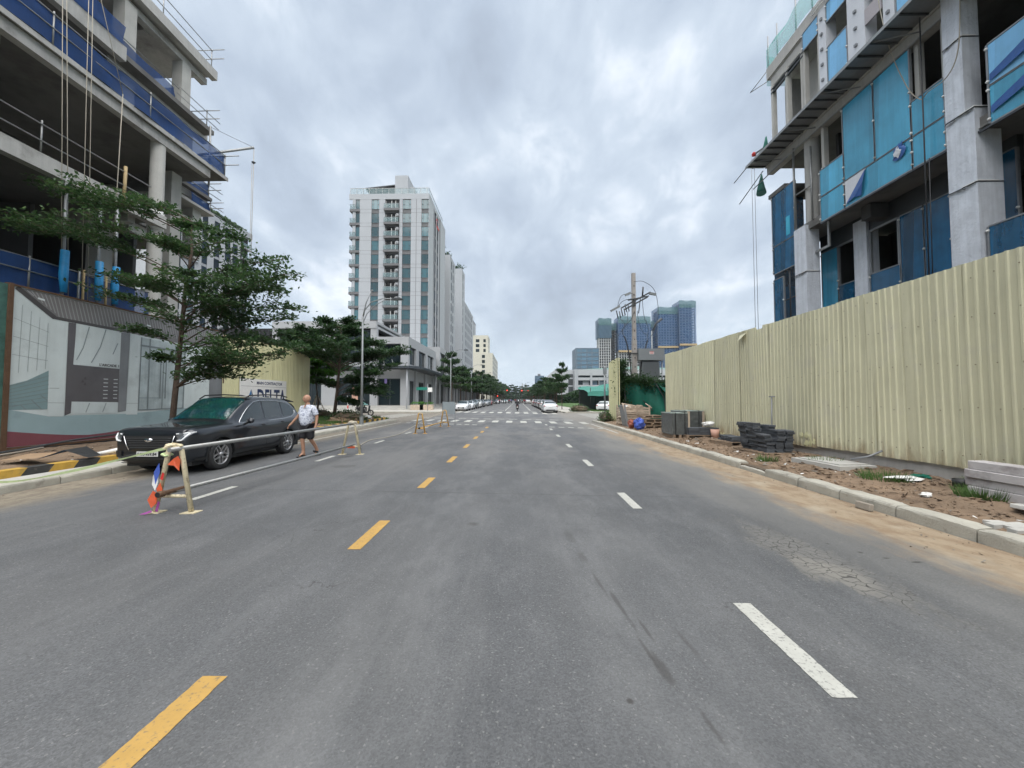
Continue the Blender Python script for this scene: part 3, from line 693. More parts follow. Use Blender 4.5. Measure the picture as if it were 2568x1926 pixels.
pp('printed_ceiling', [(10.25, 4.76), (11.17, 4.08), (11.55, 4.06), (13.42, 4.02), (15.17, 3.95), (17.8, 3.9), (17.8, 4.76)], 'ceiling')
ln((10.28, 4.76), (11.17, 4.1), 0.13, 'lead', 3, 'printed_beam'); ln((11.12, 4.1), (13.4, 4.05), 0.09, 'lead', 3, 'printed_beam')
for k in range(70):
    a = 10.5 + 0.105 * k
    if a > 17.7: break
    z0_ = 4.12 if a > 11.1 else 4.76 - (a - 10.3) * 0.72
    ln((a, 4.74), (min(a + 0.16, 17.78), z0_), 0.03, 'slat', 2, 'printed_slat')
pp('printed_stair', [(10.21, 1.38), (11.1, 1.38), (11.11, 2.53), (10.6, 2.2), (10.21, 2.05)], 'teal')
for k in range(7): ln((10.22, 2.02 - 0.09 * k), (11.1, 2.36 - 0.125 * k), 0.012)
ln((10.3, 1.47), (10.48, 1.52), 0.012); ln((10.48, 1.52), (10.6, 1.38), 0.018); ln((10.71, 1.66), (10.96, 1.38), 0.018); ln((10.92, 1.79), (11.1, 1.62), 0.018)
for k in range(4): ln((10.4 + 0.2 * k, 2.4 + 0.05 * k), (10.42 + 0.2 * k, 4.3 - 0.13 * k), 0.008)
for k in range(3): ln((10.25, 2.9 + 0.5 * k), (11.05, 2.8 + 0.42 * k), 0.008)
pp('printed_column', [(11.1, 1.17), (11.51, 1.15), (11.52, 4.02), (11.07, 4.02)], 'marble', 3)
ln((11.12, 2.0), (11.36, 2.0), 0.014, 'line', 4); ln((11.1, 1.57), (11.51, 1.56), 0.01, 'line', 4)
pp('printed_post', [(11.53, 1.17), (11.7, 1.25), (11.73, 4.04), (11.53, 4.03)], 'brown', 3)
pp('printed_marble', [(11.7, 2.75), (13.09, 2.73), (13.1, 4.0), (11.75, 4.04)], 'marble', 3)
pp('printed_panel', [(11.68, 1.6), (13.1, 1.56), (13.09, 2.72), (11.7, 2.74)], 'brown', 3)
pp('printed_marble', [(11.69, 1.22), (13.06, 1.2), (13.07, 1.57), (11.7, 1.6)], 'marble', 4)
for (p, q) in (((12.1, 4.0), (11.95, 3.3)), ((11.95, 3.3), (11.78, 2.9)), ((12.6, 4.0), (12.45, 3.4)), ((12.45, 3.4), (12.2, 2.85)), ((13.0, 3.6), (12.85, 3.2)), ((12.2, 1.55), (12.1, 1.25)), ((12.7, 1.55), (12.6, 1.25))):
    ln(p, q, 0.03, 'vein', 5, 'printed_vein')
wk('lettering', textmesh("L'ARCADE 1", 0.12, m_pr['lead'], 0.002), None, ban, (HX + 0.014, 12.44, 2.77), ROTX)
for k in range(6):
    z = 2.345 - 0.127 * k; ln((12.59, z), (12.73, z), 0.02, 'white', 5, 'printed_slot'); ln((12.91, z), (13.04, z), 0.02, 'white', 5, 'printed_slot')
for (a, z) in ((12.0, 2.3), (12.0, 2.12), (11.93, 2.2)): pp('printed_mark', [(a, z), (a + 0.09, z), (a + 0.05, z + 0.1)], 'lead', 5)
pp('printed_post', [(13.09, 1.22), (13.36, 1.26), (13.41, 4.0), (13.1, 4.0)], 'grey', 3)
pp('printed_column', [(13.37, 1.13), (13.77, 1.12), (13.8, 3.97), (13.42, 3.97)], 'marble', 4); ln((13.37, 1.53), (13.77, 1.52), 0.01, 'line', 5)
pp('printed_lobby', [(13.8, 1.26), (15.7, 1.3), (15.72, 3.9), (13.82, 3.93)], 'lobby', 3)
for p, q, w in (((13.8, 1.26), (13.83, 3.94), 0.04), ((14.14, 1.26), (14.16, 3.94), 0.05), ((13.8, 3.64), (15.7, 3.62), 0.07), ((14.72, 1.28), (14.74, 3.62), 0.04), ((14.62, 1.7), (14.62, 3.2), 0.05), ((14.84, 1.7), (14.85, 3.2), 0.05), ((13.8, 1.28), (15.7, 1.31), 0.04), ((13.8, 1.72), (14.72, 1.72), 0.02), ((15.3, 1.3), (15.3, 3.9), 0.03), ((15.66, 1.3), (15.68, 3.9), 0.06)):
    ln(p, q, w, 'line', 6)
pp('printed_sign', [(15.88, 2.62), (16.08, 2.62), (16.08, 2.86), (15.88, 2.86)], 'brown', 5)
pp('printed_sign', [(15.93, 2.75), (16.03, 2.75), (16.03, 2.82), (15.93, 2.82)], 'white', 6)
ln((16.4, 3.0), (16.8, 2.4), 0.02, 'vein', 5, 'printed_vein')
pp('printed_column', [(16.98, 1.1), (17.8, 1.1), (17.8, 4.0), (16.98, 4.0)], 'grey', 4)
pp('printed_red_band', [(10.2, 0.37)] + [(10.2 + 0.25 * k, 0.81 - 0.3 * math.sin(min(1, k / 10.5) * math.pi * 0.5) + 0.02 * max(0, k - 8)) for k in range(23)] + [(15.7, 0.37)], 'red', 3)
for (a, z) in ((10.75, 4.55), (14.0, 4.4)): pp('printed_lamp', [(a, z), (a + 0.16, z - 0.02), (a + 0.16, z + 0.03), (a, z + 0.05)], 'white', 6)
wk('banner', MB().box(HX - 0.05, HX, 2.0, 10.1, 0.36, 4.8), m_pr['leafy'], hb)
m_rustpost = M('rusty_post', (0.11, 0.062, 0.035), 0.8, 0.2, var=0.3, scale=7)
fr = MB()
wk('post', MB().box(HX - 0.1, HX + 0.05, 10.1, 10.2, 0.1, 4.84), m_rustpost, hb)
wk('post', MB().box(HX - 0.1, HX + 0.04, 17.72, 17.8, 0.1, 4.8), m_rustpost, hb)
wk('top_rail', MB().box(HX - 0.06, HX + 0.03, 10.2, 17.72, 4.78, 4.83), m_rustpost, hb)
wk('bottom_rail', MB().box(HX - 0.06, HX + 0.03, 10.2, 17.72, 0.3, 0.36), m_rustpost, hb)
wk('bottom_rail', MB().box(HX - 0.06, HX + 0.03, 2.0, 10.1, 0.3, 0.36), m_rustpost, hb)
wk('black_foot_board', MB().box(HX - 0.1, HX + 0.02, 2.0, 17.7, 0.08, 0.3), m_black, hb)

# ---------------------------------------------------------------- unfinished concrete building, left
cb = thing('concrete_building', 'unfinished grey concrete frame with blue safety nets, rising behind the printed hoarding', 'building', (-20, 10, 0.2))
def slab(nm, x1, y1, z0, z1, x0=-34, y0=-8, mat=None):
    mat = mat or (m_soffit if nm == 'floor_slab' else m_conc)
    return wk(nm, MB().box(x0, x1, y0, y1, z0, z1), mat, cb)
slab('floor_slab', -15.7, 17.6, 4.95, 5.2); slab('floor_slab', -17.5, 20.6, 4.95, 5.2, y0=17.6)
slab('edge_beam', -16.0, 17.0, 9.4, 9.95, x0=-16.3); slab('floor_slab', -16.3, 17.0, 9.7, 9.95)
slab('floor_slab', -17.55, 20.35, 9.82, 9.95, y0=17.0); slab('edge_beam', -17.75, 19.9, 9.35, 9.82, x0=-18.0, y0=17.0)
slab('floor_slab', -16.02, 20.5, 13.66, 13.84); slab('slab_edge', -15.97, 20.55, 13.655, 13.845, x0=-16.015); slab('edge_beam', -16.12, 19.5, 13.25, 13.66, x0=-16.42)
slab('floor_slab', -18.6, 22.7, 13.68, 13.86, x0=-26, y0=20.56); slab('edge_beam', -18.9, 22.2, 13.3, 13.68, x0=-19.2, y0=19.6)
slab('balcony_slab', -18.55, 22.85, 12.82, 12.96, x0=-24, y0=20.2)
slab('balcony_slab', -18.8, 22.4, 11.95, 12.05, x0=-24, y0=20.6)
slab('edge_beam', -17.9, 16.75, 17.08, 17.74, x0=-18.2); slab('floor_slab', -18.2, 22.2, 17.45, 17.7)
slab('edge_beam', -18.8, 22.45, 17.1, 17.74, x0=-19.1, y0=16.76); 
slab('edge_beam', -18.36, 22.52, 21.1, 21.65, x0=-18.7); slab('roof_slab', -18.7, 22.5, 21.3, 21.6)
slab('edge_beam', -18.9, 22.4, 20.75, 21.1, x0=-19.25)
for z in (9.3, 13.1, 17.0, 20.75):
    for y in (3.5, 11.5, 19.0 if z > 12 else 16.0):
        if z > 15 or y < 18: wk('cross_beam', MB().box(-33.5, -16.6 if z < 15 else -19.3, y - 0.16, y + 0.16, z - 0.05, z + 0.5), m_conc, cb)
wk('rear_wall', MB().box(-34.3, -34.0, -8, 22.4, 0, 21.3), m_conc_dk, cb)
wk('end_wall', MB().box(-34, -16.5, -8.3, -8.02, 0, 21.3), m_conc_dk, cb)  # rear and end walls close the shell so less sky light enters
wk('added_dark_wall', MB().box(-21.3, -21.1, -8, 14.5, 5.2, 9.35).box(-22.3, -22.1, -8, 16.5, 9.96, 13.2).box(-24, -23.8, -8, 15, 13.85, 21.2).box(-33.9, -17.7, 17.2, 17.35, 5.2, 9.3).box(-21.1, -18.9, 14.35, 14.5, 5.2, 9.3), m_conc_dk, cb)  # walls added close behind the openings to keep the floors dark
wk('round_column', MB().lathe([(0.27, 0.1), (0.27, 13.66)], (-16.42, 16.9, 0), 20), m_conc_lt, cb)
wk('column_wrap', MB().lathe([(0.275, 9.3), (0.3, 9.32), (0.3, 10.15), (0.275, 10.2)], (-16.42, 16.9, 0), 20), m_white, cb)
wk('round_column', MB().lathe([(0.27, 0.1), (0.27, 13.66)], (-16.42, 9.0, 0), 20), m_conc_lt, cb)
for (x, y, z0, z1) in ((-19.15, 20.95, 17.74, 20.75), (-19.15, 17.8, 13.84, 17.1), (-18.95, 17.6, 17.74, 20.75), (-19.15, 12.3, 13.84, 20.75), (-19.15, 6, 13.84, 20.75), (-19.15, 0, 13.84, 20.75),
                       (-19.15, 21.2, 13.84, 17.1), (-17.9, 19.2, 9.95, 13.3), (-17.9, 19.2, 5.2, 9.4), (-19.2, 22.0, 9.9, 12.9), (-18.6, 16.6, 5.2, 9.4), (-20.4, 12, 9.9, 13.2), (-23, 21, 9.9, 21), (-17.6, 19.2, 0.2, 4.95), (-17.2, 6, 5.2, 9.4)):
    wk('column', MB().box(x - 0.29, x + 0.29, y - 0.29, y + 0.29, z0, z1), m_conc_lt, cb)
def net(pts, z0, z1, mat, nm='safety_net', sagk=0.05, seg=0.5, par=None):
    """hanging netting along a polyline with folds; sheet has ripples"""
    b = MB(); path = []
    for (a, c_) in zip(pts[:-1], pts[1:]):
        L_ = math.hypot(c_[0] - a[0], c_[1] - a[1]); n = max(1, int(L_ / seg))
        for i in range(n): path.append((a[0] + (c_[0] - a[0]) * i / n, a[1] + (c_[1] - a[1]) * i / n))
    path.append(pts[-1]); rows = 5; n = len(path)
    for j in range(rows + 1):
        t = j / rows
        for i, (x, y) in enumerate(path):
            w = 0.035 * math.sin(i * 1.7 + 2 * t) + 0.02 * math.sin(i * 0.6 + 5 * t)
            b.v.append((x + w, y + w * 0.3, z0 + (z1 - z0) * t - (sagk * (0.5 + 0.5 * math.sin(i * 0.8)) if j == rows else 0)))
    for j in range(rows):
        for i in range(n - 1): a = j * n + i; b.f.append([a, a + 1, a + n + 1, a + n]); b.m.append(0); b.sm.append(True)
    return wk(nm, b, mat, par or cb)
net([(-15.62, -7), (-15.62, 13.3), (-15.66, 15.9)], 5.22, 6.18, m_netb)
net([(-15.95, -7), (-15.95, 20.25), (-17.6, 20.3), (-19.5, 20.4)], 13.86, 14.9, m_netb)
net([(-18.3, -7), (-18.3, 10), (-18.45, 19.8), (-19.8, 19.8)], 17.72, 18.42, m_netb)
net([(-17.85, -7), (-17.85, 16.6)], 17.74, 18.6, m_netb)
net([(-18.75, 20.9), (-18.75, 22.6), (-20.5, 22.6)], 13.88, 14.7, m_netb); net([(-18.7, 21.3), (-18.7, 22.7), (-20.5, 22.7)], 12.98, 13.6, m_netb)
def pipe(pts, r, mat=m_pipe, nm='guard_rail', par=None): return wk(nm, MB().tube(pts, r, 6), mat, par or cb)
for (x, y1, z) in ((-15.9, 16.1, 10.3), (-15.9, 16.1, 10.86), (-15.93, 20.3, 14.9), (-15.93, 20.3, 14.4), (-18.3, 19.9, 18.42), (-15.6, 15.9, 6.18), (-15.58, 15.9, 5.75), (-18.45, 22.2, 22.1), (-18.45, 22.2, 22.68)):
    pipe([(x, -7, z), (x, y1, z)], 0.024)
for (x, y, z) in ((-15.95, 20.25, 14.88), (-15.95, 20.25, 14.38), (-18.75, 22.6, 14.7), (-18.75, 22.6, 14.3), (-18.7, 22.75, 13.6), (-18.7, 22.75, 13.25), (-18.45, 22.15, 22.12), (-18.45, 22.15, 22.68), (-18.5, 22.0, 18.3), (-18.5, 22.0, 18.8)):
    pipe([(x - 1.4, y, z), (x + 0.8, y - 0.05, z)], 0.024)
for (x, y, z) in ((-18.7, 22.6, 14.6), (-18.7, 22.7, 13.5), (-18.5, 22.0, 18.75)):
    pipe([(x, y - 2.0, z), (x, y + 1.0, z)], 0.022); pipe([(x, y - 2.0, z - 0.45), (x, y + 0.9, z - 0.45)], 0.022)
for (x, y, z0, z1) in [(-15.93, yy, 9.95, 11.0) for yy in (3, 6, 9, 12.3)] + [(-15.95, yy, 13.84, 15.0) for yy in (2, 5.5, 9, 12.5, 16, 20.25)] + [(-18.45, yy, 21.6, 22.75) for yy in (16, 19, 22.15)] + [(-18.75, 22.6, 13.86, 14.8), (-18.5, 22.0, 17.74, 18.9), (-18.7, 22.7, 12.96, 13.7)] + [(-15.6, yy, 5.2, 6.25) for yy in (11.9, 8, 4, 0)]:
    pipe([(x, y, z0), (x, y, z1)], 0.028, nm='guard_post')
pipe([(-15.9, 15.0, 9.7), (-15.9, 15.02, 11.1)], 0.06, m_bamboo, 'bamboo_post')
for (y, a) in ((12.72, 0.0), (13.8, 0.03), (14.4, -0.02)):
    wk('prop_wrap', MB().tube([(-15.45, y, 5.3), (-15.47, y + a, 5.9), (-15.45, y, 6.75)], [0.085, 0.12, 0.11], 10), m_cyan, cb)
    pipe([(-15.5, y, 4.95), (-15.5, y, 9.4)], 0.05, m_steel_md, 'prop')
for (y, m_) in ((13.35, m_bamboo), (14.1, m_bamboo), (13.2, m_pipe)): pipe([(-15.5, y, 4.7), (-15.55, y + 0.05, 6.3)], 0.035, m_, 'leaning_pole')
# small hoist booms and their lines
hj = thing('roof_hoist', 'grey hoist boom jutting from the upper netted floor over the street', 'hoist', (-18.2, 21.5, 15.3))
wk('boom', MB().tube([(-18.6, 20.6, 15.1), (-15.83, 22.3, 16.75)], 0.07, 8), m_pipe, hj)
wk('mast', MB().tube([(-17.6, 21.2, 13.85), (-17.6, 21.2, 17.3)], 0.05, 8), m_pipe, hj)
wk('stay_cable', MB().tube([(-17.6, 21.2, 17.25), (-15.83, 22.3, 16.75)], 0.014, 5), m_steel_md, hj)
wk('hoist_line', MB().tube([(-15.83, 22.3, 16.7), (-15.84, 22.3, 8.4)], 0.016, 5).tube([(-15.93, 22.3, 15.9), (-15.9, 22.3, 4.8)], 0.012, 5), m_rope, hj)
wk('hook', MB().lathe([(0.02, 0.06), (0.12, 0.0), (0.02, -0.1)], (-15.83, 22.3, 15.85), 8), m_steel_dk, hj)
hj2 = thing('roof_hoist', 'grey hoist boom at top left with ropes hanging past the nets', 'hoist', (-17.5, 13.3, 17.8))
wk('boom', MB().tube([(-19.0, 12.6, 18.0), (-15.9, 13.3, 18.55)], 0.09, 8), m_steel_md, hj2)
wk('pulley', MB().lathe([(0.0, -0.06), (0.16, -0.06), (0.12, 0.0), (0.16, 0.06), (0.0, 0.06)], (-15.9, 13.35, 18.45), 12, 'x'), m_steel_dk, hj2)
rp = MB()
for (y, y2) in ((12.45, 12.75), (12.55, 12.95), (13.3, 13.35), (13.42, 13.55)): rp.tube([(-15.75, y, 18.6), (-15.55, y2, 5.2)], 0.012, 5)
wk('hoist_line', rp, m_rope, hj2)
wk('hoist_line', MB().tube([(-15.9, 13.4, 18.4), (-15.85, 14.75, 13.9)], 0.012, 5).tube([(-15.85, 14.75, 13.9), (-15.85, 14.62, 7.0)], 0.016, 5), m_rope, hj2)
# ---------------------------------------------------------------- unfinished blue-clad building, right
BX = 13.0
rb = thing('building_under_construction', 'four-storey shell with bright blue film-covered glass and grey wrapped columns, behind the cream hoarding', 'building', (20, 8, 0.2))
def rw(nm, x0, x1, y0, y1, z0, z1, mat, label=None):
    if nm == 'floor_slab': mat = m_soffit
    return wk(nm, MB().box(x0, x1, y0, y1, z0, z1), mat, rb, label=label)
# floors
rw('floor_slab', 13.05, 34, -9, 19.2, 5.0, 5.35, m_conc)
rw('floor_slab', 13.04, 34, -9, 18.6, 9.3, 9.62, m_conc); rw('floor_slab', 13.0, 20, 18.6, 19.8, 12.0, 12.2, m_conc)
rw('slab_edge', 12.99, 13.018, -9, 20.0, 13.775, 14.005, m_conc); rw('slab_edge', 12.99, 13.035, -9, 15.0, 9.3, 9.31, m_conc); rw('edge_beam', 13.03, 13.35, -9, 19.9, 13.38, 13.78, m_conc); rw('floor_slab', 13.02, 34, -9, 20.0, 13.78, 14.0, m_conc)
rw('roof_slab', 13.06, 34, -9, 19.6, 18.25, 18.5, m_conc); rw('parapet', 13.0, 13.25, 15.6, 19.7, 18.3, 18.9, m_conc); rw('parapet', 13.0, 13.25, -9, 15.6, 18.5, 19.1, m_conc)
rw('edge_beam', 13.1, 13.4, -9, 19.5, 17.75, 18.25, m_conc)
for z in (8.7, 13.1, 17.7):
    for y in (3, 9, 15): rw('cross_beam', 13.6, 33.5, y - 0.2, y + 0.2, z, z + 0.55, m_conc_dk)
rw('rear_wall', 33, 33.3, -9, 19, 0.2, 18, m_conc_dk); rw('added_dark_wall', 17.2, 17.4, -9, 17.9, 0.2, 13.3, m_dark); rw('added_dark_wall', 18.5, 18.7, -9, 16.5, 14.0, 18.2, m_conc_dk); rw('added_cross_wall', 14.6, 17.2, 17.75, 17.9, 0.2, 9.2, m_conc_dk); rw('added_cross_wall', 14.0, 17.2, 16.6, 16.75, 9.62, 13.3, m_conc_dk); rw('end_wall', 13.6, 33, -9.3, -9.02, 0.2, 18, m_conc_dk)  # core and cross walls added to keep the interior dark
rw('partition_wall', 16.5, 16.7, 15.2, 18.6, 14.0, 18.2, m_conc_dk)
# canopy plate with brackets
JST = MB().box(0, 0.9, -0.02, 0.02, 0, 0.058).mesh('canopy_joist', m_steel_dk)
rw('canopy_plate', 12.05, 13.0, -9, 20.1, 13.86, 13.93, m_steel_md)
for k in range(13):
    y = 19.5 - 2.2 * k
    wk('canopy_bracket', MB().tube([(12.1, y, 13.84), (12.98, y, 13.82)], 0.03, 5).tube([(12.15, y - 0.05, 13.84), (12.99, y - 0.75, 13.5)], 0.022, 5), m_steel_md, rb)
for k in range(58):
    wk('canopy_joist', JST, None, rb, (12.06, 19.9 - 0.5 * k, 13.8))
wk('canopy_edge_trim', MB().box(12.03, 12.05, -9, 20.12, 13.84, 13.96), m_pipe, rb)
wk('canopy_stub', MB().tube([(12.05, 19.7, 13.9), (12.05, 21.2, 13.7)], 0.025, 6).tube([(12.5, 19.4, 13.3), (12.2, 21.0, 12.4)], 0.025, 6).tube([(13.05, 17.6, 13.45), (12.6, 20.4, 12.9)], 0.025, 6), m_steel_md, rb)
wk('beam_pipe', MB().tube([(12.96, -9, 13.36), (12.96, 19.5, 13.33)], 0.04, 6), m_pipe, rb)
BOLT = MB().lathe([(0.0, -0.03), (0.035, -0.025), (0.04, 0.02), (0.0, 0.03)], (0, 0, 0), 8, 'x').mesh('fixing_bolt', m_white)
SQB = MB().box(-0.07, 0, -0.05, 0.05, -0.05, 0.05).mesh('fixing_bolt', m_steel_md)
def glass(y0, y1, z0, z1, x=BX, mat=None, nm='glass_panel', fr=True, label=None):
    o = wk(nm, MB().box(x - 0.012, x + 0.012, min(y0, y1) + 0.02, max(y0, y1) - 0.02, z0 + 0.02, z1 - 0.02), mat or m_film, rb, label=label)
    if fr:
        a, b_ = min(y0, y1), max(y0, y1); f = MB(); w = 0.028
        f.box(x - 0.03, x + 0.05, a - w, a + w * 0.6, z0, z1).box(x - 0.03, x + 0.05, b_ - w * 0.6, b_ + w, z0, z1)
        f.box(x - 0.028, x + 0.048, a + w * 0.6, b_ - w * 0.6, z0 - w, z0 + w * 0.4).box(x - 0.028, x + 0.048, a + w * 0.6, b_ - w * 0.6, z1 - w * 0.4, z1 + w)
        wk('panel_frame', f, m_steel_md, o)
        for (yy, zz_) in ((a, z0 + 0.12), (b_, z0 + 0.12), (a, (z0 + z1) / 2), (b_, z1 - 0.12)): wk('fixing_bolt', BOLT, None, o, (x - 0.04, yy, zz_))
    return o
J = [15.2, 13.87, 12.57]
# second storey: floor-to-beam glazing in the middle, balustrade panes with openings either side
glass(16.42, 15.2, 9.25, 10.32); glass(16.42, 15.2, 10.32, 11.47)
for a, b_ in ((15.2, 13.87), (13.87, 12.57)): glass(a, b_, 10.32, 13.32)
glass(15.2, 12.57, 9.25, 10.32, mat=m_film)
glass(12.57, 11.58, 9.25, 10.3); glass(12.57, 11.58, 10.3, 11.47)
wk('loose_film', MB().add([(12.96, 14.25, 10.29), (12.88, 14.3, 9.8), (12.93, 14.42, 9.34), (12.90, 14.7, 9.42), (12.96, 15.13, 9.37)], [(0, 1, 2, 3, 4)]), m_filmloose, rb)
wk('bared_panel', MB().add([(12.975, 15.17, 10.28), (12.975, 14.22, 10.3), (12.975, 15.15, 9.34)], [(0, 1, 2)]), m_cladw, rb)
wk('loose_film', MB().blob((12.95, 12.95, 10.08), (0.03, 0.2, 0.22), seed=4, amp=0.5), m_filmloose, rb); wk('bared_panel', MB().blob((12.93, 13.0, 10.08), (0.03, 0.12, 0.15), seed=5, amp=0.4), m_cladw, rb)
yy = 10.5
while yy > -8:
    glass(yy, yy - 1.3, 9.25, 10.3); glass(yy, yy - 1.3, 10.3, 11.47, mat=m_film if yy < 8 else m_film3)
    yy -= 1.3
    if abs(yy - 5.3) < 0.1: yy = 4.6
for z in (10.05, 10.95): wk('loose_film', MB().add([(12.96, 10.45, z - 0.35), (12.9, 9.6, z - 0.05), (12.96, 8.6, z + 0.3), (12.96, 8.6, z + 0.02), (12.9, 9.6, z - 0.35), (12.96, 10.45, z - 0.55)], [(0, 1, 4, 5), (1, 2, 3, 4)]), m_filmloose, rb)
# dark window reveals of the storey
for (y0, y1) in ((16.42, 15.25), (12.52, 11.62)):
    wk('window_reveal', MB().box(13.1, 13.3, y0 - 0.14, y0, 11.5, 13.35).box(13.1, 13.3, y1, y1 + 0.1, 11.5, 13.35), m_conc_lt, rb)
rw('edge_trim', 12.97, 13.03, -9, 16.45, 9.16, 9.22, m_steel_dk)
# wrapped and bare columns
def wrapped(yc, z0, z1, x0=12.9, w=0.5, d=0.75, joints=()):
    b = MB(); b.box(x0, x0 + w, yc, yc + d, z0, z1)
    o = wk('wrapped_column', b, m_clad, rb)
    for z in joints:
        j = MB(); n = 8; rr = random.Random(int(z * 10))
        for i in range(n):
            a = i / n; y0 = yc + d - a * d
            zz_ = z + 0.05 * a + rr.uniform(-0.03, 0.03)
            j.add([(x0 - 0.012, y0, zz_), (x0 - 0.012, y0 - d / n, zz_ + 0.006), (x0 - 0.05, y0 - d / n, zz_ - 0.07 * rr.random()), (x0 - 0.05, y0, zz_ - 0.07 * rr.random())], [(0, 1, 2, 3)])
        j.box(x0 - 0.004, x0 + w + 0.004, yc - 0.012, yc + d + 0.01, z + 0.02, z + 0.05)
        wk('torn_seam', j, m_steel_dk, o)
        wk('tape_edge', MB().box(x0 - 0.02, x0 + w * 0.8, yc - 0.02, yc + d * 0.5, z + 0.05, z + 0.075), m_white, o)
    return o
wrapped(11.02, 9.98, 18.2, 12.92, 0.5, 0.5, (12.2,)); wrapped(10.78, 5.35, 9.95, 12.9, 0.72, 0.72, (9.9, 7.75))
wrapped(4.8, 5.35, 18.2, 12.9, 0.6, 0.6, (9.9, 12.5)); wrapped(-1.2, 5.35, 18.2, 12.9, 0.6, 0.6, (9.9,))
wrapped(17.2, 5.35, 9.5, 12.9, 0.6, 0.72, (7.35,))
wk('round_column', MB().lathe([(0.3, 9.4), (0.3, 13.8)], (13.35, 17.25, 0), 20), m_conc, rb)
wk('drain_pipe', MB().tube([(13.0, 17.95, 9.6), (13.0, 17.95, 13.5)], 0.045, 8).tube([(13.0, 16.9, 9.6), (13.0, 16.9, 12.9)], 0.04, 8).tube([(13.0, 17.95, 11.2), (13.0, 16.95, 11.15)], 0.03, 6), m_pipe, rb)
for (x, y, z0, z1) in ((14.0, 19.2, 14.0, 17.75), (14.6, 5.2, 5.35, 9.3), (15.5, 10.9, 9.62, 13.4), (15.5, 4.9, 9.62, 13.4), (16, 16.5, 9.62, 13.4), (14.4, 10.1, 9.62, 13.4)):
    rw('column', x - 0.25, x + 0.25, y - 0.25, y + 0.25, z0, z1, m_conc)
# recessed first storey (x about 14.3)
X1 = 14.3
glass(18.1, 17.2, 5.4, 8.5, X1, m_film, fr=True); glass(17.2, 16.3, 5.4, 6.7, X1, m_film2); glass(15.65, 14.43, 5.4, 6.72, X1, m_film2)
for a in (14.4, 13.55, 12.7): glass(a, a - 0.85, 5.4, 8.5, X1, m_film2, label=None)
glass(12.7 - 0.85, 11.0, 5.4, 8.9, X1, m_film2)
wk('recess_column', MB().box(X1 - 0.1, X1 + 0.4, 15.68, 16.28, 5.35, 9.1), m_clad, rb)
rw('window_header', X1 + 0.02, X1 + 0.2, 11.0, 18.2, 8.55, 9.28, m_steel_dk)
for (y0, y1) in ((17.18, 16.32), (15.63, 14.45)):
    wk('window_frame', MB().box(X1 - 0.02, X1 + 0.06, y0 - 0.05, y0, 6.75, 8.5).box(X1 - 0.02, X1 + 0.06, y1, y1 + 0.05, 6.75, 8.5).box(X1 - 0.02, X1 + 0.06, y1 + 0.05, y0 - 0.05, 8.45, 8.53), m_steel_md, rb)
yy = 10.7
while yy > -8: glass(yy, yy - 1.5, 5.4, 6.45, BX + 0.05, m_film2); yy -= 1.5
glass(18.2, 17.9, 8.0, 8.9, 13.4, m_film)
rw('soffit_fin', 13.3, 13.36, 16.4, 18.0, 8.2, 8.3, m_pipe); rw('soffit_fin', 13.3, 13.36, 16.4, 16.5, 8.3, 9.3, m_pipe)
# low box at the far corner
for (z0, z1, m_) in ((8.0, 9.4, m_film2), (9.4, 12.0, m_film2), (5.4, 7.7, m_film2)):
    glass(19.6, 18.0 if z0 > 8 - 0.1 else 18.9, z0, z1, 13.05, m_); 
wk('corner_return_panel', MB().box(13.07, 14.6, 19.55, 19.6, 5.4, 12.0), m_film2, rb)
wk('bared_panel', MB().box(13.02, 13.035, 18.35, 18.6, 9.6, 10.5), M('cyan_glass', (0.05, 0.42, 0.6), 0.2, var=0.1), rb)
wk('corner_frame', MB().tube([(13.1, 18.9, 7.9), (13.1, 18.0, 8.15)], 0.03, 6).tube([(13.1, 18.55, 5.3), (13.1, 18.55, 8.0)], 0.03, 6).tube([(13.1, 18.1, 5.3), (13.1, 18.1, 8.0)], 0.03, 6).tube([(13.1, 18.9, 6.5), (13.1, 18.0, 6.55)], 0.025, 6), m_steel_dk, rb)
# third storey
def bolts(yc, z0, z1, n, x=12.96):
    for i in range(n): wk('fixing_bolt', SQB, None, rb, (x, yc, z0 + (z1 - z0) * (i + 0.5) / n))
for (y0, w) in ((15.82, 0.4), (14.05, 0.75), (12.95, 0.4), (7.6, 0.6), (1.2, 0.6)):
    rw('clad_column', 12.96, 13.4, y0, y0 + w, 14.0, 18.35, m_cladw); bolts(y0 + w / 2, 14.2, 18.2, 6, 12.96)
for (y0, y1, z0, z1, m_) in ((17.15, 16.25, 17.5, 18.3, m_film3), (15.8, 14.85, 17.5, 18.3, m_film3), (15.8, 14.85, 14.75, 16.4, m_film3), (14.85, 14.82, 14.0, 14.2, m_film3), (17.15, 16.25, 14.0, 14.7, m_film3), (14.0, 13.4, 16.9, 18.3, m_film3),
                             (12.9, 11.6, 14.0, 18.3, m_film3), (10.9, 9.6, 14.0, 15.4, m_film3), (9.6, 8.3, 14.0, 15.4, m_film3), (15.8, 14.9, 14.0, 14.45, m_film3), (18.2, 17.3, 14.0, 14.6, m_film3), (19.3, 18.2, 14.0, 14.35, m_film3), (7.5, 4.0, 14, 18.3, m_film3), (0.6, -6, 14, 15.4, m_film3)):
    if y0 - y1 > 0.2: glass(y0, y1, z0, z1, 12.99, m_, fr=True)
rw('edge_strip', 12.96, 13.0, 14.85, 17.15, 14.46, 14.72, m_cladw)
rw('brown_panel', 12.95, 13.0, 13.4, 14.05, 15.6, 16.2, M('dull_panel', (0.4, 0.37, 0.39), 0.7, var=0.08))
for y in (19.35, 18.3, 17.3, 17.18, 16.3): rw('mullion_post', 13.02, 13.22, y - 0.07, y + 0.07, 14.0, 17.75, m_conc_lt)
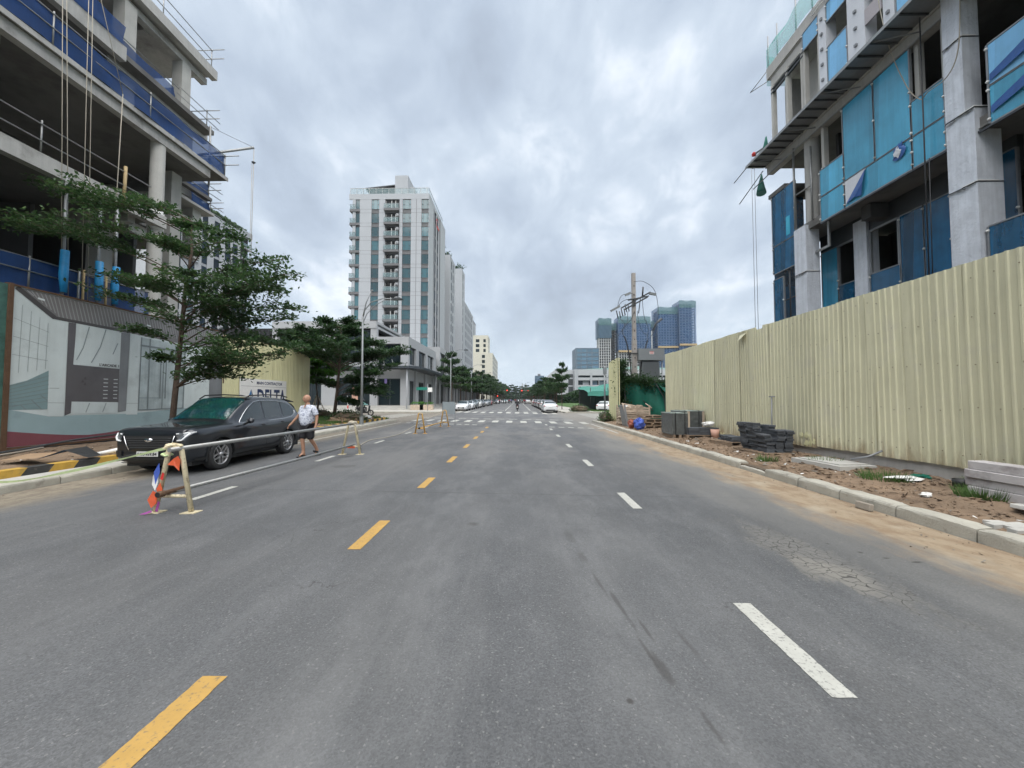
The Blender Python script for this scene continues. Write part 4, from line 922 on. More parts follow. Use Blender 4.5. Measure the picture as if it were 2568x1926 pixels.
rw('header_rail', 13.0, 13.1, 17.2, 19.4, 17.3, 17.38, m_steel_dk); rw('header_rail', 13.0, 13.1, 17.2, 19.4, 17.5, 17.56, m_steel_dk)
rw('partition_wall', 13.9, 14.1, 17.2, 18.1, 14.0, 17.7, m_conc_lt)
# roof edge netting and poles
for y in (19.6, 18.9, 17.6, 16.6, 15.3, 14.0, 12.7): wk('roof_pole', MB().tube([(13.05, y, 18.3), (13.05, y, 20.6)], 0.03, 6), m_steel_md, rb)
net([(13.0, 19.7), (13.0, 12.0), (13.0, 4.0)], 18.95, 20.1, m_nett, 'roof_net', 0.35, 0.4, rb)
net([(13.0, 19.7), (15.5, 19.7)], 18.0, 19.8, m_nett, 'roof_net', 0.3, 0.4, rb)
wk('edge_pipe', MB().tube([(12.9, 5, 18.62), (12.9, 16.5, 18.62)], 0.03, 6).tube([(12.88, 5, 18.45), (12.88, 16.5, 18.45)], 0.025, 6), m_white, rb)
wk('roof_stub', MB().tube([(13.1, 19.7, 18.9), (12.7, 20.6, 18.4)], 0.02, 6).tube([(12.7, 20.6, 18.4), (13.2, 19.8, 18.4)], 0.02, 6), m_pipe, rb)
# bundled green net, boom and hanging lines
for (x, y, z, s) in ((12.9, 19.7, 14.4, 0.9), (13.0, 20.3, 12.9, 0.75)):
    b = MB(); n = 9
    b.tube([(x, y, z + s), (x, y + 0.05, z + s * 0.5), (x + 0.02, y + 0.1, z), (x, y + 0.05, z - s * 0.35)], [0.03, 0.11, 0.2, 0.24], 9); wk('bundled_net', b, m_netg, rb)
hj3 = thing('roof_hoist', 'short hoist boom with red tip at the far corner of the blue building', 'hoist', (13, 18.8, 14.4))
wk('boom', MB().tube([(13.6, 18.2, 14.9), (12.9, 19.9, 14.85), (12.75, 20.4, 14.85)], 0.05, 8), m_steel_md, hj3)
wk('tip', MB().blob((12.72, 20.45, 14.85), (0.12, 0.12, 0.12), seed=2, amp=0.1), m_red, hj3)
wk('hoist_line', MB().tube([(12.6, 20.5, 14.7), (12.6, 20.5, 4.2)], 0.012, 5).tube([(12.75, 20.5, 14.2), (12.75, 20.5, 4.2)], 0.012, 5), m_steel_md, hj3)
wk('hook', MB().lathe([(0.02, 0.04), (0.1, 0.0), (0.02, -0.06)], (12.68, 20.5, 14.15), 8), m_steel_dk, hj3)
# slack cables across the big column
def cable(pts, r, mat, label, n=14):
    P = [Vector(p) for p in pts]; out = []
    for i in range(len(P) - 1):
        p0 = P[max(i - 1, 0)]; p1 = P[i]; p2 = P[i + 1]; p3 = P[min(i + 2, len(P) - 1)]
        for k in range(n):
            t = k / n
            out.append(0.5 * ((2 * p1) + (p2 - p0) * t + (2 * p0 - 5 * p1 + 4 * p2 - p3) * t * t + (3 * p1 - p0 - 3 * p2 + p3) * t ** 3))
    out.append(P[-1])
    return out
o = wk('rope', MB().tube(cable([(12.6, 13.6, 19.5), (12.75, 13.1, 14.5), (12.85, 12.6, 12.2), (12.9, 12.2, 11.3), (12.85, 11.9, 11.3), (12.8, 11.3, 11.3), (12.8, 11.0, 11.9), (12.8, 10.9, 13.5), (12.8, 10.8, 15.5)], 0, 0, ''), 0.015, 5), m_rope)
tag(o, 'slack pale rope looping across the big grey wrapped column', 'rope')
o = wk('cable', MB().tube([(12.85, 12.05, 14.5), (12.8, 12.05, 5.2)], 0.02, 5).tube([(12.85, 11.95, 9.2), (12.8, 11.95, 5.2)], 0.014, 5), m_ropedk)
tag(o, 'dark cable hanging straight down beside the big wrapped column', 'cable')
def leaves_far(b, c, rr):
    s = 0.35; b.add([(c[0] + rr.uniform(-s, s), c[1] + rr.uniform(-s, s), c[2] + rr.uniform(-s, s)) for _ in range(4)], [(0, 1, 2), (1, 2, 3)])
# ---------------------------------------------------------------- corner retail podium
pd = thing('retail_podium', 'low grey stone-clad corner retail block with dark canopy and tall shop windows', 'building', (-20, 60, 0.12))
def pw(nm, x0, x1, y0, y1, z0, z1, mat=None, par=None): return wk(nm, MB().box(x0, x1, y0, y1, z0, z1), mat or m_podium, par or pd)
B0 = 0.72
pw('floor_plinth', -50, -15.6, 56.6, 170, 0.12, B0, m_pave)
for k in range(4): pw('step', -31.5, -15.2 + 0.02 * k, 54.9 + 0.42 * k, 56.62, 0.12 + 0.14 * k, 0.25 + 0.14 * k, m_conc_lt)
for k in range(3): pw('side_step', -15.6, -14.7 + 0.0 - 0.3 * k, 56.63, 78, 0.12 + 0.14 * k, 0.25 + 0.14 * k, m_conc_lt)
pw('planter_wall', -38, -31.6, 55.4, 55.7, 0.12, 0.85, m_conc_lt)
# dark inner volume set back, stone frame built round it
pw('inner_wall', -49.5, -17.2, 58.6, 160, B0, 10.6, m_dark); pw('inner_wall', -49.5, -23, 58.7, 90, 10.6, 12.6, m_dark)
def shop(x0, x1, y, z0, z1, nx, par, nz=1, depth=0.0, mat=m_glass_dk):
    """framed glazing facing -y"""
    f = MB(); w = 0.05
    for i in range(nx + 1):
        x = x0 + (x1 - x0) * i / nx; f.box(x - w, x + w, y - 0.05, y + 0.03, z0, z1)
    for z in [z0, z1 - 0.1] + [z0 + (z1 - z0) * (j + 1) / nz for j in range(nz - 1)]: f.box(x0 + w, x1 - w, y - 0.045, y + 0.025, z, z + 0.1)
    o = wk('window', f, m_frame, par)
    for i in range(nx):
        xa = x0 + (x1 - x0) * i / nx; xb = x0 + (x1 - x0) * (i + 1) / nx
        wk('pane', MB().box(xa + w, xb - w, y - 0.01, y + 0.01, z0 + 0.1, z1 - 0.1), mat, o)
    return o
def shopx(x, y0, y1, z0, z1, ny, par, mat=m_glass_dk):
    """framed glazing facing +x"""
    f = MB(); w = 0.05
    for i in range(ny + 1):
        y = y0 + (y1 - y0) * i / ny; f.box(x - 0.03, x + 0.05, y - w, y + w, z0, z1)
    for z in (z0, z1 - 0.1): f.box(x - 0.025, x + 0.045, y0 + w, y1 - w, z, z + 0.1)
    o = wk('window', f, m_frame, par)
    for i in range(ny):
        ya = y0 + (y1 - y0) * i / ny; yb = y0 + (y1 - y0) * (i + 1) / ny
        wk('pane', MB().box(x - 0.01, x + 0.01, ya + w, yb - w, z0 + 0.1, z1 - 0.1), mat, o)
    return o
Y0 = 57.0
# left mass, top 13.35
pw('parapet', -37, -21.2, Y0, Y0 + 0.6, 12.3, 13.36); pw('roof_slab', -37, -21.2, Y0 + 0.6, 90, 12.7, 12.95, m_conc)
pw('parapet', -21.8, -21.2, Y0 + 0.6, 80, 12.3, 13.36)
for x0, x1 in ((-37, -36.2), (-32.8, -31.8), (-29.4, -27.2), (-22.1, -21.2)): pw('pier', x0, x1, Y0 + 0.1, Y0 + 0.9, B0 if x0 > -30 else 6.7, 12.3)
for x0, x1 in ((-36.2, -32.8), (-31.8, -29.4), (-27.2, -22.1)): shop(x0, x1, Y0 + 0.8, 7.2, 12.2, 2, pd)
pw('band', -37, -21.2, Y0 + 0.3, Y0 + 0.9, 6.5, 7.2)
pw('band', -37, -21.2, Y0 + 0.3, Y0 + 0.9, 4.9, 5.9)
for x0, x1 in ((-37, -36.2), (-33, -32.2)): pw('pier', x0, x1, Y0 + 0.1, Y0 + 0.9, B0, 6.5)
for x0, x1 in ((-36.2, -33), (-32.2, -29.4), (-27.2, -22.1)): shop(x0, x1, Y0 + 0.8, B0, 4.9, 3, pd)
# corner mass, top 11
pw('parapet', -21.2, -16.3, Y0 - 0.05, Y0 + 0.4, 9.95, 10.98); pw('parapet', -16.8, -16.3, Y0 + 0.4, 76, 9.9, 10.98)
pw('roof_slab', -21.2, -16.8, Y0 + 0.4, 80, 10.0, 10.2, m_conc)
pw('pier', -17.5, -16.3, Y0 - 0.05, Y0 + 0.7, B0, 9.95); pw('pier', -21.2, -20.9, Y0 - 0.05, Y0 + 0.7, B0, 9.95)
shop(-20.9, -17.5, Y0 + 0.5, 6.85, 9.95, 1, pd); shop(-20.9, -17.5, Y0 + 0.5, B0, 4.75, 2, pd); pw('fascia', -20.9, -17.5, Y0 + 0.3, Y0 + 0.6, 4.75, 6.85)
yb = [57.65, 61.15, 62.95, 67.5, 69.1, 73.9, 76.0]
pw('band', -16.9, -16.3, Y0 + 0.7, 76, 9.6, 9.9); pw('band', -16.9, -16.3, Y0 + 0.7, 76, 6.1, 6.9); pw('band', -16.95, -16.6, Y0 + 0.7, 76, 4.5, 6.1)
for k in range(0, 6, 2):
    shopx(-16.65, yb[k], yb[k + 1], 6.9, 9.6, 2, pd); shopx(-16.75, yb[k], yb[k + 1], B0, 4.5, 2, pd)
    pw('pier', -16.95, -16.3, yb[k + 1], yb[k + 2] if k + 2 < 7 else 76, B0, 9.6)
# taller piece and the long arcade beyond
pw('parapet', -21.0, -15.9, 78.2, 90, 11.2, 12.35); pw('pier', -21, -16.0, 78.2, 79.4, B0, 11.2); pw('pier', -17, -15.9, 84.5, 86, B0, 11.2)
shopx(-16.4, 79.4, 84.5, 6.4, 11.2, 2, pd); shopx(-16.5, 79.4, 84.5, B0, 4.8, 2, pd)
for k in range(16):
    y = 87 + 5.0 * k
    pw('pier', -16.9, -16.1, y, y + 0.9, B0, 7.5); shopx(-16.6, y + 0.9, y + 5.0, B0, 4.4, 2, pd)
pw('band', -16.9, -16.2, 86, 168, 4.4, 7.4)
# canopy
cp = MB(); cp.prism([(-37.0, 55.9), (-22.0, 55.9), (-20.0, 54.7), (-15.6, 54.7), (-14.2, 56.2), (-14.2, 168), (-16.3, 168), (-16.3, 57.0), (-37.0, 57.0)], 6.1, 6.45, 'z')
wk('canopy', cp, M('canopy_metal', (0.045, 0.055, 0.065), 0.5, 0.3, var=0.1), pd)
for k in range(18): pw('canopy_rib', -19.8 + 0.25 * k, -19.72 + 0.25 * k, 54.8, 56.9, 6.03, 6.099, m_steel_dk)
for x in (-19.3, -18.0): wk('canopy_stay', MB().tube([(x - 0.8, 56.95, 7.6), (x, 55.4, 6.45)], 0.05, 6), m_steel_md, pd)
wk('pole', MB().tube([(-16.0, 55.2, 0.12), (-16.0, 55.2, 6.15)], 0.09, 8).tube([(-15.0, 70, 0.12), (-15.0, 70, 6.15)], 0.09, 8).tube([(-15.0, 84, 0.12), (-15.0, 84, 6.15)], 0.09, 8), m_white_wall, pd)
wk('poster', MB().box(-25.0, -24.1, 57.62, 57.65, 1.0, 3.4), M('poster_print', (0.5, 0.3, 0.22), 0.5, var=0.4, scale=2), pd)
wk('poster', MB().box(-20.0, -19.6, 57.3, 57.33, 4.0, 4.7), M('poster_violet', (0.2, 0.15, 0.4), 0.5, var=0.3, scale=3), pd)

# ---------------------------------------------------------------- apartment towers
def tower(label, x0, x1, y0, y1, H, rows, front, side, mat=m_white_wall, smat=m_white_wall2, top0=None, pitch=3.15, base=0.12, wh=2.25, detail=True, name='apartment_tower', gmat=None, group=None):
    """front: list of (xa, xb, kind) on the face y0; side: list of (ya, yb) on the face x1. kinds: w window, b balcony recess"""
    gm = gmat or m_glass
    t = thing(name, label, 'apartment building', ((x0 + x1) / 2, y0, base), group=group)
    top0 = top0 or H - 1.35
    D = 0.22 if detail else 0.12
    wk('core', MB().box(x0 + 0.02, x1 - D, y0 + D, y1, base, H - 0.3), m_spandrel if detail else mat, t)
    # white pilasters between the openings
    fr_ = sorted(front); xs = x0; k = 0
    for (xa, xb, kd) in fr_:
        if xa - xs > 0.05: wk('wall_panel', MB().box(xs, xa, y0, y0 + D, base, top0), mat, t)
        xs = xb
    if x1 - xs > 0.05: wk('wall_panel', MB().box(xs, x1, y0, y0 + D, base, top0), mat, t)
    wk('top_band', MB().box(x0 - (0.8 if detail else 0), x1, y0 - 0.02, y0 + D, top0, H).box(x1 - D, x1 + 0.02, y0 + D, y1, top0, H), mat, t)
    ys = y0 + D
    for (ya, yb_) in sorted(side):
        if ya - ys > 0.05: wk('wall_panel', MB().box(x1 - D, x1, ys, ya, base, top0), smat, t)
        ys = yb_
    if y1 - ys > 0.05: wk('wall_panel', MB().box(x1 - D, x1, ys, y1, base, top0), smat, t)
    cache = {}
    for r in range(rows):
        zt = top0 - pitch * r; zb = zt - wh
        if zb < base + 1: break
        for ci, (xa, xb, kd) in enumerate(fr_):
            key = (ci,); w = xb - xa
            if kd == 'w':
                if key not in cache:
                    f = MB(); q = 0.05
                    f.box(0, w, -0.03, 0.04, 0, 0.08).box(0, w, -0.03, 0.04, wh - 0.08, wh).box(0, 0.07, -0.03, 0.04, 0.08, wh - 0.08).box(w - 0.07, w, -0.03, 0.04, 0.08, wh - 0.08)
                    if detail:
                        f.box(w * 0.24 - q / 2, w * 0.24 + q / 2, -0.03, 0.04, 0.08, wh - 0.08).box(w * 0.76 - q / 2, w * 0.76 + q / 2, -0.03, 0.04, 0.08, wh - 0.08)
                        f.box(0.07, w * 0.24 - q / 2, -0.03, 0.04, wh * 0.45, wh * 0.5).box(w * 0.76 + q / 2, w - 0.07, -0.03, 0.04, wh * 0.45, wh * 0.5)
                    cache[key] = (f.mesh('window', m_frame), MB().box(0.07, w - 0.07, 0.0, 0.02, 0.08, wh - 0.08).mesh('pane', gm))
                o = wk('window', cache[key][0], parent=t, loc=(xa, y0 + D - 0.05, zb))
                p_ = mk('pane', cache[key][1], parent=o)
                if not detail: pass
            elif kd == 'b':
                if key not in cache:
                    w0 = MB().box(0, w, 0, 0.02, 0, wh + 0.25)           # dark recess glazing
                    f = MB().box(0.15, w * 0.72, -0.05, 0.0, 0, 0.05).box(0.15, 0.2, -0.05, 0.0, 0.05, wh * 0.9).box(w * 0.42, w * 0.46, -0.05, 0.0, 0.05, wh * 0.9).box(w * 0.7, w * 0.74, -0.05, 0, 0.05, wh * 0.9)
                    bl = MB().box(-0.15, w + 0.0, -0.75, 0.0, -0.5, -0.0)
                    gl = MB().box(-0.12, w - 0.05, -0.72, -0.7, 0.05, 1.05).box(-0.14, -0.12, -0.72, 0, 0.05, 1.05)
                    hr = MB().box(-0.15, w, -0.74, -0.69, 1.05, 1.1)
                    ac = MB().box(w * 0.78, w * 0.97, -0.5, -0.2, wh * 0.62, wh * 0.9).lathe([(0.0, -0.52), (0.2, -0.52), (0.22, -0.5)], (w * 0.87, 0, wh * 0.76), 10, 'y')
                    cache[key] = [w0.mesh('balcony_glazing', m_glass_dk), f.mesh('door_frame', m_white), bl.mesh('balcony_slab', m_spandrel), gl.mesh('balustrade', m_rail_gl), hr.mesh('handrail', m_steel_md), ac.mesh('air_conditioner', m_steel_md)]
                c = cache[key]
                o = wk('balcony', c[2], parent=t, loc=(xa, y0 + D, zb - 0.02))
                for nm, me in (('balcony_glazing', c[0]), ('door_frame', c[1]), ('balustrade', c[3]), ('handrail', c[4])): mk(nm, me, parent=o)
                if r: mk('air_conditioner', c[5], parent=o)
            elif kd == 'c':            # corner balcony sticking out to the left
                if key not in cache:
                    cache[key] = [MB().box(-1.3, w, -0.4, 2.5, -0.55, 0).mesh('balcony_slab', m_spandrel), MB().box(-1.28, -1.25, -0.38, 2.4, 0, 1.05).box(-1.25, 0.0, -0.38, -0.36, 0, 1.05).mesh('balustrade', m_rail_gl),
                                  MB().box(0, w, -0.02, 0.02, 0, wh).mesh('pane', gm), MB().box(-1.3, 0, -0.4, -0.36, 1.05, 1.1).box(-1.3, -1.26, -0.36, 2.4, 1.05, 1.1).mesh('handrail', m_steel_md)]
                c = cache[key]
                o = wk('balcony', c[0], parent=t, loc=(xa, y0 + D, zb - 0.02))
                for nm, me in (('balustrade', c[1]), ('pane', c[2]), ('handrail', c[3])): mk(nm, me, parent=o)
        for ci, (ya, yb_) in enumerate(sorted(side)):
            key = ('s', ci); w = yb_ - ya
            if key not in cache:
                cache[key] = (MB().box(-0.04, 0.03, 0, w, 0, 0.08).box(-0.04, 0.03, 0, w, wh - 0.08, wh).box(-0.04, 0.03, 0, 0.07, 0.08, wh - 0.08).box(-0.04, 0.03, w - 0.07, w, 0.08, wh - 0.08).mesh('window', m_frame),
                              MB().box(-0.02, 0, 0.07, w - 0.07, 0.08, wh - 0.08).mesh('pane', m_glass_side))
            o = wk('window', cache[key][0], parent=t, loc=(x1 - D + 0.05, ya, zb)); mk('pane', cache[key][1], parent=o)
        if detail:
            wk('floor_joint', MB().box(x0 + 1.7, x1 - 0.01, y0 - 0.004, y0 + 0.01, 0, 0.05).mesh('floor_joint', m_spandrel), parent=t, loc=(0, 0, zt + 0.01))
            wk('floor_joint', MB().box(x0 + 1.7, x1 - 0.01, y0 - 0.004, y0 + 0.01, 0, 0.05).mesh('floor_joint', m_spandrel), parent=t, loc=(0, 0, zb - 0.06))
    return t
T1 = tower('tall white apartment tower nearest the crossing with red sign high on its side', -37.4, -20.0, 85.0, 104.0, 48.1, 12,
           [(-36.7, -35.75, 'c'), (-33.1, -31.35, 'w'), (-30.0, -26.75, 'b'), (-26.05, -24.1, 'w'), (-21.75, -20.1, 'w')], [(90.6, 92.6), (93.3, 95.3)], top0=46.85)
wk('wall_groove', MB().box(-22.95, -22.85, 84.99, 85.02, 12, 48).box(-20.01, -19.97, 89.6, 90.1, 12, 47).box(-20.01, -19.97, 96.3, 97.4, 12, 48), m_spandrel, T1)
rt = MB(); wk('stair_core', MB().box(-28.3, -25.3, 86.5, 92, 48, 53.2).box(-25.3, -24.2, 88, 96, 48, 51.2), m_white_wall, T1)
wk('roof_lounge', MB().box(-34.5, -28.31, 88, 96, 47.9, 50.0), m_glass_dk, T1)
wk('lounge_roof', MB().prism([(-35.2, 50.2), (-28.31, 50.9), (-28.31, 51.15), (-35.3, 50.4)], 86.6, 97, 'y'), m_steel_dk, T1)
rl = MB(); rh = MB()
for (xa, xb) in ((-38.0, -23.0), (-23.0, -20.1)): rl.box(xa, xb, 85.1, 85.13, 48.1, 49.4); rh.box(xa, xb, 85.08, 85.16, 49.4, 49.5)
for k in range(13): rh.box(-38 + 1.45 * k, -37.93 + 1.45 * k, 85.08, 85.16, 48.1, 49.4)
rl.box(-20.13, -20.1, 85.2, 101, 48.1, 49.4); rh.box(-20.16, -20.08, 85.2, 101, 49.4, 49.5)
wk('roof_balustrade', rl, m_rail_gl, T1); wk('roof_handrail', rh, m_pipe, T1)
lg = MB()
for a0, a1, ry, rz_ in ((40, 330, 1.5, 1.25),):
    for k in range(24):
        a = rad(a0 + (a1 - a0) * k / 24); b_ = rad(a0 + (a1 - a0) * (k + 1) / 24)
        lg.add([(-19.95, 93.6 + ry * math.cos(a), 45.0 + rz_ * math.sin(a)), (-19.95, 93.6 + ry * math.cos(b_), 45.0 + rz_ * math.sin(b_)), (-19.95, 93.6 + ry * 0.75 * math.cos(b_), 45.0 + rz_ * 0.78 * math.sin(b_)), (-19.95, 93.6 + ry * 0.75 * math.cos(a), 45.0 + rz_ * 0.78 * math.sin(a))], [(0, 1, 2, 3)])
for k in range(4): lg.box(-19.96, -19.93, 93.3 + 0.62 * k, 93.75 + 0.62 * k, 43.9, 44.5 + 0.1 * (k % 2))
wk('sign_logo', lg, m_red, T1)
tower('white tower block just behind the first one, shrubs on its roof corner', -36, -20.0, 112.0, 121.0, 44.3, 13, [(-24.5, -22.8, 'w')], [(113.5, 115.0), (116.5, 118.0)], detail=False, top0=43.0)
TR3 = tower('plain white tower slab with potted trees on its roof edge, third in the row', -34, -20.0, 136.0, 143.0, 48.4, 14, [(-23.5, -22.5, 'w')], [(138.0, 139.2)], detail=False, top0=47.0)
tower('far white apartment block with closely spaced side windows', -34, -20.2, 145.0, 172.0, 38.7, 11, [(-23, -21, 'w')], [(147, 148.6), (150.5, 152), (154, 155.6), (157.5, 159), (161, 162.6), (165, 167)], detail=False, top0=37.4, pitch=3.2)
for (x, y, z, s_) in ((-21.0, 113.0, 44.4, 0.9), (-20.8, 137, 48.5, 1.2), (-22.0, 136.8, 48.5, 0.8)):
    b = MB(); rr = random.Random(int(y))
    for _ in range(60): leaves_far(b, (x + rr.gauss(0, s_ * 0.5), y + rr.gauss(0, s_ * 0.5), z + abs(rr.gauss(0, s_ * 0.7))), rr)
    wk('roof_shrub', b, m_leafd, TR3)
cw = M('cream_tower_lit', (0.6, 0.6, 0.54), 0.75, var=0.05)  # paler copy of the cream wall: light on the side faces put into colour
tower('tall cream apartment block with dark stair window strip, down the street', -34.6, -22.0, 281.0, 300.0, 48.4, 12, [(-31, -28.3, 'w'), (-25.4, -23.6, 'w')], [(284, 286), (290, 292)], mat=m_cream_wall, smat=cw, detail=False, top0=45.6, pitch=3.6, gmat=m_glass_dk)
tower('lower cream apartment block in front with balconies at its street side', -33.0, -18.0, 272.0, 340.0, 34.3, 9, [(-25.6, -23.4, 'w')], [(276, 281), (286, 291), (296, 301), (306, 311), (318, 323), (330, 335)], mat=m_cream_wall, smat=cw, detail=False, top0=33.0, pitch=3.6, gmat=m_glass_dk)
tower('slim grey apartment tower glimpsed between white blocks and cream blocks', -46, -36.5, 310.0, 330.0, 66, 16, [(-45, -43, 'w'), (-41, -39, 'w')], [(314, 316)], mat=m_spandrel, smat=m_white_wall, detail=False)
# white slab block seen at the left behind the concrete building
T9 = tower('white apartment block with dark windows seen behind the concrete shell on the left', -100, -77.0, 78.0, 106.8, 48.2, 13, [], [(84.0, 85.6), (87.6, 89.4), (91.3, 93.0), (95.0, 96.8), (98.6, 100.5), (101.3, 103.2)], top0=47.0, pitch=3.2, wh=2.5, detail=False, gmat=m_glass_blue)
sb = MB(); sgls = MB()
for k in range(12):
    z = 44.2 - 3.2 * k; sb.box(-80, -76.4, 104.0, 108.0, z - 0.35, z); sgls.box(-76.5, -76.42, 104.1, 107.9, z, z + 1.1).box(-80, -76.5, 107.9, 107.98, z, z + 1.1); sb.box(-78, -76.6, 86.0, 90.2, z - 0.3, z); sgls.box(-76.7, -76.62, 86.1, 90.1, z, z + 1.1)
wk('balcony_slabs', sb, m_white_wall, T9); wk('balustrade', sgls, m_rail_gl, T9)
wk('balcony_recess', MB().box(-78, -76.9, 104.2, 106.9, 6, 47), m_dark, T9)
wk('roof_slab', MB().box(-82, -76.4, 103.5, 108.0, 47.3, 48.9), m_white_wall, T9)
rgd = MB()
for k in range(16): rgd.blob((-77.3, 88 + 1.2 * k, 49.0), (0.5, 0.9, 0.5 + 0.3 * R.random()), k, 0.5, 6)
wk('roof_garden', rgd, m_leaf, T9)

# ---------------------------------------------------------------- towers under nets, right distance
def shell(label, x0, x1, y, dep, H, z_net, netm, nf=30, band=None, colm=None, nx=6):
    t = thing('tower_under_construction', label, 'high-rise', ((x0 + x1) / 2, y, 0), group='net-covered high-rises under construction')
    pit = H / nf
    sl = MB().box(x0, x1, y, y + dep, -0.35, 0).mesh('floor_slab', colm or m_conc_lt)
    for k in range(1, nf): wk('floor_slab', sl, parent=t, loc=(0, 0, pit * k))
    c = MB()
    for i in range(nx + 1):
        x = x0 + (x1 - x0) * i / nx; c.box(x - 0.35, x + 0.35, y + 0.05, y + 0.9, 0, H)
    for j in range(1, 4): c.box(x0, x0 + 0.8, y + dep * j / 4, y + dep * j / 4 + 1.0, 0, H)
    wk('columns', c, colm or m_conc_lt, t)
    wk('inner_wall', MB().box(x0 + 1.2, x1 - 1.2, y + 4, y + dep - 1, 0, H), m_dark, t)
    b = MB(); n = 14
    for j in range(n + 1):
        for i in range(9):
            x = x0 - 0.9 + (x1 - x0 + 1.8) * i / 8; z = z_net + (H + 2.5 - z_net) * j / n
            b.v.append((x, y - 1.2 + 0.25 * math.sin(i * 2.1 + j), z + (0.8 * math.sin(i * 1.3) if j == n else 0)))
    for j in range(n):
        for i in range(8): a = j * 9 + i; b.f.append([a, a + 1, a + 10, a + 9]); b.m.append(0); b.sm.append(True)
    b.add([(x0 - 0.9, y - 1.2, z_net), (x0 - 0.9, y - 1.2, H + 2.5), (x0 - 0.9, y + dep, H + 2.5), (x0 - 0.9, y + dep, z_net)], [(0, 1, 2, 3)])
    wk('debris_net', b, netm, t)
    wk('top_net', MB().add([(x0 - 1, y - 1.45, H - 5), (x1 + 1, y - 1.45, H - 5), (x1 + 1, y - 1.45, H + 2.6), (x0 - 1, y - 1.45, H + 3.2)], [(0, 1, 2, 3)]), m_net_far_t, t)
    if band: wk('catch_fan', MB().box(x0 - 1, x1 + 1, y - 2.6, y - 1.3, band, band + 2.0), m_band, t)
    return t
m_net_far = M('far_blue_net', (0.02, 0.075, 0.18), 0.8, var=0.2, scale=0.06, alpha=0.7, streak=0.05)
m_net_far2 = M('far_slate_net', (0.04, 0.09, 0.14), 0.8, var=0.15, scale=0.05, alpha=0.8)
m_net_far_t = M('far_teal_net', (0.09, 0.2, 0.2), 0.8, var=0.15, scale=0.1, alpha=0.5)
m_band = M('ochre_band', (0.36, 0.26, 0.13), 0.8, var=0.1)
m_farconc = M('far_concrete', (0.42, 0.43, 0.43), 0.85, var=0.1, scale=0.1)
Yt = 420
shell('net-topped pale concrete tower, leftmost of the tall cluster, bare floors below its dark net', 88.8, 101, Yt, 16, 87, 68, m_net_far2, 30, colm=m_farconc, nx=5)
shell('narrow dark concrete tower shell between pale and blue towers', 101.6, 109.5, Yt + 8, 16, 83, 78, m_net_far2, 28, colm=m_conc_dk, nx=4)
shell('blue netted tower behind the utility pole with ochre catch fan', 110.2, 143.5, Yt, 18, 89, 54, m_net_far, 31, band=52.5, colm=m_farconc, nx=12)
shell('dark blue netted tower set back between its two taller neighbours', 142.5, 154, Yt + 10, 16, 86, 0, m_net_far, 30, nx=3)
shell('wide blue netted tower second from the right with orange catch fan', 153, 174, Yt, 18, 99, 0, m_net_far, 34, band=57, nx=7)
shell('tallest blue netted tower at the right end of the cluster', 174.6, 191, Yt - 4, 18, 105, 0, m_net_far, 36, band=59, nx=5)
T8 = tower('broad blue glass residential slab left of the netted towers', 44.8, 63.3, 300, 318, 41.5, 12, [(46.2, 49, 'w'), (49.5, 53.5, 'w'), (54, 57.5, 'w'), (58, 62.8, 'w')], [], mat=M('slab_bluegrey', (0.09, 0.13, 0.17), 0.5, var=0.1), smat=M('slab_edge_pale', (0.2, 0.28, 0.3), 0.5, var=0.1), detail=False, top0=40.6, pitch=3.2, wh=2.4, gmat=m_glass_blue)
for (xa, xb, y, h, lb) in ((27, 41, 600, 38, 'distant blue net-covered slab above the street trees'), (10, 16, 1100, 44, 'far hazy tower, leftmost of three beyond the trees'), (20, 26, 1150, 46, 'far hazy tower, middle of three beyond the trees'), (32, 48, 1200, 34, 'far hazy low block, right of the three hazy towers')):
    x_ = xa; w_ = xb - xa
    t_ = thing('distant_tower', lb, 'high-rise', (x_ + w_ / 2, y, 0)); b = MB().box(x_, x_ + w_, y, y + 20, 0, h)
    for k in range(1, int(h / 3.5)): b.box(x_ - 0.2, x_ + w_ + 0.2, y - 0.3, y, 3.5 * k, 3.5 * k + 0.7, 1)
    wk('body', b, [m_net_far2 if y < 1000 else m_white_wall, m_net_far if y < 1000 else m_spandrel], t_)
    wk('roof_plant', MB().box(x_ + w_ * 0.3, x_ + w_ * 0.6, y + 4, y + 12, h, h + 3), m_spandrel, t_)

# ---------------------------------------------------------------- white school-like block, right
sc = thing('school_building', 'low white four-storey block with ribbon windows and a shallow green roof', 'building', (30, 160, 0.1))
def sw(nm, x0, x1, y0, y1, z0, z1, mat): return wk(nm, MB().box(x0, x1, y0, y1, z0, z1), mat, sc)
sw('core', 24.5, 74, 161, 185, 0.1, 12.2, m_glass_dk)
wk('end_wall', MB().prism([(11.7, 0.1), (23.2, 0.1), (23.2, 13.85), (15.4, 13.85), (11.7, 10.6)], 160, 184, 'y'), m_white_wall2, sc)
for k, z in enumerate((3.0, 6.3, 9.4)): sw('floor_band', 23.2, 75, 159.2, 161, z, z + (1.15 if k else 0.9), m_white_wall2)
sw('parapet', 23.2, 75, 159.0, 161, 11.4, 13.9, m_white_wall2)
for k in range(8): sw('pier', 23.2 + 6.6 * k, 24.0 + 6.6 * k + (0.8 if k == 0 else 0), 158.9, 159.2, 0.1, 13.9 if k == 0 else 12.6, m_white_wall)
for k in range(14):
    for z in (4.0, 7.3): wk('window', MB().box(27.0 + 3.3 * k, 29.6 + 3.3 * k, 160.8, 160.9, z + 0.3, z + 2.0), m_glass_blue if k % 3 else m_white_wall, sc)
    wk('window', MB().box(26.8 + 3.3 * k, 29.9 + 3.3 * k, 160.7, 160.9, 10.6, 11.3), m_glass_dk, sc)
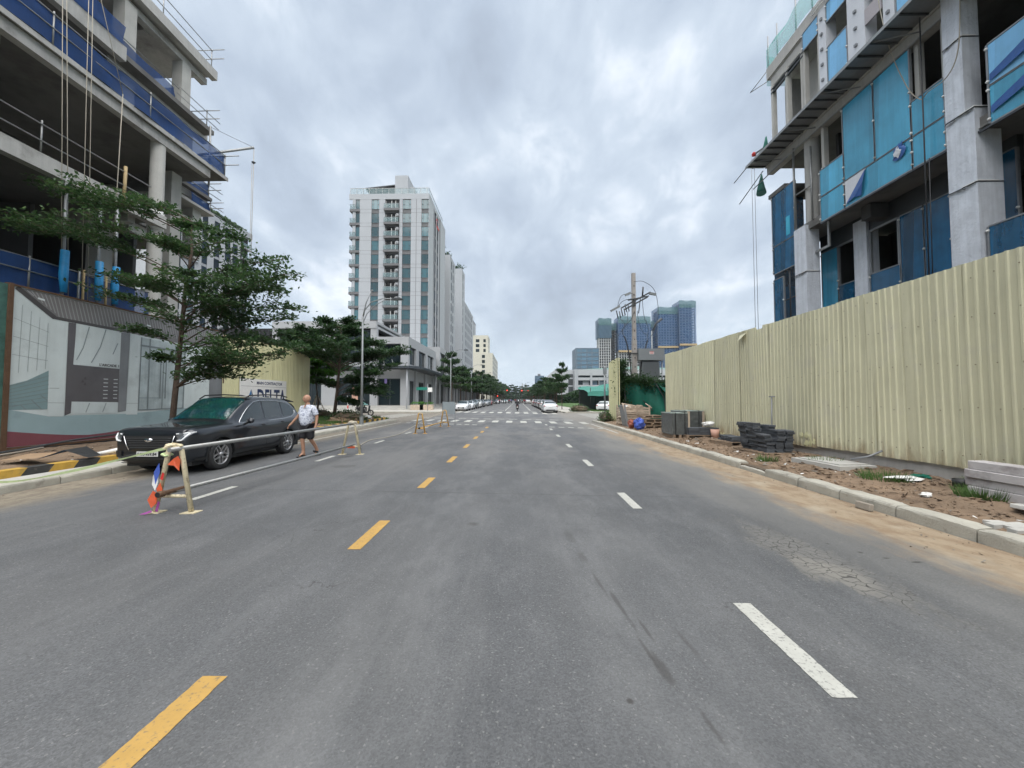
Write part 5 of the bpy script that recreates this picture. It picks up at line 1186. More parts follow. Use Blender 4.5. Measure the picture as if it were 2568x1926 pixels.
wk('roof', MB().prism([(24, 14.0), (74, 14.0), (50, 15.4)], 162, 183, 'y'), M('roof_green', (0.25, 0.4, 0.36), 0.5, var=0.05), sc)
sw('louvre_panel', 20.9, 22.8, 159.9, 160.0, 1.0, 12.0, m_steel_dk); sw('white_post', 23.22, 23.9, 158.6, 158.9, 0.1, 13.9, m_white_wall)
for z in (3.5, 6.8, 10.0): sw('louvre_floor', 20.8, 22.9, 159.8, 159.95, z, z + 0.5, m_white_wall)
# ---------------------------------------------------------------- trees
def leaves(b, c, rr, n, spread, ls, flat=0.45):
    """a rosette of leaf blades about c"""
    for _ in range(n):
        p = Vector((c[0] + rr.gauss(0, spread), c[1] + rr.gauss(0, spread), c[2] + rr.gauss(0, spread * flat * 0.75)))
        a = rr.uniform(0, 2 * math.pi); tl = rr.gauss(0.15, 0.45); l = ls * rr.uniform(0.7, 1.3); w = l * 0.27
        d = Vector((math.cos(a) * math.cos(tl), math.sin(a) * math.cos(tl), math.sin(tl)))
        s = Vector((-math.sin(a), math.cos(a), rr.gauss(0, 0.45))).normalized() * w
        b.v += [tuple(p), tuple(p + d * l * 0.6 + s), tuple(p + d * l), tuple(p + d * l * 0.6 - s)]
        o = len(b.v) - 4; b.f.append([o, o + 1, o + 2, o + 3]); b.m.append(0); b.sm.append(False)
def branch(wood, lf, rr, p0, p1, r0, ls, dens, side=True, arch=0.12):
    p0, p1 = Vector(p0), Vector(p1); L_ = (p1 - p0).length; n = max(5, int(L_ / 0.35)); pts = []
    pe = (p1 - p0).cross(Vector((0, 0, 1)))
    pe = pe.normalized() if pe.length > 1e-6 else Vector((1, 0, 0))
    ph = rr.uniform(0, 6)
    for i in range(n + 1):
        t = i / n
        pts.append(p0.lerp(p1, t) + Vector((0, 0, 1)) * (arch * L_ * math.sin(math.pi * t) * 0.6) + pe * 0.05 * L_ * math.sin(t * 5 + ph) * t)
    wood.tube(pts, [max(0.008, r0 * (1 - 0.85 * i / n)) for i in range(n + 1)], 5, cap=False)
    st = 0.3 if side else 0.15
    for i in range(n + 1):
        t = i / n
        if t < st: continue
        leaves(lf, pts[i], rr, int(dens * (0.7 + 0.6 * rr.random())), 0.11 if side else 0.13, ls)
        if side and i < n:
            for sg_ in (-1, 1):
                if rr.random() < 0.2: continue
                l2 = (0.16 + 0.26 * math.sin(math.pi * min(1, t * 0.95))) * min(L_, 3.2) * rr.uniform(0.5, 1.1)
                dr = ((p1 - p0).normalized() * rr.uniform(0.5, 0.9) + pe * sg_ * rr.uniform(0.6, 1.0)).normalized()
                q1 = pts[i] + dr * l2 + Vector((0, 0, rr.uniform(-0.06, 0.16) * l2 * 2))
                branch(wood, lf, rr, pts[i], q1, r0 * 0.35 * (1 - 0.6 * t), ls, dens, False, 0.05)
def tree_obj(name, label, trunk, tips, seed, ls, dens, mat, loc, group=None, tr=0.1, cat='tree'):
    """trunk: list of local points; tips: list of local branch ends"""
    rr = random.Random(seed)
    t = thing(name, label, cat, loc, group=group)
    wood = MB(); n = len(trunk)
    wood.tube([(p[0], p[1], p[2]) for p in trunk], [tr * (1.15 - 0.85 * i / (n - 1)) for i in range(n)], 9)
    br = MB(); lf = MB(); top = trunk[-1][2]
    def at(z):
        for a, b_ in zip(trunk[:-1], trunk[1:]):
            if a[2] <= z <= b_[2]:
                f = (z - a[2]) / (b_[2] - a[2]); return Vector(a).lerp(Vector(b_), f)
        return Vector(trunk[-1])
    for (x, y, z) in tips:
        h = math.hypot(x - trunk[-1][0], y - trunk[-1][1])
        za = min(top, max(trunk[0][2] + (top - trunk[0][2]) * 0.25, z - 0.3 * h)); p0 = at(za)
        branch(br, lf, rr, p0, (x, y, z), tr * (0.34 - 0.012 * za), ls, dens)
    mk('trunk', wood, m_barkd, t); mk('branches', br, m_barkd, t); mk('crown', lf, mat, t)
    return t
tips = [(-4.9, -0.7, 7.1), (-5.5, 0.1, 7.35), (-5.2, 0.5, 8.75), (-3.45, -0.3, 8.15), (-1.6, -0.5, 8.0), (-1.85, 0.3, 8.3), (-1.95, -1.0, 7.0), 
        (1.6, 0.3, 7.15), (2.0, -0.9, 6.55), (-0.1, 0.9, 7.7), (3.1, -0.1, 6.2), (4.0, -0.7, 5.5), (2.85, 0.6, 5.45), (3.9, -0.3, 4.3), (3.45, -1.3, 5.2), (1.55, 1.3, 5.1), (3.05, 0.1, 3.5), (3.7, -0.7, 3.1), (1.9, 1.0, 3.8), (3.4, 0.6, 4.8), (2.6, -0.4, 4.2),
        (3.05, -0.8, 2.8), (2.3, -0.1, 2.35), (2.05, -1.1, 2.45), (0.9, 0.7, 3.05), (3.2, -1.7, 3.0), (-1.1, -0.5, 3.85), (-0.4, -0.4, 3.05), (-2.4, 0.9, 5.05), (-0.7, -1.3, 5.3), (-2.8, 0.7, 5.7), (0.35, -1.4, 5.15),
        (-0.05, -0.1, 7.4), (-1.4, 1.1, 7.1), (1.85, -1.5, 5.1), (2.4, -1.3, 4.5), (1.3, -1.5, 4.1), (-2.5, -0.2, 5.0), (0.45, -1.3, 6.4), (-0.85, 1.3, 6.9), (2.8, -0.9, 5.0), (2.2, 0.3, 5.9), (0.9, -0.6, 5.6), (1.2, 0.6, 4.6)]
tips = [(x, y, z - 0.25) for x, y, z in tips]
tree_obj('street_tree', 'big layered street tree with a slim leaning trunk behind the dark car', [(-0.2, 0, 0), (-0.1, 0, 1.6), (0.02, 0, 3.3), (0.12, 0, 5.0), (0.3, 0, 6.3), (0.25, 0, 7.3)],
         tips, 11, 0.135, 13, m_leaf, (-11.0, 12.3, 0.22), tr=0.082)
def gen_tips(seed, tiers, jit=0.15):
    rr = random.Random(seed); out = []
    for (z, r, n, up) in tiers:
        a0 = rr.uniform(0, 6)
        for k in range(n):
            a = a0 + 2 * math.pi * k / n + rr.uniform(-0.3, 0.3); r_ = r * rr.uniform(0.75, 1.15)
            out.append((r_ * math.cos(a), r_ * math.sin(a), z + up * r_ + rr.uniform(-jit, jit)))
    return out
# second tree with a drooping lower skirt, in front of the podium
t2 = gen_tips(5, [(4.1, 3.6, 9, 0.1), (4.9, 3.0, 8, 0.12), (5.7, 2.2, 7, 0.15), (6.3, 1.2, 5, 0.2)])
t2 += [(3.9, -0.5, 3.6), (3.3, -1.2, 3.1), (4.6, 0.2, 4.5), (3.0, 0.5, 2.1), (2.4, -0.8, 1.9), (-1.2, -0.4, 2.6), (1.6, -0.6, 2.7), (2.6, -0.2, 2.6), (1.0, -0.5, 1.2), (1.5, 0.3, 0.9), (-0.6, 0.3, 2.4), (3.5, -0.1, 1.6), (-2.4, 0.2, 5.4), (-4.1, 0.4, 4.8)]
tree_obj('street_tree', 'dark leafy tree with a drooping lower skirt beside the first street lamp', [(-0.2, 0, 0), (0, 0, 2.0), (0.15, 0, 4.0), (0.2, 0, 6.2)], t2, 21, 0.2, 15, m_leafd, (-12.1, 25.6, 0.25), tr=0.11)
tree_obj('street_tree', 'dark tiered tree reaching above the cream fence, left of the propped sapling', [(0, 0, 0), (0.1, 0, 3.0), (0.1, 0, 6.5)], gen_tips(8, [(3.6, 2.9, 8, 0.15), (4.6, 2.7, 8, 0.15), (5.6, 2.0, 7, 0.2), (6.4, 1.2, 5, 0.3)]), 23, 0.24, 13, m_leafd, (-17.4, 31.0, 0.2), tr=0.13)
br3 = gen_tips(9, [(2.7, 1.2, 7, 0.1), (3.3, 1.45, 8, 0.15), (4.0, 1.25, 8, 0.2), (4.5, 0.7, 5, 0.3)])
ts = tree_obj('propped_sapling', 'young bright green tree held up by timber props beside the podium', [(0, 0, 0), (0.12, 0, 1.2), (-0.05, 0, 2.2), (0, 0, 4.3)], br3, 29, 0.26, 9, m_leafb, (-15.2, 28.9, 0.25), tr=0.08)
pm = MB()
for a in (0.4, 2.4, 4.4): pm.tube([(0.75 * math.cos(a), 0.75 * math.sin(a), 0), (0.05 * math.cos(a), 0.05 * math.sin(a), 1.7)], 0.03, 5)
mk('timber_props', pm, m_woodlt, ts)
# row trees: three builds, copied down both sides
def row_tree(seed, H=7.6, spread=2.6, mat=m_leafd):
    tr_ = gen_tips(seed, [(H * 0.45, spread, 7, 0.22), (H * 0.6, spread * 0.95, 7, 0.3), (H * 0.75, spread * 0.75, 6, 0.4), (H * 0.9, spread * 0.4, 5, 0.55)])
    return [(0, 0, 0), (0.1, 0.05, H * 0.5), (0, 0, H)], tr_
protos = []
GL = 'street trees along the left side of the avenue'; GR = 'street trees along the right side of the avenue'
first = [('layered street tree beside the second lamp post, nearest in the left row', -11.0, 63.5), ('layered street tree second in the left row, in front of the arcade', -11.3, 75.0), ('umbrella-shaped street tree third in the left row', -11.5, 84.5)]
for i, (lb, x, y) in enumerate(first):
    tk, tp = row_tree(40 + i, 7.0 + 0.5 * i, 2.5 + 0.3 * i)
    protos.append(tree_obj('street_tree', lb, tk, tp, 60 + i, 0.4, 6, m_leafd if i != 1 else m_leaf, (x, y, 0.12), group=GL, tr=0.12))
protos[0].scale = (0.85, 0.85, 1.3)
ORD = ['fourth', 'fifth', 'sixth', 'seventh', 'eighth', 'ninth', 'tenth']
def place(x, y, i, s, lb, g):
    o = dup(protos[i % 3], None, (x, y, 0.12), R.uniform(0, 6)); o.scale = (s, s, s * R.uniform(0.95, 1.1)); tag(o, lb, None, g); return o
y = 94; k = 0
while y < 330:
    place(-11.3 + R.uniform(-0.5, 0.5), y, k, R.uniform(1.0, 1.25) * (1 + (y - 79) * 0.0012), (ORD[k] + ' street tree from the crossing in the left row') if k < 7 else 'layered street tree in the long left row further down the avenue', GL)
    if y > 120: place(-15.5 + R.uniform(-1, 1), y + 4, k + 1, R.uniform(1.0, 1.3), 'layered street tree in the long left row further down the avenue', GL)
    y += 8.5 if y < 160 else 11; k += 1
tt = place(6.6, 58.0, 0, 0.92, 'slender tiered tree beside the green parking canopy, nearest in the right row', GR)
place(7.6, 76.0, 1, 0.78, 'small tiered tree second in the right row, left of the white school', GR)
tt.scale = (0.46, 0.46, 0.98)
y = 86
while y < 330:
    place(7.8 + R.uniform(-0.6, 0.6), y, k, R.uniform(0.75, 0.95) * (1 + (y - 86) * 0.0016), 'street tree in the long right row further down the avenue', GR)
    if y > 130: place(12 + R.uniform(-1, 2), y + 5, k + 1, R.uniform(0.9, 1.2), 'street tree in the long right row further down the avenue', GR)
    y += 9 if y < 170 else 12; k += 1
for (x, y) in ((27, 120), (32, 122), (37, 119), (41.5, 121), (48, 120), (54, 122)):
    place(x, y, k, 0.62, 'round bushy tree in the line before the white school', 'trees before the white school'); k += 1
for (x, y, s) in ((-6, 345, 1.6), (-1.5, 350, 1.7), (3, 348, 1.6), (8, 352, 1.8), (-11, 350, 1.8)):
    place(x, y, k, s, 'tree closing the far end of the avenue', 'trees at the far end of the avenue'); k += 1
# clipped bush and weeds
def bush(name, label, loc, rx, ry, rz_, n, ls, mat, seed, cat='bush', group=None):
    rr = random.Random(seed); b = MB()
    for _ in range(n):
        a = rr.uniform(0, 6.283); t = math.acos(rr.uniform(0, 1)); q = rr.uniform(0.75, 1.0)
        leaves(b, (rx * q * math.sin(t) * math.cos(a), ry * q * math.sin(t) * math.sin(a), rz_ * q * math.cos(t)), rr, 5, ls * 0.6, ls, 0.8)
    t_ = thing(name, label, cat, loc, group=group)
    mk('foliage', b, mat, t_)
    mk('stems', MB().blob((0, 0, rz_ * 0.35), (rx * 0.8, ry * 0.8, rz_ * 0.45), seed, 0.1, 7), m_soil_dk, t_)
    return t_
bush('round_bush', 'clipped round bush beside the parked white saloon', (7.6, 47.9, 0.12), 1.35, 0.8, 0.95, 260, 0.12, m_leaf, 3)
bush('weed_clump', 'leafy weeds around the foot of the narrow cream fence', (6.1, 27.0, 0.12), 0.5, 1.1, 0.75, 170, 0.12, m_leaf, 4, 'weeds')
bush('shrub', 'dark low shrub under the drooping tree near the lamp foot', (-11.0, 24.6, 0.2), 1.3, 0.9, 0.8, 260, 0.13, m_leafd, 5)
bush('shrub', 'small shrub under the propped sapling', (-15.1, 29.1, 0.2), 1.2, 0.7, 0.8, 160, 0.13, m_leaf, 6)
for i, (x, y, s, lb) in enumerate(((6.95, 8.9, 0.28, 'green weed tuft beside the kerb, furthest of three'), (6.75, 7.25, 0.36, 'broad green weed tuft near the kerb, middle of three'), (6.9, 5.9, 0.27, 'small weed tuft near the broken slab, nearest of three'), (6.1, 9.6, 0.2, 'thin weeds growing right behind the kerb'), (7.55, 6.2, 0.42, 'creeping weeds against the plinth beside the granite beams'))):
    rr = random.Random(i); b = MB()
    for _ in range(330 if s > 0.25 else 140):
        a = rr.uniform(0, 6.28); q = s * math.sqrt(rr.random()); px_, py_ = q * math.cos(a), q * math.sin(a); d = rr.uniform(0.03, 0.12); h = rr.uniform(0.06, 0.2)
        b.add([(px_ - 0.008, py_, -0.02), (px_ + 0.008, py_, -0.02), (px_ + d * math.cos(a), py_ + d * math.sin(a), h)], [(0, 1, 2)])
    o = wk('weed_tuft', b, m_grass, loc=(x, y, zr(x, y))); tag(o, lb, 'weeds')
gr = MB(); rr = random.Random(77)
for _ in range(9000):
    x = rr.uniform(-14.5, -10.4); y = rr.uniform(21.5, 31)
    if y < 24.5 and rr.random() < 0.8: continue
    z = 0.3 if y < 29.2 else 0.12; h = rr.uniform(0.06, 0.2); a = rr.uniform(0, 6.28)
    gr.add([(x - 0.02, y, z - 0.05), (x + 0.02, y, z - 0.05), (x + 0.08 * math.cos(a), y + 0.08 * math.sin(a), z + h)], [(0, 1, 2)])
stuff('grass', gr, m_grass, 'unmown grass growing under the trees on the left corner', 'grass')
gr = MB()
for _ in range(5000):
    x = rr.uniform(9.5, 24); y = rr.uniform(48.2, 50.8); h = rr.uniform(0.06, 0.2); a = rr.uniform(0, 6.28)
    gr.add([(x - 0.03, y, 0.1), (x + 0.03, y, 0.1), (x + 0.1 * math.cos(a), y + 0.1 * math.sin(a), 0.12 + h)], [(0, 1, 2)])
stuff('grass', gr, m_grass, 'strip of bright grass before the green parking canopy', 'grass')
# creeper swallowing the substation corner, under green net
rr = random.Random(31); b = MB()
for _ in range(1500):
    t = rr.random(); x = 7.1 + 3.0 * t; z = 2.72 + 0.15 * math.sin(5 * t) + rr.gauss(0, 0.2) - (0.5 * rr.random() if rr.random() < 0.3 else 0); y = 26.2 + rr.gauss(0, 0.3)
    leaves(b, (x, y, z), rr, 5, 0.14, 0.15, 1.0)
for _ in range(900):
    z = rr.uniform(1.2, 4.3); x = 7.05 + 0.12 * math.sin(z * 2) + rr.gauss(0, 0.13) + (0.2 if z < 3.2 else 0); leaves(b, (x, 26.6 + rr.gauss(0, 0.3), z), rr, 5, 0.14, 0.15, 1.0)
cr_ = thing('creeper', 'dense dark creeper draped over the green net by the utility pole', 'climbing plant', (8.5, 26.4, 0.2)); wk('foliage', b, m_leafd, cr_)

# distant woods closing the view
def wood(label, x0, x1, y, h, n, seed):
    rr = random.Random(seed); b = MB()
    for _ in range(n):
        x = rr.uniform(x0, x1); zt = h * (0.75 + 0.25 * math.sin(x * 0.13 + seed) * math.sin(x * 0.31)); z = zt * rr.uniform(0.0, 1.0) ** 0.6; s = rr.uniform(0.5, 1.3)
        c = (x, y + rr.uniform(-4, 4), z)
        b.add([(c[0] + rr.uniform(-s, s), c[1] + rr.uniform(-s, s), c[2] + rr.uniform(-s, s) * 0.7) for _ in range(4)], [(0, 1, 2), (1, 2, 3)])
    b.box(x0, x1, y + 5, y + 6, 0, h * 0.55)
    stuff('distant_wood', b, m_leafd, label, 'trees')
wood('dark mass of street trees closing the far end of the avenue', -60, 60, 420, 11, 9000, 1)
wood('low tree belt beyond the parking canopy and school', 70, 330, 250, 8, 9000, 2)
wood('tree belt behind the parked cars on the right', 10, 24, 150, 5.0, 2500, 5)
wood('low hedge line before the white school', 24, 90, 150, 3.0, 4000, 6)
# ---------------------------------------------------------------- cars
def carpaint(name, c, rough=0.28, metal=0.3):
    m = M(name, c, rough, metal, var=0.03, scale=1.5, coat=1.0, obj=True); return m
m_paint = carpaint('paint_dark_grey', (0.013, 0.016, 0.022), 0.35, 0.4)
m_paints = [carpaint('paint_white', (0.62, 0.63, 0.64), 0.3, 0.0), carpaint('paint_white_warm', (0.58, 0.58, 0.56), 0.3, 0.0), carpaint('paint_silver', (0.32, 0.33, 0.34), 0.3, 0.6),
            carpaint('paint_black', (0.02, 0.02, 0.022), 0.3, 0.2), carpaint('paint_grey_green', (0.08, 0.1, 0.1), 0.3, 0.3), carpaint('paint_red', (0.3, 0.02, 0.02), 0.3, 0.1)]
m_cglass = M('car_glass', (0.012, 0.022, 0.026), 0.04, var=0, spec=0.9)
m_wshield = bpy.data.materials.new('windscreen_sunshade')
def _ws():
    m_wshield.use_nodes = True; N = m_wshield.node_tree.nodes; L = m_wshield.node_tree.links; p = N['Principled BSDF']
    tcx = N.new('ShaderNodeTexCoord'); mp = N.new('ShaderNodeMapping'); L.new(tcx.outputs['Object'], mp.inputs[0]); mp.inputs['Scale'].default_value = (22, 22, 30)
    br = N.new('ShaderNodeTexBrick'); L.new(mp.outputs[0], br.inputs['Vector']); br.inputs['Scale'].default_value = 1.0
    br.inputs['Color1'].default_value = (0.008, 0.05, 0.053, 1); br.inputs['Color2'].default_value = (0.016, 0.10, 0.098, 1); br.inputs['Mortar'].default_value = (0.006, 0.035, 0.04, 1)
    br.inputs['Mortar Size'].default_value = 0.1; br.inputs['Row Height'].default_value = 1.0; br.inputs['Brick Width'].default_value = 1.6
    nz_ = N.new('ShaderNodeTexNoise'); L.new(tcx.outputs['Object'], nz_.inputs['Vector']); nz_.inputs['Scale'].default_value = 3.0
    mx = N.new('ShaderNodeMix'); mx.data_type = 'RGBA'; mx.blend_type = 'MULTIPLY'; mx.inputs[0].default_value = 0.7
    L.new(br.outputs[0], mx.inputs[6]); L.new(nz_.outputs['Color'], mx.inputs[7]); L.new(mx.outputs[2], p.inputs['Base Color'])
    p.inputs['Roughness'].default_value = 0.12; p.inputs['Coat Weight'].default_value = 1.0; p.inputs['Coat Roughness'].default_value = 0.02
_ws()
m_chrome = M('chrome', (0.65, 0.66, 0.67), 0.18, 1.0, var=0)
m_tyre = M('tyre_rubber', (0.022, 0.022, 0.023), 0.85, var=0.15, scale=8, obj=True)
m_trim = M('dark_trim', (0.018, 0.019, 0.02), 0.6, var=0.1, obj=True)
m_alloy = M('alloy', (0.42, 0.42, 0.43), 0.35, 0.8, var=0.05, obj=True)
m_lamp = M('headlamp_glass', (0.12, 0.13, 0.14), 0.1, 0.3, var=0, spec=0.9)
m_drl = M('lamp_white', (0.75, 0.77, 0.78), 0.25, var=0)
m_plate = M('number_plate', (0.55, 0.56, 0.54), 0.5, var=0.03)
m_tail = M('tail_lamp', (0.32, 0.02, 0.02), 0.2, var=0)
def interp(tab, y):
    if y <= tab[0][0]: return tab[0][1]
    for (a, va), (b_, vb) in zip(tab[:-1], tab[1:]):
        if y <= b_:
            t = (y - a) / (b_ - a); t = t * t * (3 - 2 * t) * 0.35 + t * 0.65
            return va + (vb - va) * t
    return tab[-1][1]
def make_car(spec, name, label, cat, group=None, hi=True):
    """local frame: y=0 front bumper, +y to the rear, z=0 ground"""
    L_, W = spec['L'], spec['W'] / 2
    zt, zb_, wr, wb = spec['top'], spec['belt'], spec['roofw'], spec['plan']
    def sect(y):
        w = W * interp(wb, y); t = interp(zt, y); bl = min(interp(zb_, y), t - 0.02); r = W * interp(wr, y)
        lo = interp(spec['low'], y); hgt = t - bl
        cab = max(0.0, min(1.0, hgt / 0.35))
        p = [(0, lo), (w * 0.8, lo), (w * 0.955, lo + 0.05), (w * 0.99, lo + 0.2), (w * 0.975, (lo + bl) * 0.5), (w * 1.0, bl - 0.16), (w * 0.985, bl - 0.05), (w * 0.95, bl)]
        if cab > 0.02:
            a = (w * 0.93, bl + 0.02 * cab); rr_ = r
            p += [(a[0] * (1 - cab) + (w * 0.90) * cab + 0.0, bl + 0.03), (rr_ + (w * 0.9 - rr_) * 0.45, bl + hgt * 0.55), (rr_ + 0.02, t - 0.07 * cab - 0.012), (rr_ * 0.9, t - 0.02), (rr_ * 0.5, t - 0.003), (0, t)]
        else:
            p += [(w * 0.88, bl + hgt * 0.6), (w * 0.8, bl + hgt * 0.8), (w * 0.7, bl + hgt * 0.92), (w * 0.55, t), (w * 0.3, t + 0.004), (0, t + 0.006)]
        return p
    ys = spec['ys']; b = MB(); S = [sect(y) for y in ys]; m_ = len(S[0])
    for si, y in enumerate(ys):
        for (x, z) in S[si]: b.v.append((x, y, z))
        for (x, z) in S[si][1:-1][::-1]: b.v.append((-x, y, z))
    n = 2 * m_ - 2
    for i in range(len(ys) - 1):
        for k in range(n):
            k2 = (k + 1) % n; b.f.append([i * n + k, i * n + k2, (i + 1) * n + k2, (i + 1) * n + k]); b.m.append(0); b.sm.append(True)
    b.f.append(list(range(n))[::-1]); b.m.append(0); b.sm.append(True)
    b.f.append([(len(ys) - 1) * n + k for k in range(n)]); b.m.append(0); b.sm.append(True)
    body = b.mesh('body', [m_paint, m_trim])
    o = bpy.data.objects.new('body', body); col.objects.link(o)
    bm = bmesh.new(); bm.from_mesh(body); bmesh.ops.recalc_face_normals(bm, faces=bm.faces); bm.to_mesh(body); bm.free()
    s = o.modifiers.new('s', 'SUBSURF'); s.levels = 2 if hi else 1; s.render_levels = s.levels
    wheels = [(spec['fw'], 1), (spec['fw'], -1), (spec['rw'], 1), (spec['rw'], -1)]
    cut = MB()
    for yw in (spec['fw'], spec['rw']):
        for sg_ in (1, -1): cut.lathe([(0.0, W * 0.62 * sg_), (spec['wr_'] + 0.055, W * 0.62 * sg_), (spec['wr_'] + 0.055, W * 1.2 * sg_), (0.0, W * 1.2 * sg_)], (0, yw, spec['wr_']), 28, 'x')
    cm = cut.mesh('cut', m_trim)
    bm = bmesh.new(); bm.from_mesh(cm); bmesh.ops.remove_doubles(bm, verts=bm.verts, dist=1e-5); bmesh.ops.recalc_face_normals(bm, faces=bm.faces); bm.to_mesh(cm); bm.free()
    co = bpy.data.objects.new('cut', cm); col.objects.link(co)
    bo = o.modifiers.new('b', 'BOOLEAN'); bo.object = co; bo.operation = 'DIFFERENCE'; bo.solver = 'EXACT'
    dg = bpy.context.evaluated_depsgraph_get(); dg.update()
    me = bpy.data.meshes.new_from_object(o.evaluated_get(dg)); me.name = 'car_body'
    bpy.data.objects.remove(o); bpy.data.objects.remove(co)
    for pl in me.polygons: pl.use_smooth = True
    try: me.set_sharp_from_angle(angle=rad(38))
    except Exception: pass
    t = thing(name, label, cat, (0, 0, 0), group=group)
    bd = mk('body', me, parent=t)
    # surface lookups for trim
    def wside(y, z):
        p = sect(y); best = None
        for (a, b_) in zip(p[1:], p[2:]):
            if a[1] <= z <= b_[1] + 1e-6: best = a[0] + (b_[0] - a[0]) * (z - a[1]) / max(1e-6, b_[1] - a[1])
        return best if best is not None else p[7][0]
    def sidepoly(poly, off, ny=10):
        """fill polygon (y,z) as strips mapped on to the body side"""
        v = []; n_ = len(poly)
        return [(wside(y, z) + off, y, z) for y, z in poly]
    def sidepatch(nm, lo_, hi_, off, mat, par, ny=9, nz_=5, label=None, smooth=True):
        """lo_/hi_: tables z(y) over y range"""
        y0, y1 = lo_[0][0], lo_[-1][0]
        for sg_ in (1, -1):
            q = MB()
            for j in range(nz_ + 1):
                for i in range(ny + 1):
                    y = y0 + (y1 - y0) * i / ny
                    a, b_ = lin(lo_, y), lin(hi_, y); z = a + (b_ - a) * j / nz_
                    q.v.append((sg_ * (wside(y, z) + off), y, z))
            for j in range(nz_):
                for i in range(ny):
                    a = j * (ny + 1) + i; f = [a, a + 1, a + ny + 2, a + ny + 1]; q.f.append(f if sg_ < 0 else f[::-1]); q.m.append(0); q.sm.append(smooth)
            mk(nm, q, mat, par, label=label)
    def lin(tab, y):
        for (a, va), (b_, vb) in zip(tab[:-1], tab[1:]):
            if y <= b_ + 1e-9: return va + (vb - va) * (y - a) / max(1e-6, b_ - a)
        return tab[-1][1]
    OFF = spec.get('off', 0.006)
    for (lo_, hi_) in spec['sidewin']: sidepatch('side_window', lo_, hi_, OFF, m_cglass, t)
    # screens: strips across, following the top line
    def screen(nm, ya, yb, mat, inset=0.1, n_=8):
        q = MB(); nx = 10
        for j in range(n_ + 1):
            y = ya + (yb - ya) * j / n_; p = sect(y); zt_ = p[-1][1]; half = p[10][0]
            cab = (zt_ - p[7][1])
            pr = p[8:]
            for i in range(nx + 1):
                u = -1 + 2 * i / nx; x = u * (p[10][0] - 0.03)
                # height on the section at |x|
                ax_ = abs(x); z = zt_
                for (a, b_) in zip(pr[:-1], pr[1:]):
                    if b_[0] <= ax_ <= a[0] + 1e-6: z = a[1] + (b_[1] - a[1]) * (a[0] - ax_) / max(1e-6, a[0] - b_[0]); break
                q.v.append((x, y - spec.get('soff', 0.012) * (1 if ya < L_ / 2 else -1), z + spec.get('soff', 0.012)))
        for j in range(n_):
            for i in range(nx): a = j * (nx + 1) + i; q.f.append([a, a + 1, a + nx + 2, a + nx + 1]); q.m.append(0); q.sm.append(True)
        return mk(nm, q, mat, t)
    screen('windscreen', *spec['wsr'], spec.get('wsmat', m_cglass)); screen('rear_window', *spec['rsr'], m_cglass)
    # wheels
    R_ = spec['wr_']
    ty = MB().lathe([(R_ * 0.66, -0.1), (R_ * 0.9, -0.115), (R_ * 0.985, -0.09), (R_, -0.05), (R_, 0.05), (R_ * 0.985, 0.09), (R_ * 0.9, 0.115), (R_ * 0.66, 0.1)], n=32, ax='x').mesh('tyre', m_tyre)
    rm = MB(); rm.lathe([(R_ * 0.68, 0.1), (R_ * 0.655, 0.105), (R_ * 0.62, 0.09), (R_ * 0.6, 0.02)], n=32, ax='x', mi=0)
    rm.lathe([(0.0, 0.02), (R_ * 0.6, 0.02)], n=20, ax='x', mi=1)
    ns = 5
    for k in range(ns):
        a = 2 * math.pi * k / ns + math.pi / 2
        def P(r, an, x): return (x, r * math.cos(an), r * math.sin(an))
        for s_ in (-1, 1):   # split spokes: Y shape
            rm.add([P(0.05, a - 0.5, 0.09), P(0.05, a + 0.5, 0.09), P(R_ * 0.3, a + 0.16 * s_ + 0.12, 0.1), P(R_ * 0.3, a + 0.16 * s_ - 0.12, 0.1), P(R_ * 0.63, a + s_ * 0.46 + 0.07, 0.1), P(R_ * 0.63, a + s_ * 0.46 - 0.08, 0.1),
                    P(0.05, a - 0.5, 0.05), P(0.05, a + 0.5, 0.05), P(R_ * 0.3, a + 0.16 * s_ + 0.12, 0.05), P(R_ * 0.3, a + 0.16 * s_ - 0.12, 0.05), P(R_ * 0.63, a + s_ * 0.46 + 0.07, 0.06), P(R_ * 0.63, a + s_ * 0.46 - 0.08, 0.06)],
                   [(0, 3, 2, 1), (3, 5, 4, 2), (1, 2, 8, 7), (2, 4, 10, 8), (0, 6, 9, 3), (3, 9, 11, 5)], 0)
    rm.lathe([(0.0, 0.115), (0.05, 0.112), (0.055, 0.09)], n=12, ax='x', mi=0)
    rim = rm.mesh('rim', [m_alloy, m_trim])
    for (yw, sg_) in wheels:
        wh_ = mk('wheel', ty, parent=t, loc=(sg_ * (W - 0.13), yw, R_), rot=(0, 0, 0 if sg_ > 0 else math.pi)); mk('rim', rim, parent=wh_)
        disc = MB().lathe([(0.0, 0), (R_ * 0.95, 0)], n=16, ax='x'); mk('hub', disc.mesh('hub', m_trim), parent=wh_, loc=(-0.08, 0, 0))
        # arch lining ring
        ar = MB(); n_ = 18; ro = R_ + 0.055
        for i in range(n_ + 1):
            a = math.pi * (-0.08 + 1.16 * i / n_)
            for (dr, dx) in ((0.0, 0.004), (0.055, 0.010)):
                yy_ = yw + (ro + dr) * math.cos(a); zz2 = R_ + (ro + dr) * math.sin(a)
                ar.v.append((sg_ * (wside(min(max(yy_, 0.05), L_ - 0.05), max(zz2, interp(spec['low'], yy_) + 0.05)) + dx), yy_, zz2))
        for i in range(n_): f = [2 * i, 2 * i + 1, 2 * i + 3, 2 * i + 2]; ar.f.append(f if sg_ > 0 else f[::-1]); ar.m.append(0); ar.sm.append(True)
        if hi or spec.get('arch'): mk('arch_trim', ar, m_trim, t)
    us = MB().box(-W * 0.8, W * 0.8, 0.25, L_ - 0.25, 0.19, 0.32); mk('underside', us, m_trim, t)
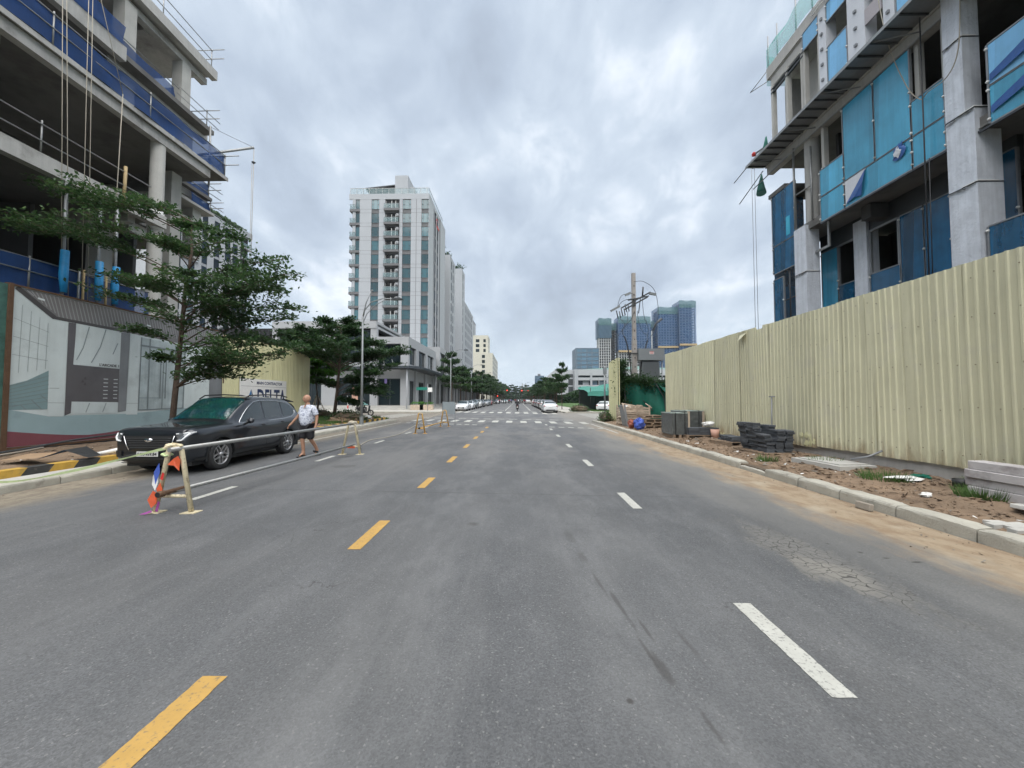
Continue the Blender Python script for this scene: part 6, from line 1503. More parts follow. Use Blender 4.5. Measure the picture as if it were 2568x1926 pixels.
    t['_dim'] = 1; del t['_dim']
    return t, sect, wside, sidepatch
m_emb = m_chrome
SUV = dict(L=4.64, W=1.82, wr_=0.36, fw=0.92, rw=3.59, off=0.006, wsmat=m_wshield,
           ys=[0.0, 0.05, 0.14, 0.3, 0.5, 0.75, 1.0, 1.15, 1.3, 1.55, 1.8, 2.05, 2.25, 2.5, 2.9, 3.3, 3.7, 4.0, 4.2, 4.38, 4.5, 4.6, 4.64],
           top=[(0, 0.95), (0.05, 1.03), (0.14, 1.06), (0.5, 1.09), (1.0, 1.125), (1.2, 1.15), (1.75, 1.53), (2.05, 1.71), (2.3, 1.75), (3.0, 1.76), (3.8, 1.72), (4.1, 1.64), (4.3, 1.5), (4.5, 1.2), (4.6, 1.05), (4.64, 0.95)],
           belt=[(0, 0.80), (0.05, 0.90), (0.14, 0.95), (0.5, 0.99), (1.0, 1.02), (1.3, 1.035), (2.2, 1.03), (3.2, 1.06), (4.0, 1.12), (4.4, 1.1), (4.64, 0.85)],
           roofw=[(0, 0.8), (1.2, 0.78), (1.8, 0.72), (2.3, 0.70), (3.6, 0.69), (4.2, 0.66), (4.64, 0.74)],
           plan=[(0, 0.76), (0.05, 0.86), (0.14, 0.93), (0.3, 0.98), (0.6, 1.0), (1.0, 1.0), (4.0, 1.0), (4.3, 0.97), (4.5, 0.92), (4.64, 0.84)],
           low=[(0, 0.36), (0.1, 0.27), (0.4, 0.25), (4.2, 0.27), (4.55, 0.34), (4.64, 0.42)],
           sidewin=[([(1.62, 1.09), (2.0, 1.085), (2.52, 1.09)], [(1.62, 1.13), (2.0, 1.42), (2.3, 1.585), (2.52, 1.61)]),
                    ([(2.6, 1.09), (3.36, 1.11)], [(2.6, 1.615), (3.1, 1.615), (3.36, 1.59)]),
                    ([(3.45, 1.115), (3.85, 1.16), (4.05, 1.26)], [(3.45, 1.585), (3.85, 1.54), (4.05, 1.4)])],
           wsr=(1.27, 2.02), rsr=(4.2, 4.5))
suv, sect, wside, spatch = make_car(SUV, 'parked_car', 'dark grey estate-style SUV parked facing the camera beside the striped kerb', 'car')
suv.location = (-8.0, 8.28, 0); W_ = 0.91
# plastic lower body, door seams, chrome window line, handles
def seam(pts, w=0.006, mat=m_black, nm='door_seam', off=0.0045):
    for s in (1, -1):
        q = MB().tube([(s * (wside(y, z) + off - w * 0.5), y, z) for y, z in pts], w, 5, cap=False); mk(nm, q, mat, suv)
seam([(1.35, 0.42), (1.36, 0.7), (1.42, 0.95), (1.5, 1.02)]); seam([(2.56, 0.42), (2.56, 0.7), (2.57, 1.0), (2.58, 1.08)]); seam([(3.3, 0.55), (3.42, 0.8), (3.45, 1.05)]); seam([(1.3, 0.36), (2.0, 0.35), (3.1, 0.36)])
seam([(1.56, 1.07), (2.0, 1.065), (2.6, 1.07), (3.4, 1.09), (3.8, 1.13), (4.0, 1.19), (4.09, 1.27), (4.1, 1.36), (3.95, 1.49), (3.7, 1.57), (3.36, 1.615), (2.9, 1.64), (2.5, 1.637), (2.25, 1.6), (2.0, 1.455), (1.8, 1.29), (1.6, 1.12), (1.56, 1.07)], 0.011, m_chrome, 'window_trim', 0.008)
for s in (1, -1):
    lo_ = [(1.34, 0.3), (3.12, 0.3)]
for (y, z) in ((2.4, 0.98), (3.28, 1.01)):
    for s in (1, -1):
        h = mk('door_handle', MB().tube([(s * (wside(y, z) + 0.015), y - 0.1, z), (s * (wside(y, z) + 0.035), y - 0.06, z), (s * (wside(y, z) + 0.035), y + 0.06, z), (s * (wside(y, z) + 0.015), y + 0.1, z)], 0.014, 6), m_paint, suv)
        mk('handle_cup', MB().blob((s * (wside(y, z) + 0.002), y, z - 0.01), (0.008, 0.08, 0.035), 1, 0.0, 6), m_black, suv)
spatch('sill_cladding', [(1.34, 0.28), (3.15, 0.28)], [(1.34, 0.40), (2.9, 0.40), (3.15, 0.47)], 0.014, m_trim, suv)
spatch('bumper_cladding', [(0.2, 0.3), (0.45, 0.27)], [(0.2, 0.36), (0.45, 0.36)], 0.012, m_trim, suv)
spatch('bumper_cladding', [(4.05, 0.34), (4.45, 0.36)], [(4.05, 0.5), (4.45, 0.5)], 0.012, m_trim, suv)
for s in (1, -1):
    mr_ = MB().blob((s * 1.03, 1.68, 1.12), (0.1, 0.07, 0.075), 2, 0.05, 8); mk('mirror', mr_, m_paint, suv); mk('mirror_arm', MB().tube([(s * 0.85, 1.72, 1.03), (s * 0.97, 1.7, 1.08)], 0.03, 6), m_trim, suv)
    mk('roof_rail', MB().tube([(s * 0.6, 2.0, 1.68), (s * 0.62, 2.2, 1.775), (s * 0.63, 2.9, 1.805), (s * 0.62, 3.6, 1.79), (s * 0.6, 3.95, 1.735)], 0.018, 7), m_black, suv)
# front face built on small curved patches: fy(x,z) gives the bumper surface
def fy(x, z):
    lo_, hi_ = 0.0, 1.3
    for _ in range(22):
        m = (lo_ + hi_) / 2; p = sect(m); inside = False
        zt_ = p[-1][1]
        if z < zt_ and abs(x) < (lambda: next((a[0] + (b_[0] - a[0]) * (z - a[1]) / max(1e-6, b_[1] - a[1]) for a, b_ in zip(p[1:], p[2:]) if a[1] <= z <= b_[1] + 1e-6), 0))(): inside = True
        if inside: hi_ = m
        else: lo_ = m
    return hi_
def fpatch(nm, fx, z0, z1, off, mat, nx=12, nz_=5, par=None, ret=False):
    """fx(z)->(xa,xb): patch on the nose between two x limits"""
    q = MB()
    for j in range(nz_ + 1):
        z = z0 + (z1 - z0) * j / nz_; xa, xb = fx(z)
        for i in range(nx + 1): x = xa + (xb - xa) * i / nx; q.v.append((x, fy(x, z) - off, z))
    for j in range(nz_):
        for i in range(nx): a = j * (nx + 1) + i; q.f.append([a, a + 1, a + nx + 2, a + nx + 1]); q.m.append(0); q.sm.append(True)
    return mk(nm, q, mat, par or suv)
gr_ = fpatch('grille', lambda z: (-0.42 - 0.12 * (z - 0.62) / 0.25, 0.42 + 0.12 * (z - 0.62) / 0.25), 0.59, 0.88, 0.012, m_black)
for k in range(5):
    z = 0.63 + 0.05 * k; x_ = 0.40 + 0.12 * (z - 0.62) / 0.25
    mk('grille_bar', MB().tube([(x_ * (-1 + 2 * i / 10), fy(x_ * (-1 + 2 * i / 10), z) - 0.024, z) for i in range(11)], 0.008, 5), m_steel_dk, gr_)
mk('emblem', MB().lathe([(0.0, -0.03), (0.06, -0.026), (0.075, -0.01)], (0, 0, 0), 20, 'y'), m_emb, suv, (0, fy(0, 0.79) - 0.02, 0.79)).scale = (1.2, 1, 0.62)
stb = MB()
for (x, z, r) in ((-0.045, 0.008, 0.016), (0.0, 0.018, 0.009), (0.02, 0.004, 0.009), (0.04, 0.018, 0.009), (0.01, -0.014, 0.009), (0.04, -0.008, 0.009)):
    stb.add([(x - r, 0, z), (x, 0, z - r), (x + r, 0, z), (x, 0, z + r)], [(0, 1, 2, 3)])
mk('emblem_stars', stb, m_navy, suv, (0, fy(0, 0.79) - 0.052, 0.79))
for s in (1, -1):
    mk('grille_surround', MB().tube([(s * 0.43, fy(s * 0.43, 0.57) - 0.01, 0.57), (s * 0.5, fy(s * 0.5, 0.7) - 0.012, 0.7), (s * 0.56, fy(s * 0.56, 0.88) - 0.012, 0.88)], 0.012, 6), m_chrome, suv)
    def lf_(z, s=s):
        t = (z - 0.76) / 0.2; a, b_ = 0.56 + 0.08 * (1 - t), 0.74 + 0.11 * t
        return (a * s, b_ * s) if s > 0 else (b_ * s, a * s)
    hl = fpatch('headlight', lf_, 0.77, 0.945, 0.008, m_lamp, par=suv)
    mk('daylight_strip', MB().tube([(s * 0.60, fy(s * 0.60, 0.92) - 0.016, 0.92), (s * 0.74, fy(s * 0.74, 0.935) - 0.014, 0.935), (s * 0.84, fy(s * 0.84, 0.945) - 0.01, 0.945)], 0.014, 6), m_drl, hl)
    mk('daylight_strip', MB().tube([(s * 0.8, fy(s * 0.8, 0.93) - 0.014, 0.93), (s * 0.76, fy(s * 0.76, 0.85) - 0.018, 0.85), (s * 0.71, fy(s * 0.71, 0.785) - 0.018, 0.785), (s * 0.62, fy(s * 0.62, 0.775) - 0.018, 0.775)], 0.018, 6), m_drl, hl)
    def fo_(z, s=s):
        return (0.6 * s, 0.78 * s) if s > 0 else (0.78 * s, 0.6 * s)
    fpatch('fog_recess', fo_, 0.42, 0.56, 0.008, m_black); 
fpatch('lower_intake', lambda z: (-0.5, 0.5), 0.3, 0.41, 0.01, m_black)
fpatch('front_lip', lambda z: (-0.68, 0.68), 0.275, 0.3, 0.014, m_trim, nz_=2)
np_ = mk('number_plate', bevel(MB().box(-0.235, 0.235, -0.012, 0.004, -0.055, 0.055).mesh('number_plate', m_plate), 0.004), parent=suv, loc=(0, fy(0.2, 0.48) - 0.035, 0.49))
mk('lettering', textmesh('51K-959.84', 0.09, m_black, 0.003, 0.001, 'CENTER'), parent=np_, loc=(0, -0.014, -0.031), rot=ROTF)
for s in (1, -1):
    mk('tail_light', MB().blob((s * 0.86, 4.5, 1.0), (0.09, 0.12, 0.1), 1, 0.05, 7), m_tail, suv)
mk('roof_spoiler', MB().prism([(3.95, 1.675), (4.34, 1.60), (4.36, 1.575), (4.0, 1.6)], -0.58, 0.58, 'x'), m_black, suv)
mk('wiper', MB().tube([(-0.5, 1.26, 1.14), (-0.15, 1.33, 1.185), (0.1, 1.3, 1.16)], 0.009, 5).tube([(0.1, 1.26, 1.14), (0.35, 1.34, 1.19), (0.6, 1.36, 1.18)], 0.009, 5), m_black, suv)
mk('roof_panel', MB().add([(x * 0.95, y, sect(y)[-1][1] - 0.0 + 0.004 - 0.012 * abs(x) ** 2) for y in (2.12, 2.6, 3.0) for x in (-0.48, 0, 0.48)], [(0, 1, 4, 3), (1, 2, 5, 4), (3, 4, 7, 6), (4, 5, 8, 7)], 0, True), m_cglass, suv)
mk('inner_mirror', MB().blob((0.0, 1.86, 1.545), (0.1, 0.02, 0.04), 1, 0.05, 6), m_black, suv)

# other cars: hatch and saloon builds, recoloured copies
HATCH = dict(SUV); HATCH.update(L=4.35, W=1.8, wr_=0.32, fw=0.85, rw=3.5, wsmat=m_cglass, soff=0.01,
             ys=[0, 0.05, 0.15, 0.35, 0.6, 0.9, 1.15, 1.4, 1.7, 2.0, 2.4, 2.9, 3.3, 3.6, 3.85, 4.1, 4.28, 4.35],
             top=[(0, 0.6), (0.05, 0.68), (0.15, 0.75), (0.5, 0.86), (1.1, 0.97), (1.7, 1.3), (2.05, 1.42), (2.6, 1.45), (3.3, 1.4), (3.8, 1.25), (4.1, 1.05), (4.35, 0.9)],
             belt=[(0, 0.52), (0.15, 0.64), (0.5, 0.75), (1.1, 0.87), (2.2, 0.93), (3.4, 0.97), (4.1, 0.98), (4.35, 0.75)],
             low=[(0, 0.3), (0.1, 0.2), (0.4, 0.19), (4.0, 0.2), (4.3, 0.28), (4.35, 0.34)],
             sidewin=[([(1.55, 0.97), (2.35, 0.98)], [(1.55, 1.05), (1.9, 1.28), (2.35, 1.36)]), ([(2.42, 0.98), (3.3, 1.02)], [(2.42, 1.37), (2.9, 1.36), (3.3, 1.28)])],
             wsr=(1.22, 1.95), rsr=(3.75, 4.08))
SALOON = dict(HATCH); SALOON.update(L=4.6, rw=3.65, wr_=0.325,
             ys=[0, 0.05, 0.15, 0.35, 0.6, 0.9, 1.2, 1.45, 1.75, 2.05, 2.4, 2.9, 3.3, 3.6, 3.9, 4.1, 4.35, 4.53, 4.6],
             top=[(0, 0.62), (0.05, 0.7), (0.15, 0.77), (0.5, 0.88), (1.15, 0.98), (1.75, 1.3), (2.1, 1.42), (2.6, 1.445), (3.1, 1.4), (3.6, 1.22), (3.95, 1.08), (4.4, 1.02), (4.6, 0.92)],
             belt=[(0, 0.52), (0.15, 0.66), (0.5, 0.77), (1.1, 0.88), (2.2, 0.93), (3.4, 0.96), (4.1, 0.97), (4.45, 0.93), (4.6, 0.75)],
             low=[(0, 0.3), (0.1, 0.2), (0.4, 0.19), (4.2, 0.2), (4.5, 0.28), (4.6, 0.36)],
             sidewin=[([(1.6, 0.97), (2.4, 0.98)], [(1.6, 1.05), (1.95, 1.28), (2.4, 1.36)]), ([(2.47, 0.98), (3.35, 1.01)], [(2.47, 1.37), (2.9, 1.35), (3.35, 1.2)])],
             wsr=(1.28, 2.0), rsr=(3.2, 3.75))
def dress(t, s_, sec, z0, front_dark):
    L_ = s_['L']; W2 = s_['W'] / 2
    f = MB(); w = W2 * 0.62
    mk('grille', MB().box(-w * 0.8, w * 0.8, -0.012, 0.08, 0.36, 0.56), m_black if front_dark else m_trim, t)
    mk('number_plate', MB().box(-0.23, 0.23, -0.035, -0.02, 0.4, 0.5), m_plate, t); mk('number_plate', MB().box(-0.23, 0.23, L_ + 0.005, L_ + 0.02, 0.62, 0.74), m_plate, t)
    for s in (1, -1):
        mk('headlight', MB().blob((s * W2 * 0.74, 0.14, 0.62), (0.17, 0.13, 0.055), 1, 0.05, 7), m_lamp, t)
        mk('tail_light', MB().blob((s * W2 * 0.78, L_ - 0.13, 0.84), (0.16, 0.14, 0.075), 1, 0.05, 7), m_tail, t)
        mk('mirror', MB().blob((s * (W2 + 0.08), 1.62, 0.98), (0.09, 0.06, 0.06), 2, 0.05, 7), t.children[0].data.materials[0], t)
    mk('rear_bumper_trim', MB().box(-W2 * 0.6, W2 * 0.6, L_ - 0.06, L_ + 0.012, 0.3, 0.42), m_trim, t)
hatch, hs, _, _ = make_car(HATCH, 'parked_car', 'x', 'car', hi=False); dress(hatch, HATCH, hs, 0, True)
saloon, ss, _, _ = make_car(SALOON, 'parked_car', 'x', 'car', hi=False); dress(saloon, SALOON, ss, 0, False)
def repaint(o, m):
    b = [c for c in o.children if c.name.startswith('body')][0]; b.material_slots[0].link = 'OBJECT'; b.material_slots[0].material = m
    for c in o.children:
        if c.name.startswith('mirror'): c.material_slots[0].link = 'OBJECT'; c.material_slots[0].material = m
GCL, GCR = 'cars parked along the left kerb beyond the crossing', 'cars parked along the right kerb beyond the crossing'
used = {0: False, 1: False}
def park(kind, x, y, rz, pm, label, group, s=(1, 1, 1)):
    src = (hatch, saloon)[kind]
    if used[kind]: o = dup(src, None, (x, y, 0), rz)
    else: o = src; used[kind] = True; o.location = (x, y, 0); o.rotation_euler = (0, 0, rz)
    o.scale = s; repaint(o, pm); tag(o, label, 'car', group); return o
PW, PWW, PS, PK, PG, PR = m_paints
rowL = [(0, PW, 'white sporty hatchback facing the camera, first of the left parked row'), (0, PW, 'white compact hatchback second in the left parked row'), (1, PG, 'dark green saloon with pale windscreen third in the left parked row'), (0, PWW, 'white hatchback fourth in the left parked row'),
        (0, PK, 'black hatchback fifth in the left parked row'), None, (1, PS, 'silver saloon sixth in the left parked row, after a gap'), (0, PG, 'dark hatchback just beyond the silver saloon in the left row'), (1, PR, 'red-brown saloon near the end of the left row')]
for k, it in enumerate(rowL):
    if it is None: continue
    sc_ = (1, 1, 1) if k < 2 else (1, 1, 1.12)
    park(it[0], -7.95, 53.6 + 6.3 * k, 0, it[1], it[2], GCL, sc_)
rowR = [(1, PW, 'white saloon seen from behind, nearest of the right parked row'), (0, PK, 'black hatchback just ahead of the white saloon on the right'), (1, PWW, 'pale saloon third in the right parked row'), (0, PK, 'dark tall hatchback fourth in the right parked row'),
        (0, PS, 'silver hatchback fifth in the right parked row'), (1, PK, 'black saloon sixth in the right parked row'), (0, PG, 'grey hatchback seventh in the right parked row'), (1, PR, 'dark red saloon eighth in the right parked row'), (0, PWW, 'white hatchback at the far end of the right row')]
for k, it in enumerate(rowR):
    y = 46.0 + 5.9 * k
    park(it[0], 4.0 + (0.25 if k else -0.1), y + 4.6, math.pi, it[1], it[2], GCR, (1, 1, 1) if k == 0 else (1, 1, 1.1))
for k, (x, y, pm) in enumerate(((-5.5, 150, PW), (-4.6, 170, PS), (-3.8, 185, PK), (0.5, 165, PW), (0.2, 188, PR), (3.6, 140, PWW), (3.7, 152, PK), (-7.9, 128, PK), (-7.9, 140, PW), (-7.9, 160, PS), (3.9, 176, PS))):
    park(k % 2, x, y, 0 if x < -1.9 else math.pi, pm, 'small distant car waiting in the far traffic', 'distant traffic at the far crossing', (1, 1, 1.1))
for k, (x, y) in enumerate(((12.4, 53.5), (15.4, 53.8), (18.4, 53.5), (21.2, 54.0))):
    park(0, x, y, math.pi / 2 + 1.2 + 0.1 * k, PW if k != 2 else PWW, ('white car under the green canopy, first from the left', 'white car under the green canopy, second from the left', 'white car under the green canopy, third from the left', 'white car under the green canopy, nearest the hanging black sheet')[k], 'cars under the green canopy')
# ---------------------------------------------------------------- people
def skin(nodes, edges, root, lv=2, squash=None):
    names = list(nodes); me = bpy.data.meshes.new('figure')
    me.from_pydata([nodes[n][0] for n in names], [(names.index(a), names.index(b_)) for a, b_ in edges], [])
    o = bpy.data.objects.new('figure', me); col.objects.link(o)
    o.modifiers.new('k', 'SKIN'); s = o.modifiers.new('s', 'SUBSURF'); s.levels = lv
    for i, n in enumerate(names):
        sv = me.skin_vertices[0].data[i]; r = nodes[n][1]; sv.radius = (r, r); sv.use_root = (n == root)
    dg = bpy.context.evaluated_depsgraph_get(); dg.update()
    out = bpy.data.meshes.new_from_object(o.evaluated_get(dg)); bpy.data.objects.remove(o); bpy.data.meshes.remove(me)
    for p in out.polygons: p.use_smooth = True
    if squash:
        for v in out.vertices:
            k = squash(v.co)
            v.co.y = v.co.y * k
    return out
m_skin = M('skin', (0.36, 0.2, 0.13), 0.55, var=0.06, scale=6, obj=True)
m_short = M('black_shorts', (0.012, 0.012, 0.015), 0.85, var=0.2, scale=10, obj=True)
m_sandal = M('sandal', (0.015, 0.014, 0.014), 0.6, var=0.1)
m_shirt = M('patterned_shirt', (0.56, 0.59, 0.66), 0.8, var=0.04, scale=4, obj=True, stain=((0.05, 0.07, 0.17), 0.9, 26, 0.5))
m_jkt = M('teal_jacket', (0.2, 0.42, 0.4), 0.8, var=0.1, obj=True)
m_jktd = M('dark_jacket', (0.02, 0.02, 0.024), 0.8, var=0.1, obj=True)
def fingers(nd, ed, w, palm, dirv, side, curl):
    """five fingers off the palm node"""
    d = Vector(dirv).normalized(); s = Vector(side).normalized(); c = Vector(curl).normalized()
    W0 = Vector(nd[palm][0])
    for i, (off, ln_) in enumerate(((-0.030, 0.062), (-0.010, 0.075), (0.010, 0.072), (0.030, 0.055))):
        a = W0 + s * off * 0.8 + d * 0.035; b_ = a + d * ln_ * 0.5 + c * ln_ * 0.12; e_ = b_ + d * ln_ * 0.35 + c * ln_ * 0.4
        for nm, p, r in (('a', a, 0.0095), ('b', b_, 0.009), ('c', e_, 0.0075)): nd[f'{w}f{i}{nm}'] = (tuple(p), r)
        ed += [(palm, f'{w}f{i}a'), (f'{w}f{i}a', f'{w}f{i}b'), (f'{w}f{i}b', f'{w}f{i}c')]
    a = W0 - s * 0.035 + c * 0.01; b_ = a - s * 0.022 + d * 0.03 + c * 0.015
    nd[w + 't0'] = (tuple(a), 0.011); nd[w + 't1'] = (tuple(b_), 0.009); ed += [(palm, w + 't0'), (w + 't0', w + 't1')]
def head_mesh(c, turn):
    """shaped head: skull, brow, nose, lips and chin; faces -y before the turn"""
    b = MB(); nu, nv = 40, 30
    for j in range(nv + 1):
        ph = math.pi * j / nv
        for i in range(nu):
            th = 2 * math.pi * i / nu
            x, y, z = math.sin(ph) * math.sin(th), -math.sin(ph) * math.cos(th), math.cos(ph)
            X_, Y_, Z_ = x * 0.082, y * 0.102, z * 0.122
            lo_ = max(0.0, -z)
            X_ *= 1 - 0.30 * lo_ ** 1.5; Y_ *= 1 - 0.12 * lo_
            if y > 0: Y_ *= 1.0 - 0.35 * lo_; 
            if z > 0.2: X_ *= 1 + 0.05 * z
            if y < 0:
                f = -y * math.exp(-(th if th < math.pi else th - 2 * math.pi) ** 2 / 0.035)
                Y_ -= 0.024 * f * math.exp(-((Z_ + 0.024) / 0.018) ** 2)           # nose tip
                Y_ -= 0.012 * f * math.exp(-((Z_ - 0.002) / 0.02) ** 2)            # bridge
                w = math.exp(-(th if th < math.pi else th - 2 * math.pi) ** 2 / 0.16) * -y
                Y_ -= 0.007 * w * math.exp(-((Z_ + 0.062) / 0.012) ** 2)           # lips
                Y_ -= 0.010 * w * math.exp(-((Z_ + 0.098) / 0.016) ** 2)           # chin
                for e_ in (-0.45, 0.45):
                    t_ = (th if th < math.pi else th - 2 * math.pi)
                    Y_ += 0.009 * math.exp(-((t_ - e_) / 0.2) ** 2) * math.exp(-((Z_ - 0.006) / 0.013) ** 2)
                    Y_ -= 0.005 * math.exp(-((t_ - e_) / 0.25) ** 2) * math.exp(-((Z_ - 0.032) / 0.01) ** 2)
            b.v.append((X_, Y_, Z_))
    for j in range(nv):
        for i in range(nu):
            i2 = (i + 1) % nu; b.f.append([j * nu + i, j * nu + i2, (j + 1) * nu + i2, (j + 1) * nu + i]); b.m.append(0); b.sm.append(True)
    ca, sa = math.cos(turn), math.sin(turn)
    b.v = [(c[0] + x * ca - y * sa, c[1] + x * sa + y * ca, c[2] + z) for x, y, z in b.v]
    me = b.mesh('head', m_skin)
    bm = bmesh.new(); bm.from_mesh(me); bmesh.ops.remove_doubles(bm, verts=bm.verts, dist=1e-5); bmesh.ops.recalc_face_normals(bm, faces=bm.faces); bm.to_mesh(me); bm.free()
    return me
def join_head(body, c, turn):
    a = bpy.data.objects.new('a', body); b = bpy.data.objects.new('b', head_mesh(c, turn)); col.objects.link(a); col.objects.link(b)
    m = a.modifiers.new('u', 'BOOLEAN'); m.object = b; m.operation = 'UNION'; m.solver = 'EXACT'
    dg = bpy.context.evaluated_depsgraph_get(); dg.update()
    out = bpy.data.meshes.new_from_object(a.evaluated_get(dg)); bpy.data.objects.remove(a); bpy.data.objects.remove(b)
    for p in out.polygons: p.use_smooth = True
    return out
def man():
    t = thing('person', 'bald man in a patterned short-sleeved shirt and black shorts walking beside the dark car', 'person', (-6.12, 11.15, 0.0), 0)
    nd = {'pel': ((0, 0, 0.95), 0.155), 'wai': ((0, -0.03, 1.1), 0.165), 'che': ((0, -0.01, 1.3), 0.165), 'nb': ((0, 0.0, 1.43), 0.075), 'nk': ((-0.01, -0.015, 1.56), 0.062),
          'ls': ((0.17, 0, 1.395), 0.065), 'le': ((0.265, 0.05, 1.13), 0.046), 'lw': ((0.285, 0.0, 0.90), 0.031), 'lp': ((0.288, -0.015, 0.835), 0.036),
          'rs': ((-0.17, 0, 1.395), 0.065), 're': ((-0.28, -0.04, 1.15), 0.046), 'rw': ((-0.40, -0.15, 0.95), 0.031), 'rp': ((-0.435, -0.185, 0.895), 0.036),
          'rh': ((-0.095, 0, 0.88), 0.1), 'rk': ((-0.09, -0.09, 0.5), 0.06), 'rc': ((-0.085, -0.06, 0.32), 0.052), 'ra': ((-0.08, -0.045, 0.1), 0.037), 'rt': ((-0.09, -0.19, 0.035), 0.034), 'rz': ((-0.08, 0.0, 0.04), 0.035),
          'lh': ((0.095, 0, 0.88), 0.1), 'lk': ((0.09, 0.02, 0.5), 0.06), 'lc': ((0.085, 0.17, 0.34), 0.052), 'la': ((0.085, 0.29, 0.17), 0.037), 'lt': ((0.09, 0.22, 0.05), 0.032), 'lz': ((0.085, 0.33, 0.14), 0.033)}
    ed = [('pel', 'wai'), ('wai', 'che'), ('che', 'nb'), ('nb', 'nk'), ('che', 'ls'), ('ls', 'le'), ('le', 'lw'), ('lw', 'lp'), ('che', 'rs'), ('rs', 're'), ('re', 'rw'), ('rw', 'rp'),
          ('pel', 'rh'), ('rh', 'rk'), ('rk', 'rc'), ('rc', 'ra'), ('ra', 'rt'), ('ra', 'rz'), ('pel', 'lh'), ('lh', 'lk'), ('lk', 'lc'), ('lc', 'la'), ('la', 'lt'), ('la', 'lz')]
    fingers(nd, ed, 'R', 'rp', (-0.45, -0.35, -0.8), (-0.3, 0.9, -0.2), (0.3, -0.2, -0.3)); fingers(nd, ed, 'L', 'lp', (0.02, -0.1, -1), (0, 0.95, 0), (-0.6, 0, -0.2))
    sq = lambda c: 0.82 if 0.8 < c.z < 1.45 else 1.0
    mk('body', join_head(skin(nd, ed, 'pel', 2), (-0.014, -0.03, 1.632), rad(-24)), m_skin, t)
    bd = t.children[-1]; bd.data.materials.clear(); bd.data.materials.append(m_skin)
    sn = {'a': ((0, 0.0, 0.85), 0.19), 'b': ((0, -0.035, 1.05), 0.2), 'c': ((0, -0.01, 1.3), 0.185), 'd': ((0, 0.0, 1.42), 0.09), 'ls': ((0.185, 0, 1.385), 0.085), 'le': ((0.235, 0.03, 1.22), 0.076), 'le2': ((0.25, 0.04, 1.17), 0.074), 'rs': ((-0.185, 0, 1.385), 0.085), 're': ((-0.24, -0.02, 1.22), 0.076), 're2': ((-0.258, -0.03, 1.18), 0.074)}
    sh = skin(sn, [('a', 'b'), ('b', 'c'), ('c', 'd'), ('c', 'ls'), ('ls', 'le'), ('le', 'le2'), ('c', 'rs'), ('rs', 're'), ('re', 're2')], 'c', 3)
    for v in sh.vertices:
        n_ = mnoise.noise(v.co * 7) * 0.012 + mnoise.noise(v.co * 16) * 0.005; v.co += v.normal * n_
        if v.co.z < 0.84: v.co.z = 0.84
    mk('shirt', sh, parent=t); t.children[-1].data.materials.append(m_shirt)
    for s in (1, -1):
        mk('collar', MB().add([(0.0, -0.105, 1.36), (s * 0.03, -0.085, 1.47), (s * 0.095, -0.01, 1.475), (s * 0.115, -0.10, 1.40), (s * 0.05, -0.135, 1.385)], [(0, 1, 4), (1, 2, 3, 4)]), m_shirt, t)
    mk('shirt_opening', MB().add([(0.0, -0.168, 1.355), (0.03, -0.10, 1.455), (-0.03, -0.10, 1.455)], [(0, 1, 2)]), m_skin, t)
    so = {'a': ((0, 0, 0.93), 0.17), 'r1': ((-0.1, 0, 0.85), 0.125), 'r2': ((-0.095, -0.06, 0.6), 0.115), 'r3': ((-0.095, -0.085, 0.49), 0.108), 'l1': ((0.1, 0, 0.85), 0.125), 'l2': ((0.095, 0.0, 0.6), 0.115), 'l3': ((0.095, 0.02, 0.49), 0.108)}
    sm_ = skin(so, [('a', 'r1'), ('r1', 'r2'), ('r2', 'r3'), ('a', 'l1'), ('l1', 'l2'), ('l2', 'l3')], 'a', 2)
    for v in sm_.vertices: v.co += v.normal * mnoise.noise(v.co * 9) * 0.01
    mk('shorts', sm_, parent=t); t.children[-1].data.materials.append(m_short)
    # face
    ht = rad(-24); hc = Vector((-0.014, -0.03, 1.632))
    def hp_(x, y, z): return (hc.x + x * math.cos(ht) - y * math.sin(ht), hc.y + x * math.sin(ht) + y * math.cos(ht), hc.z + z)
    for s in (1, -1):
        mk('ear', MB().blob(hp_(s * 0.078, 0.012, -0.012), (0.012, 0.02, 0.03), 1, 0, 6), m_skin, t)
        mk('eye', MB().blob(hp_(s * 0.033, -0.083, 0.006), (0.013, 0.006, 0.006), 1, 0, 6), m_black, t)
        mk('eyebrow', MB().tube([hp_(s * 0.016, -0.096, 0.026), hp_(s * 0.034, -0.092, 0.032), hp_(s * 0.052, -0.078, 0.026)], 0.0035, 5), m_black, t)
    mk('mouth', MB().tube([hp_(-0.024, -0.083, -0.062), hp_(0, -0.094, -0.062), hp_(0.024, -0.083, -0.062)], 0.0035, 5), M('lips', (0.2, 0.08, 0.06), 0.5, var=0), t)
    for (x, y, z, tl) in ((-0.085, -0.1, 0.018, 0.0), (0.088, 0.275, 0.075, -0.65)):
        mk('sandal', MB().obox((x, y, z), (0.05, 0.135, 0.014), Matrix.Rotation(tl, 3, 'X')).obox((x, y - 0.03, z + 0.045), (0.054, 0.035, 0.012), Matrix.Rotation(tl, 3, 'X')), m_sandal, t)
    t.scale = (1.03, 1.03, 1.03); t.rotation_euler = (0, 0, rad(-14))
man()
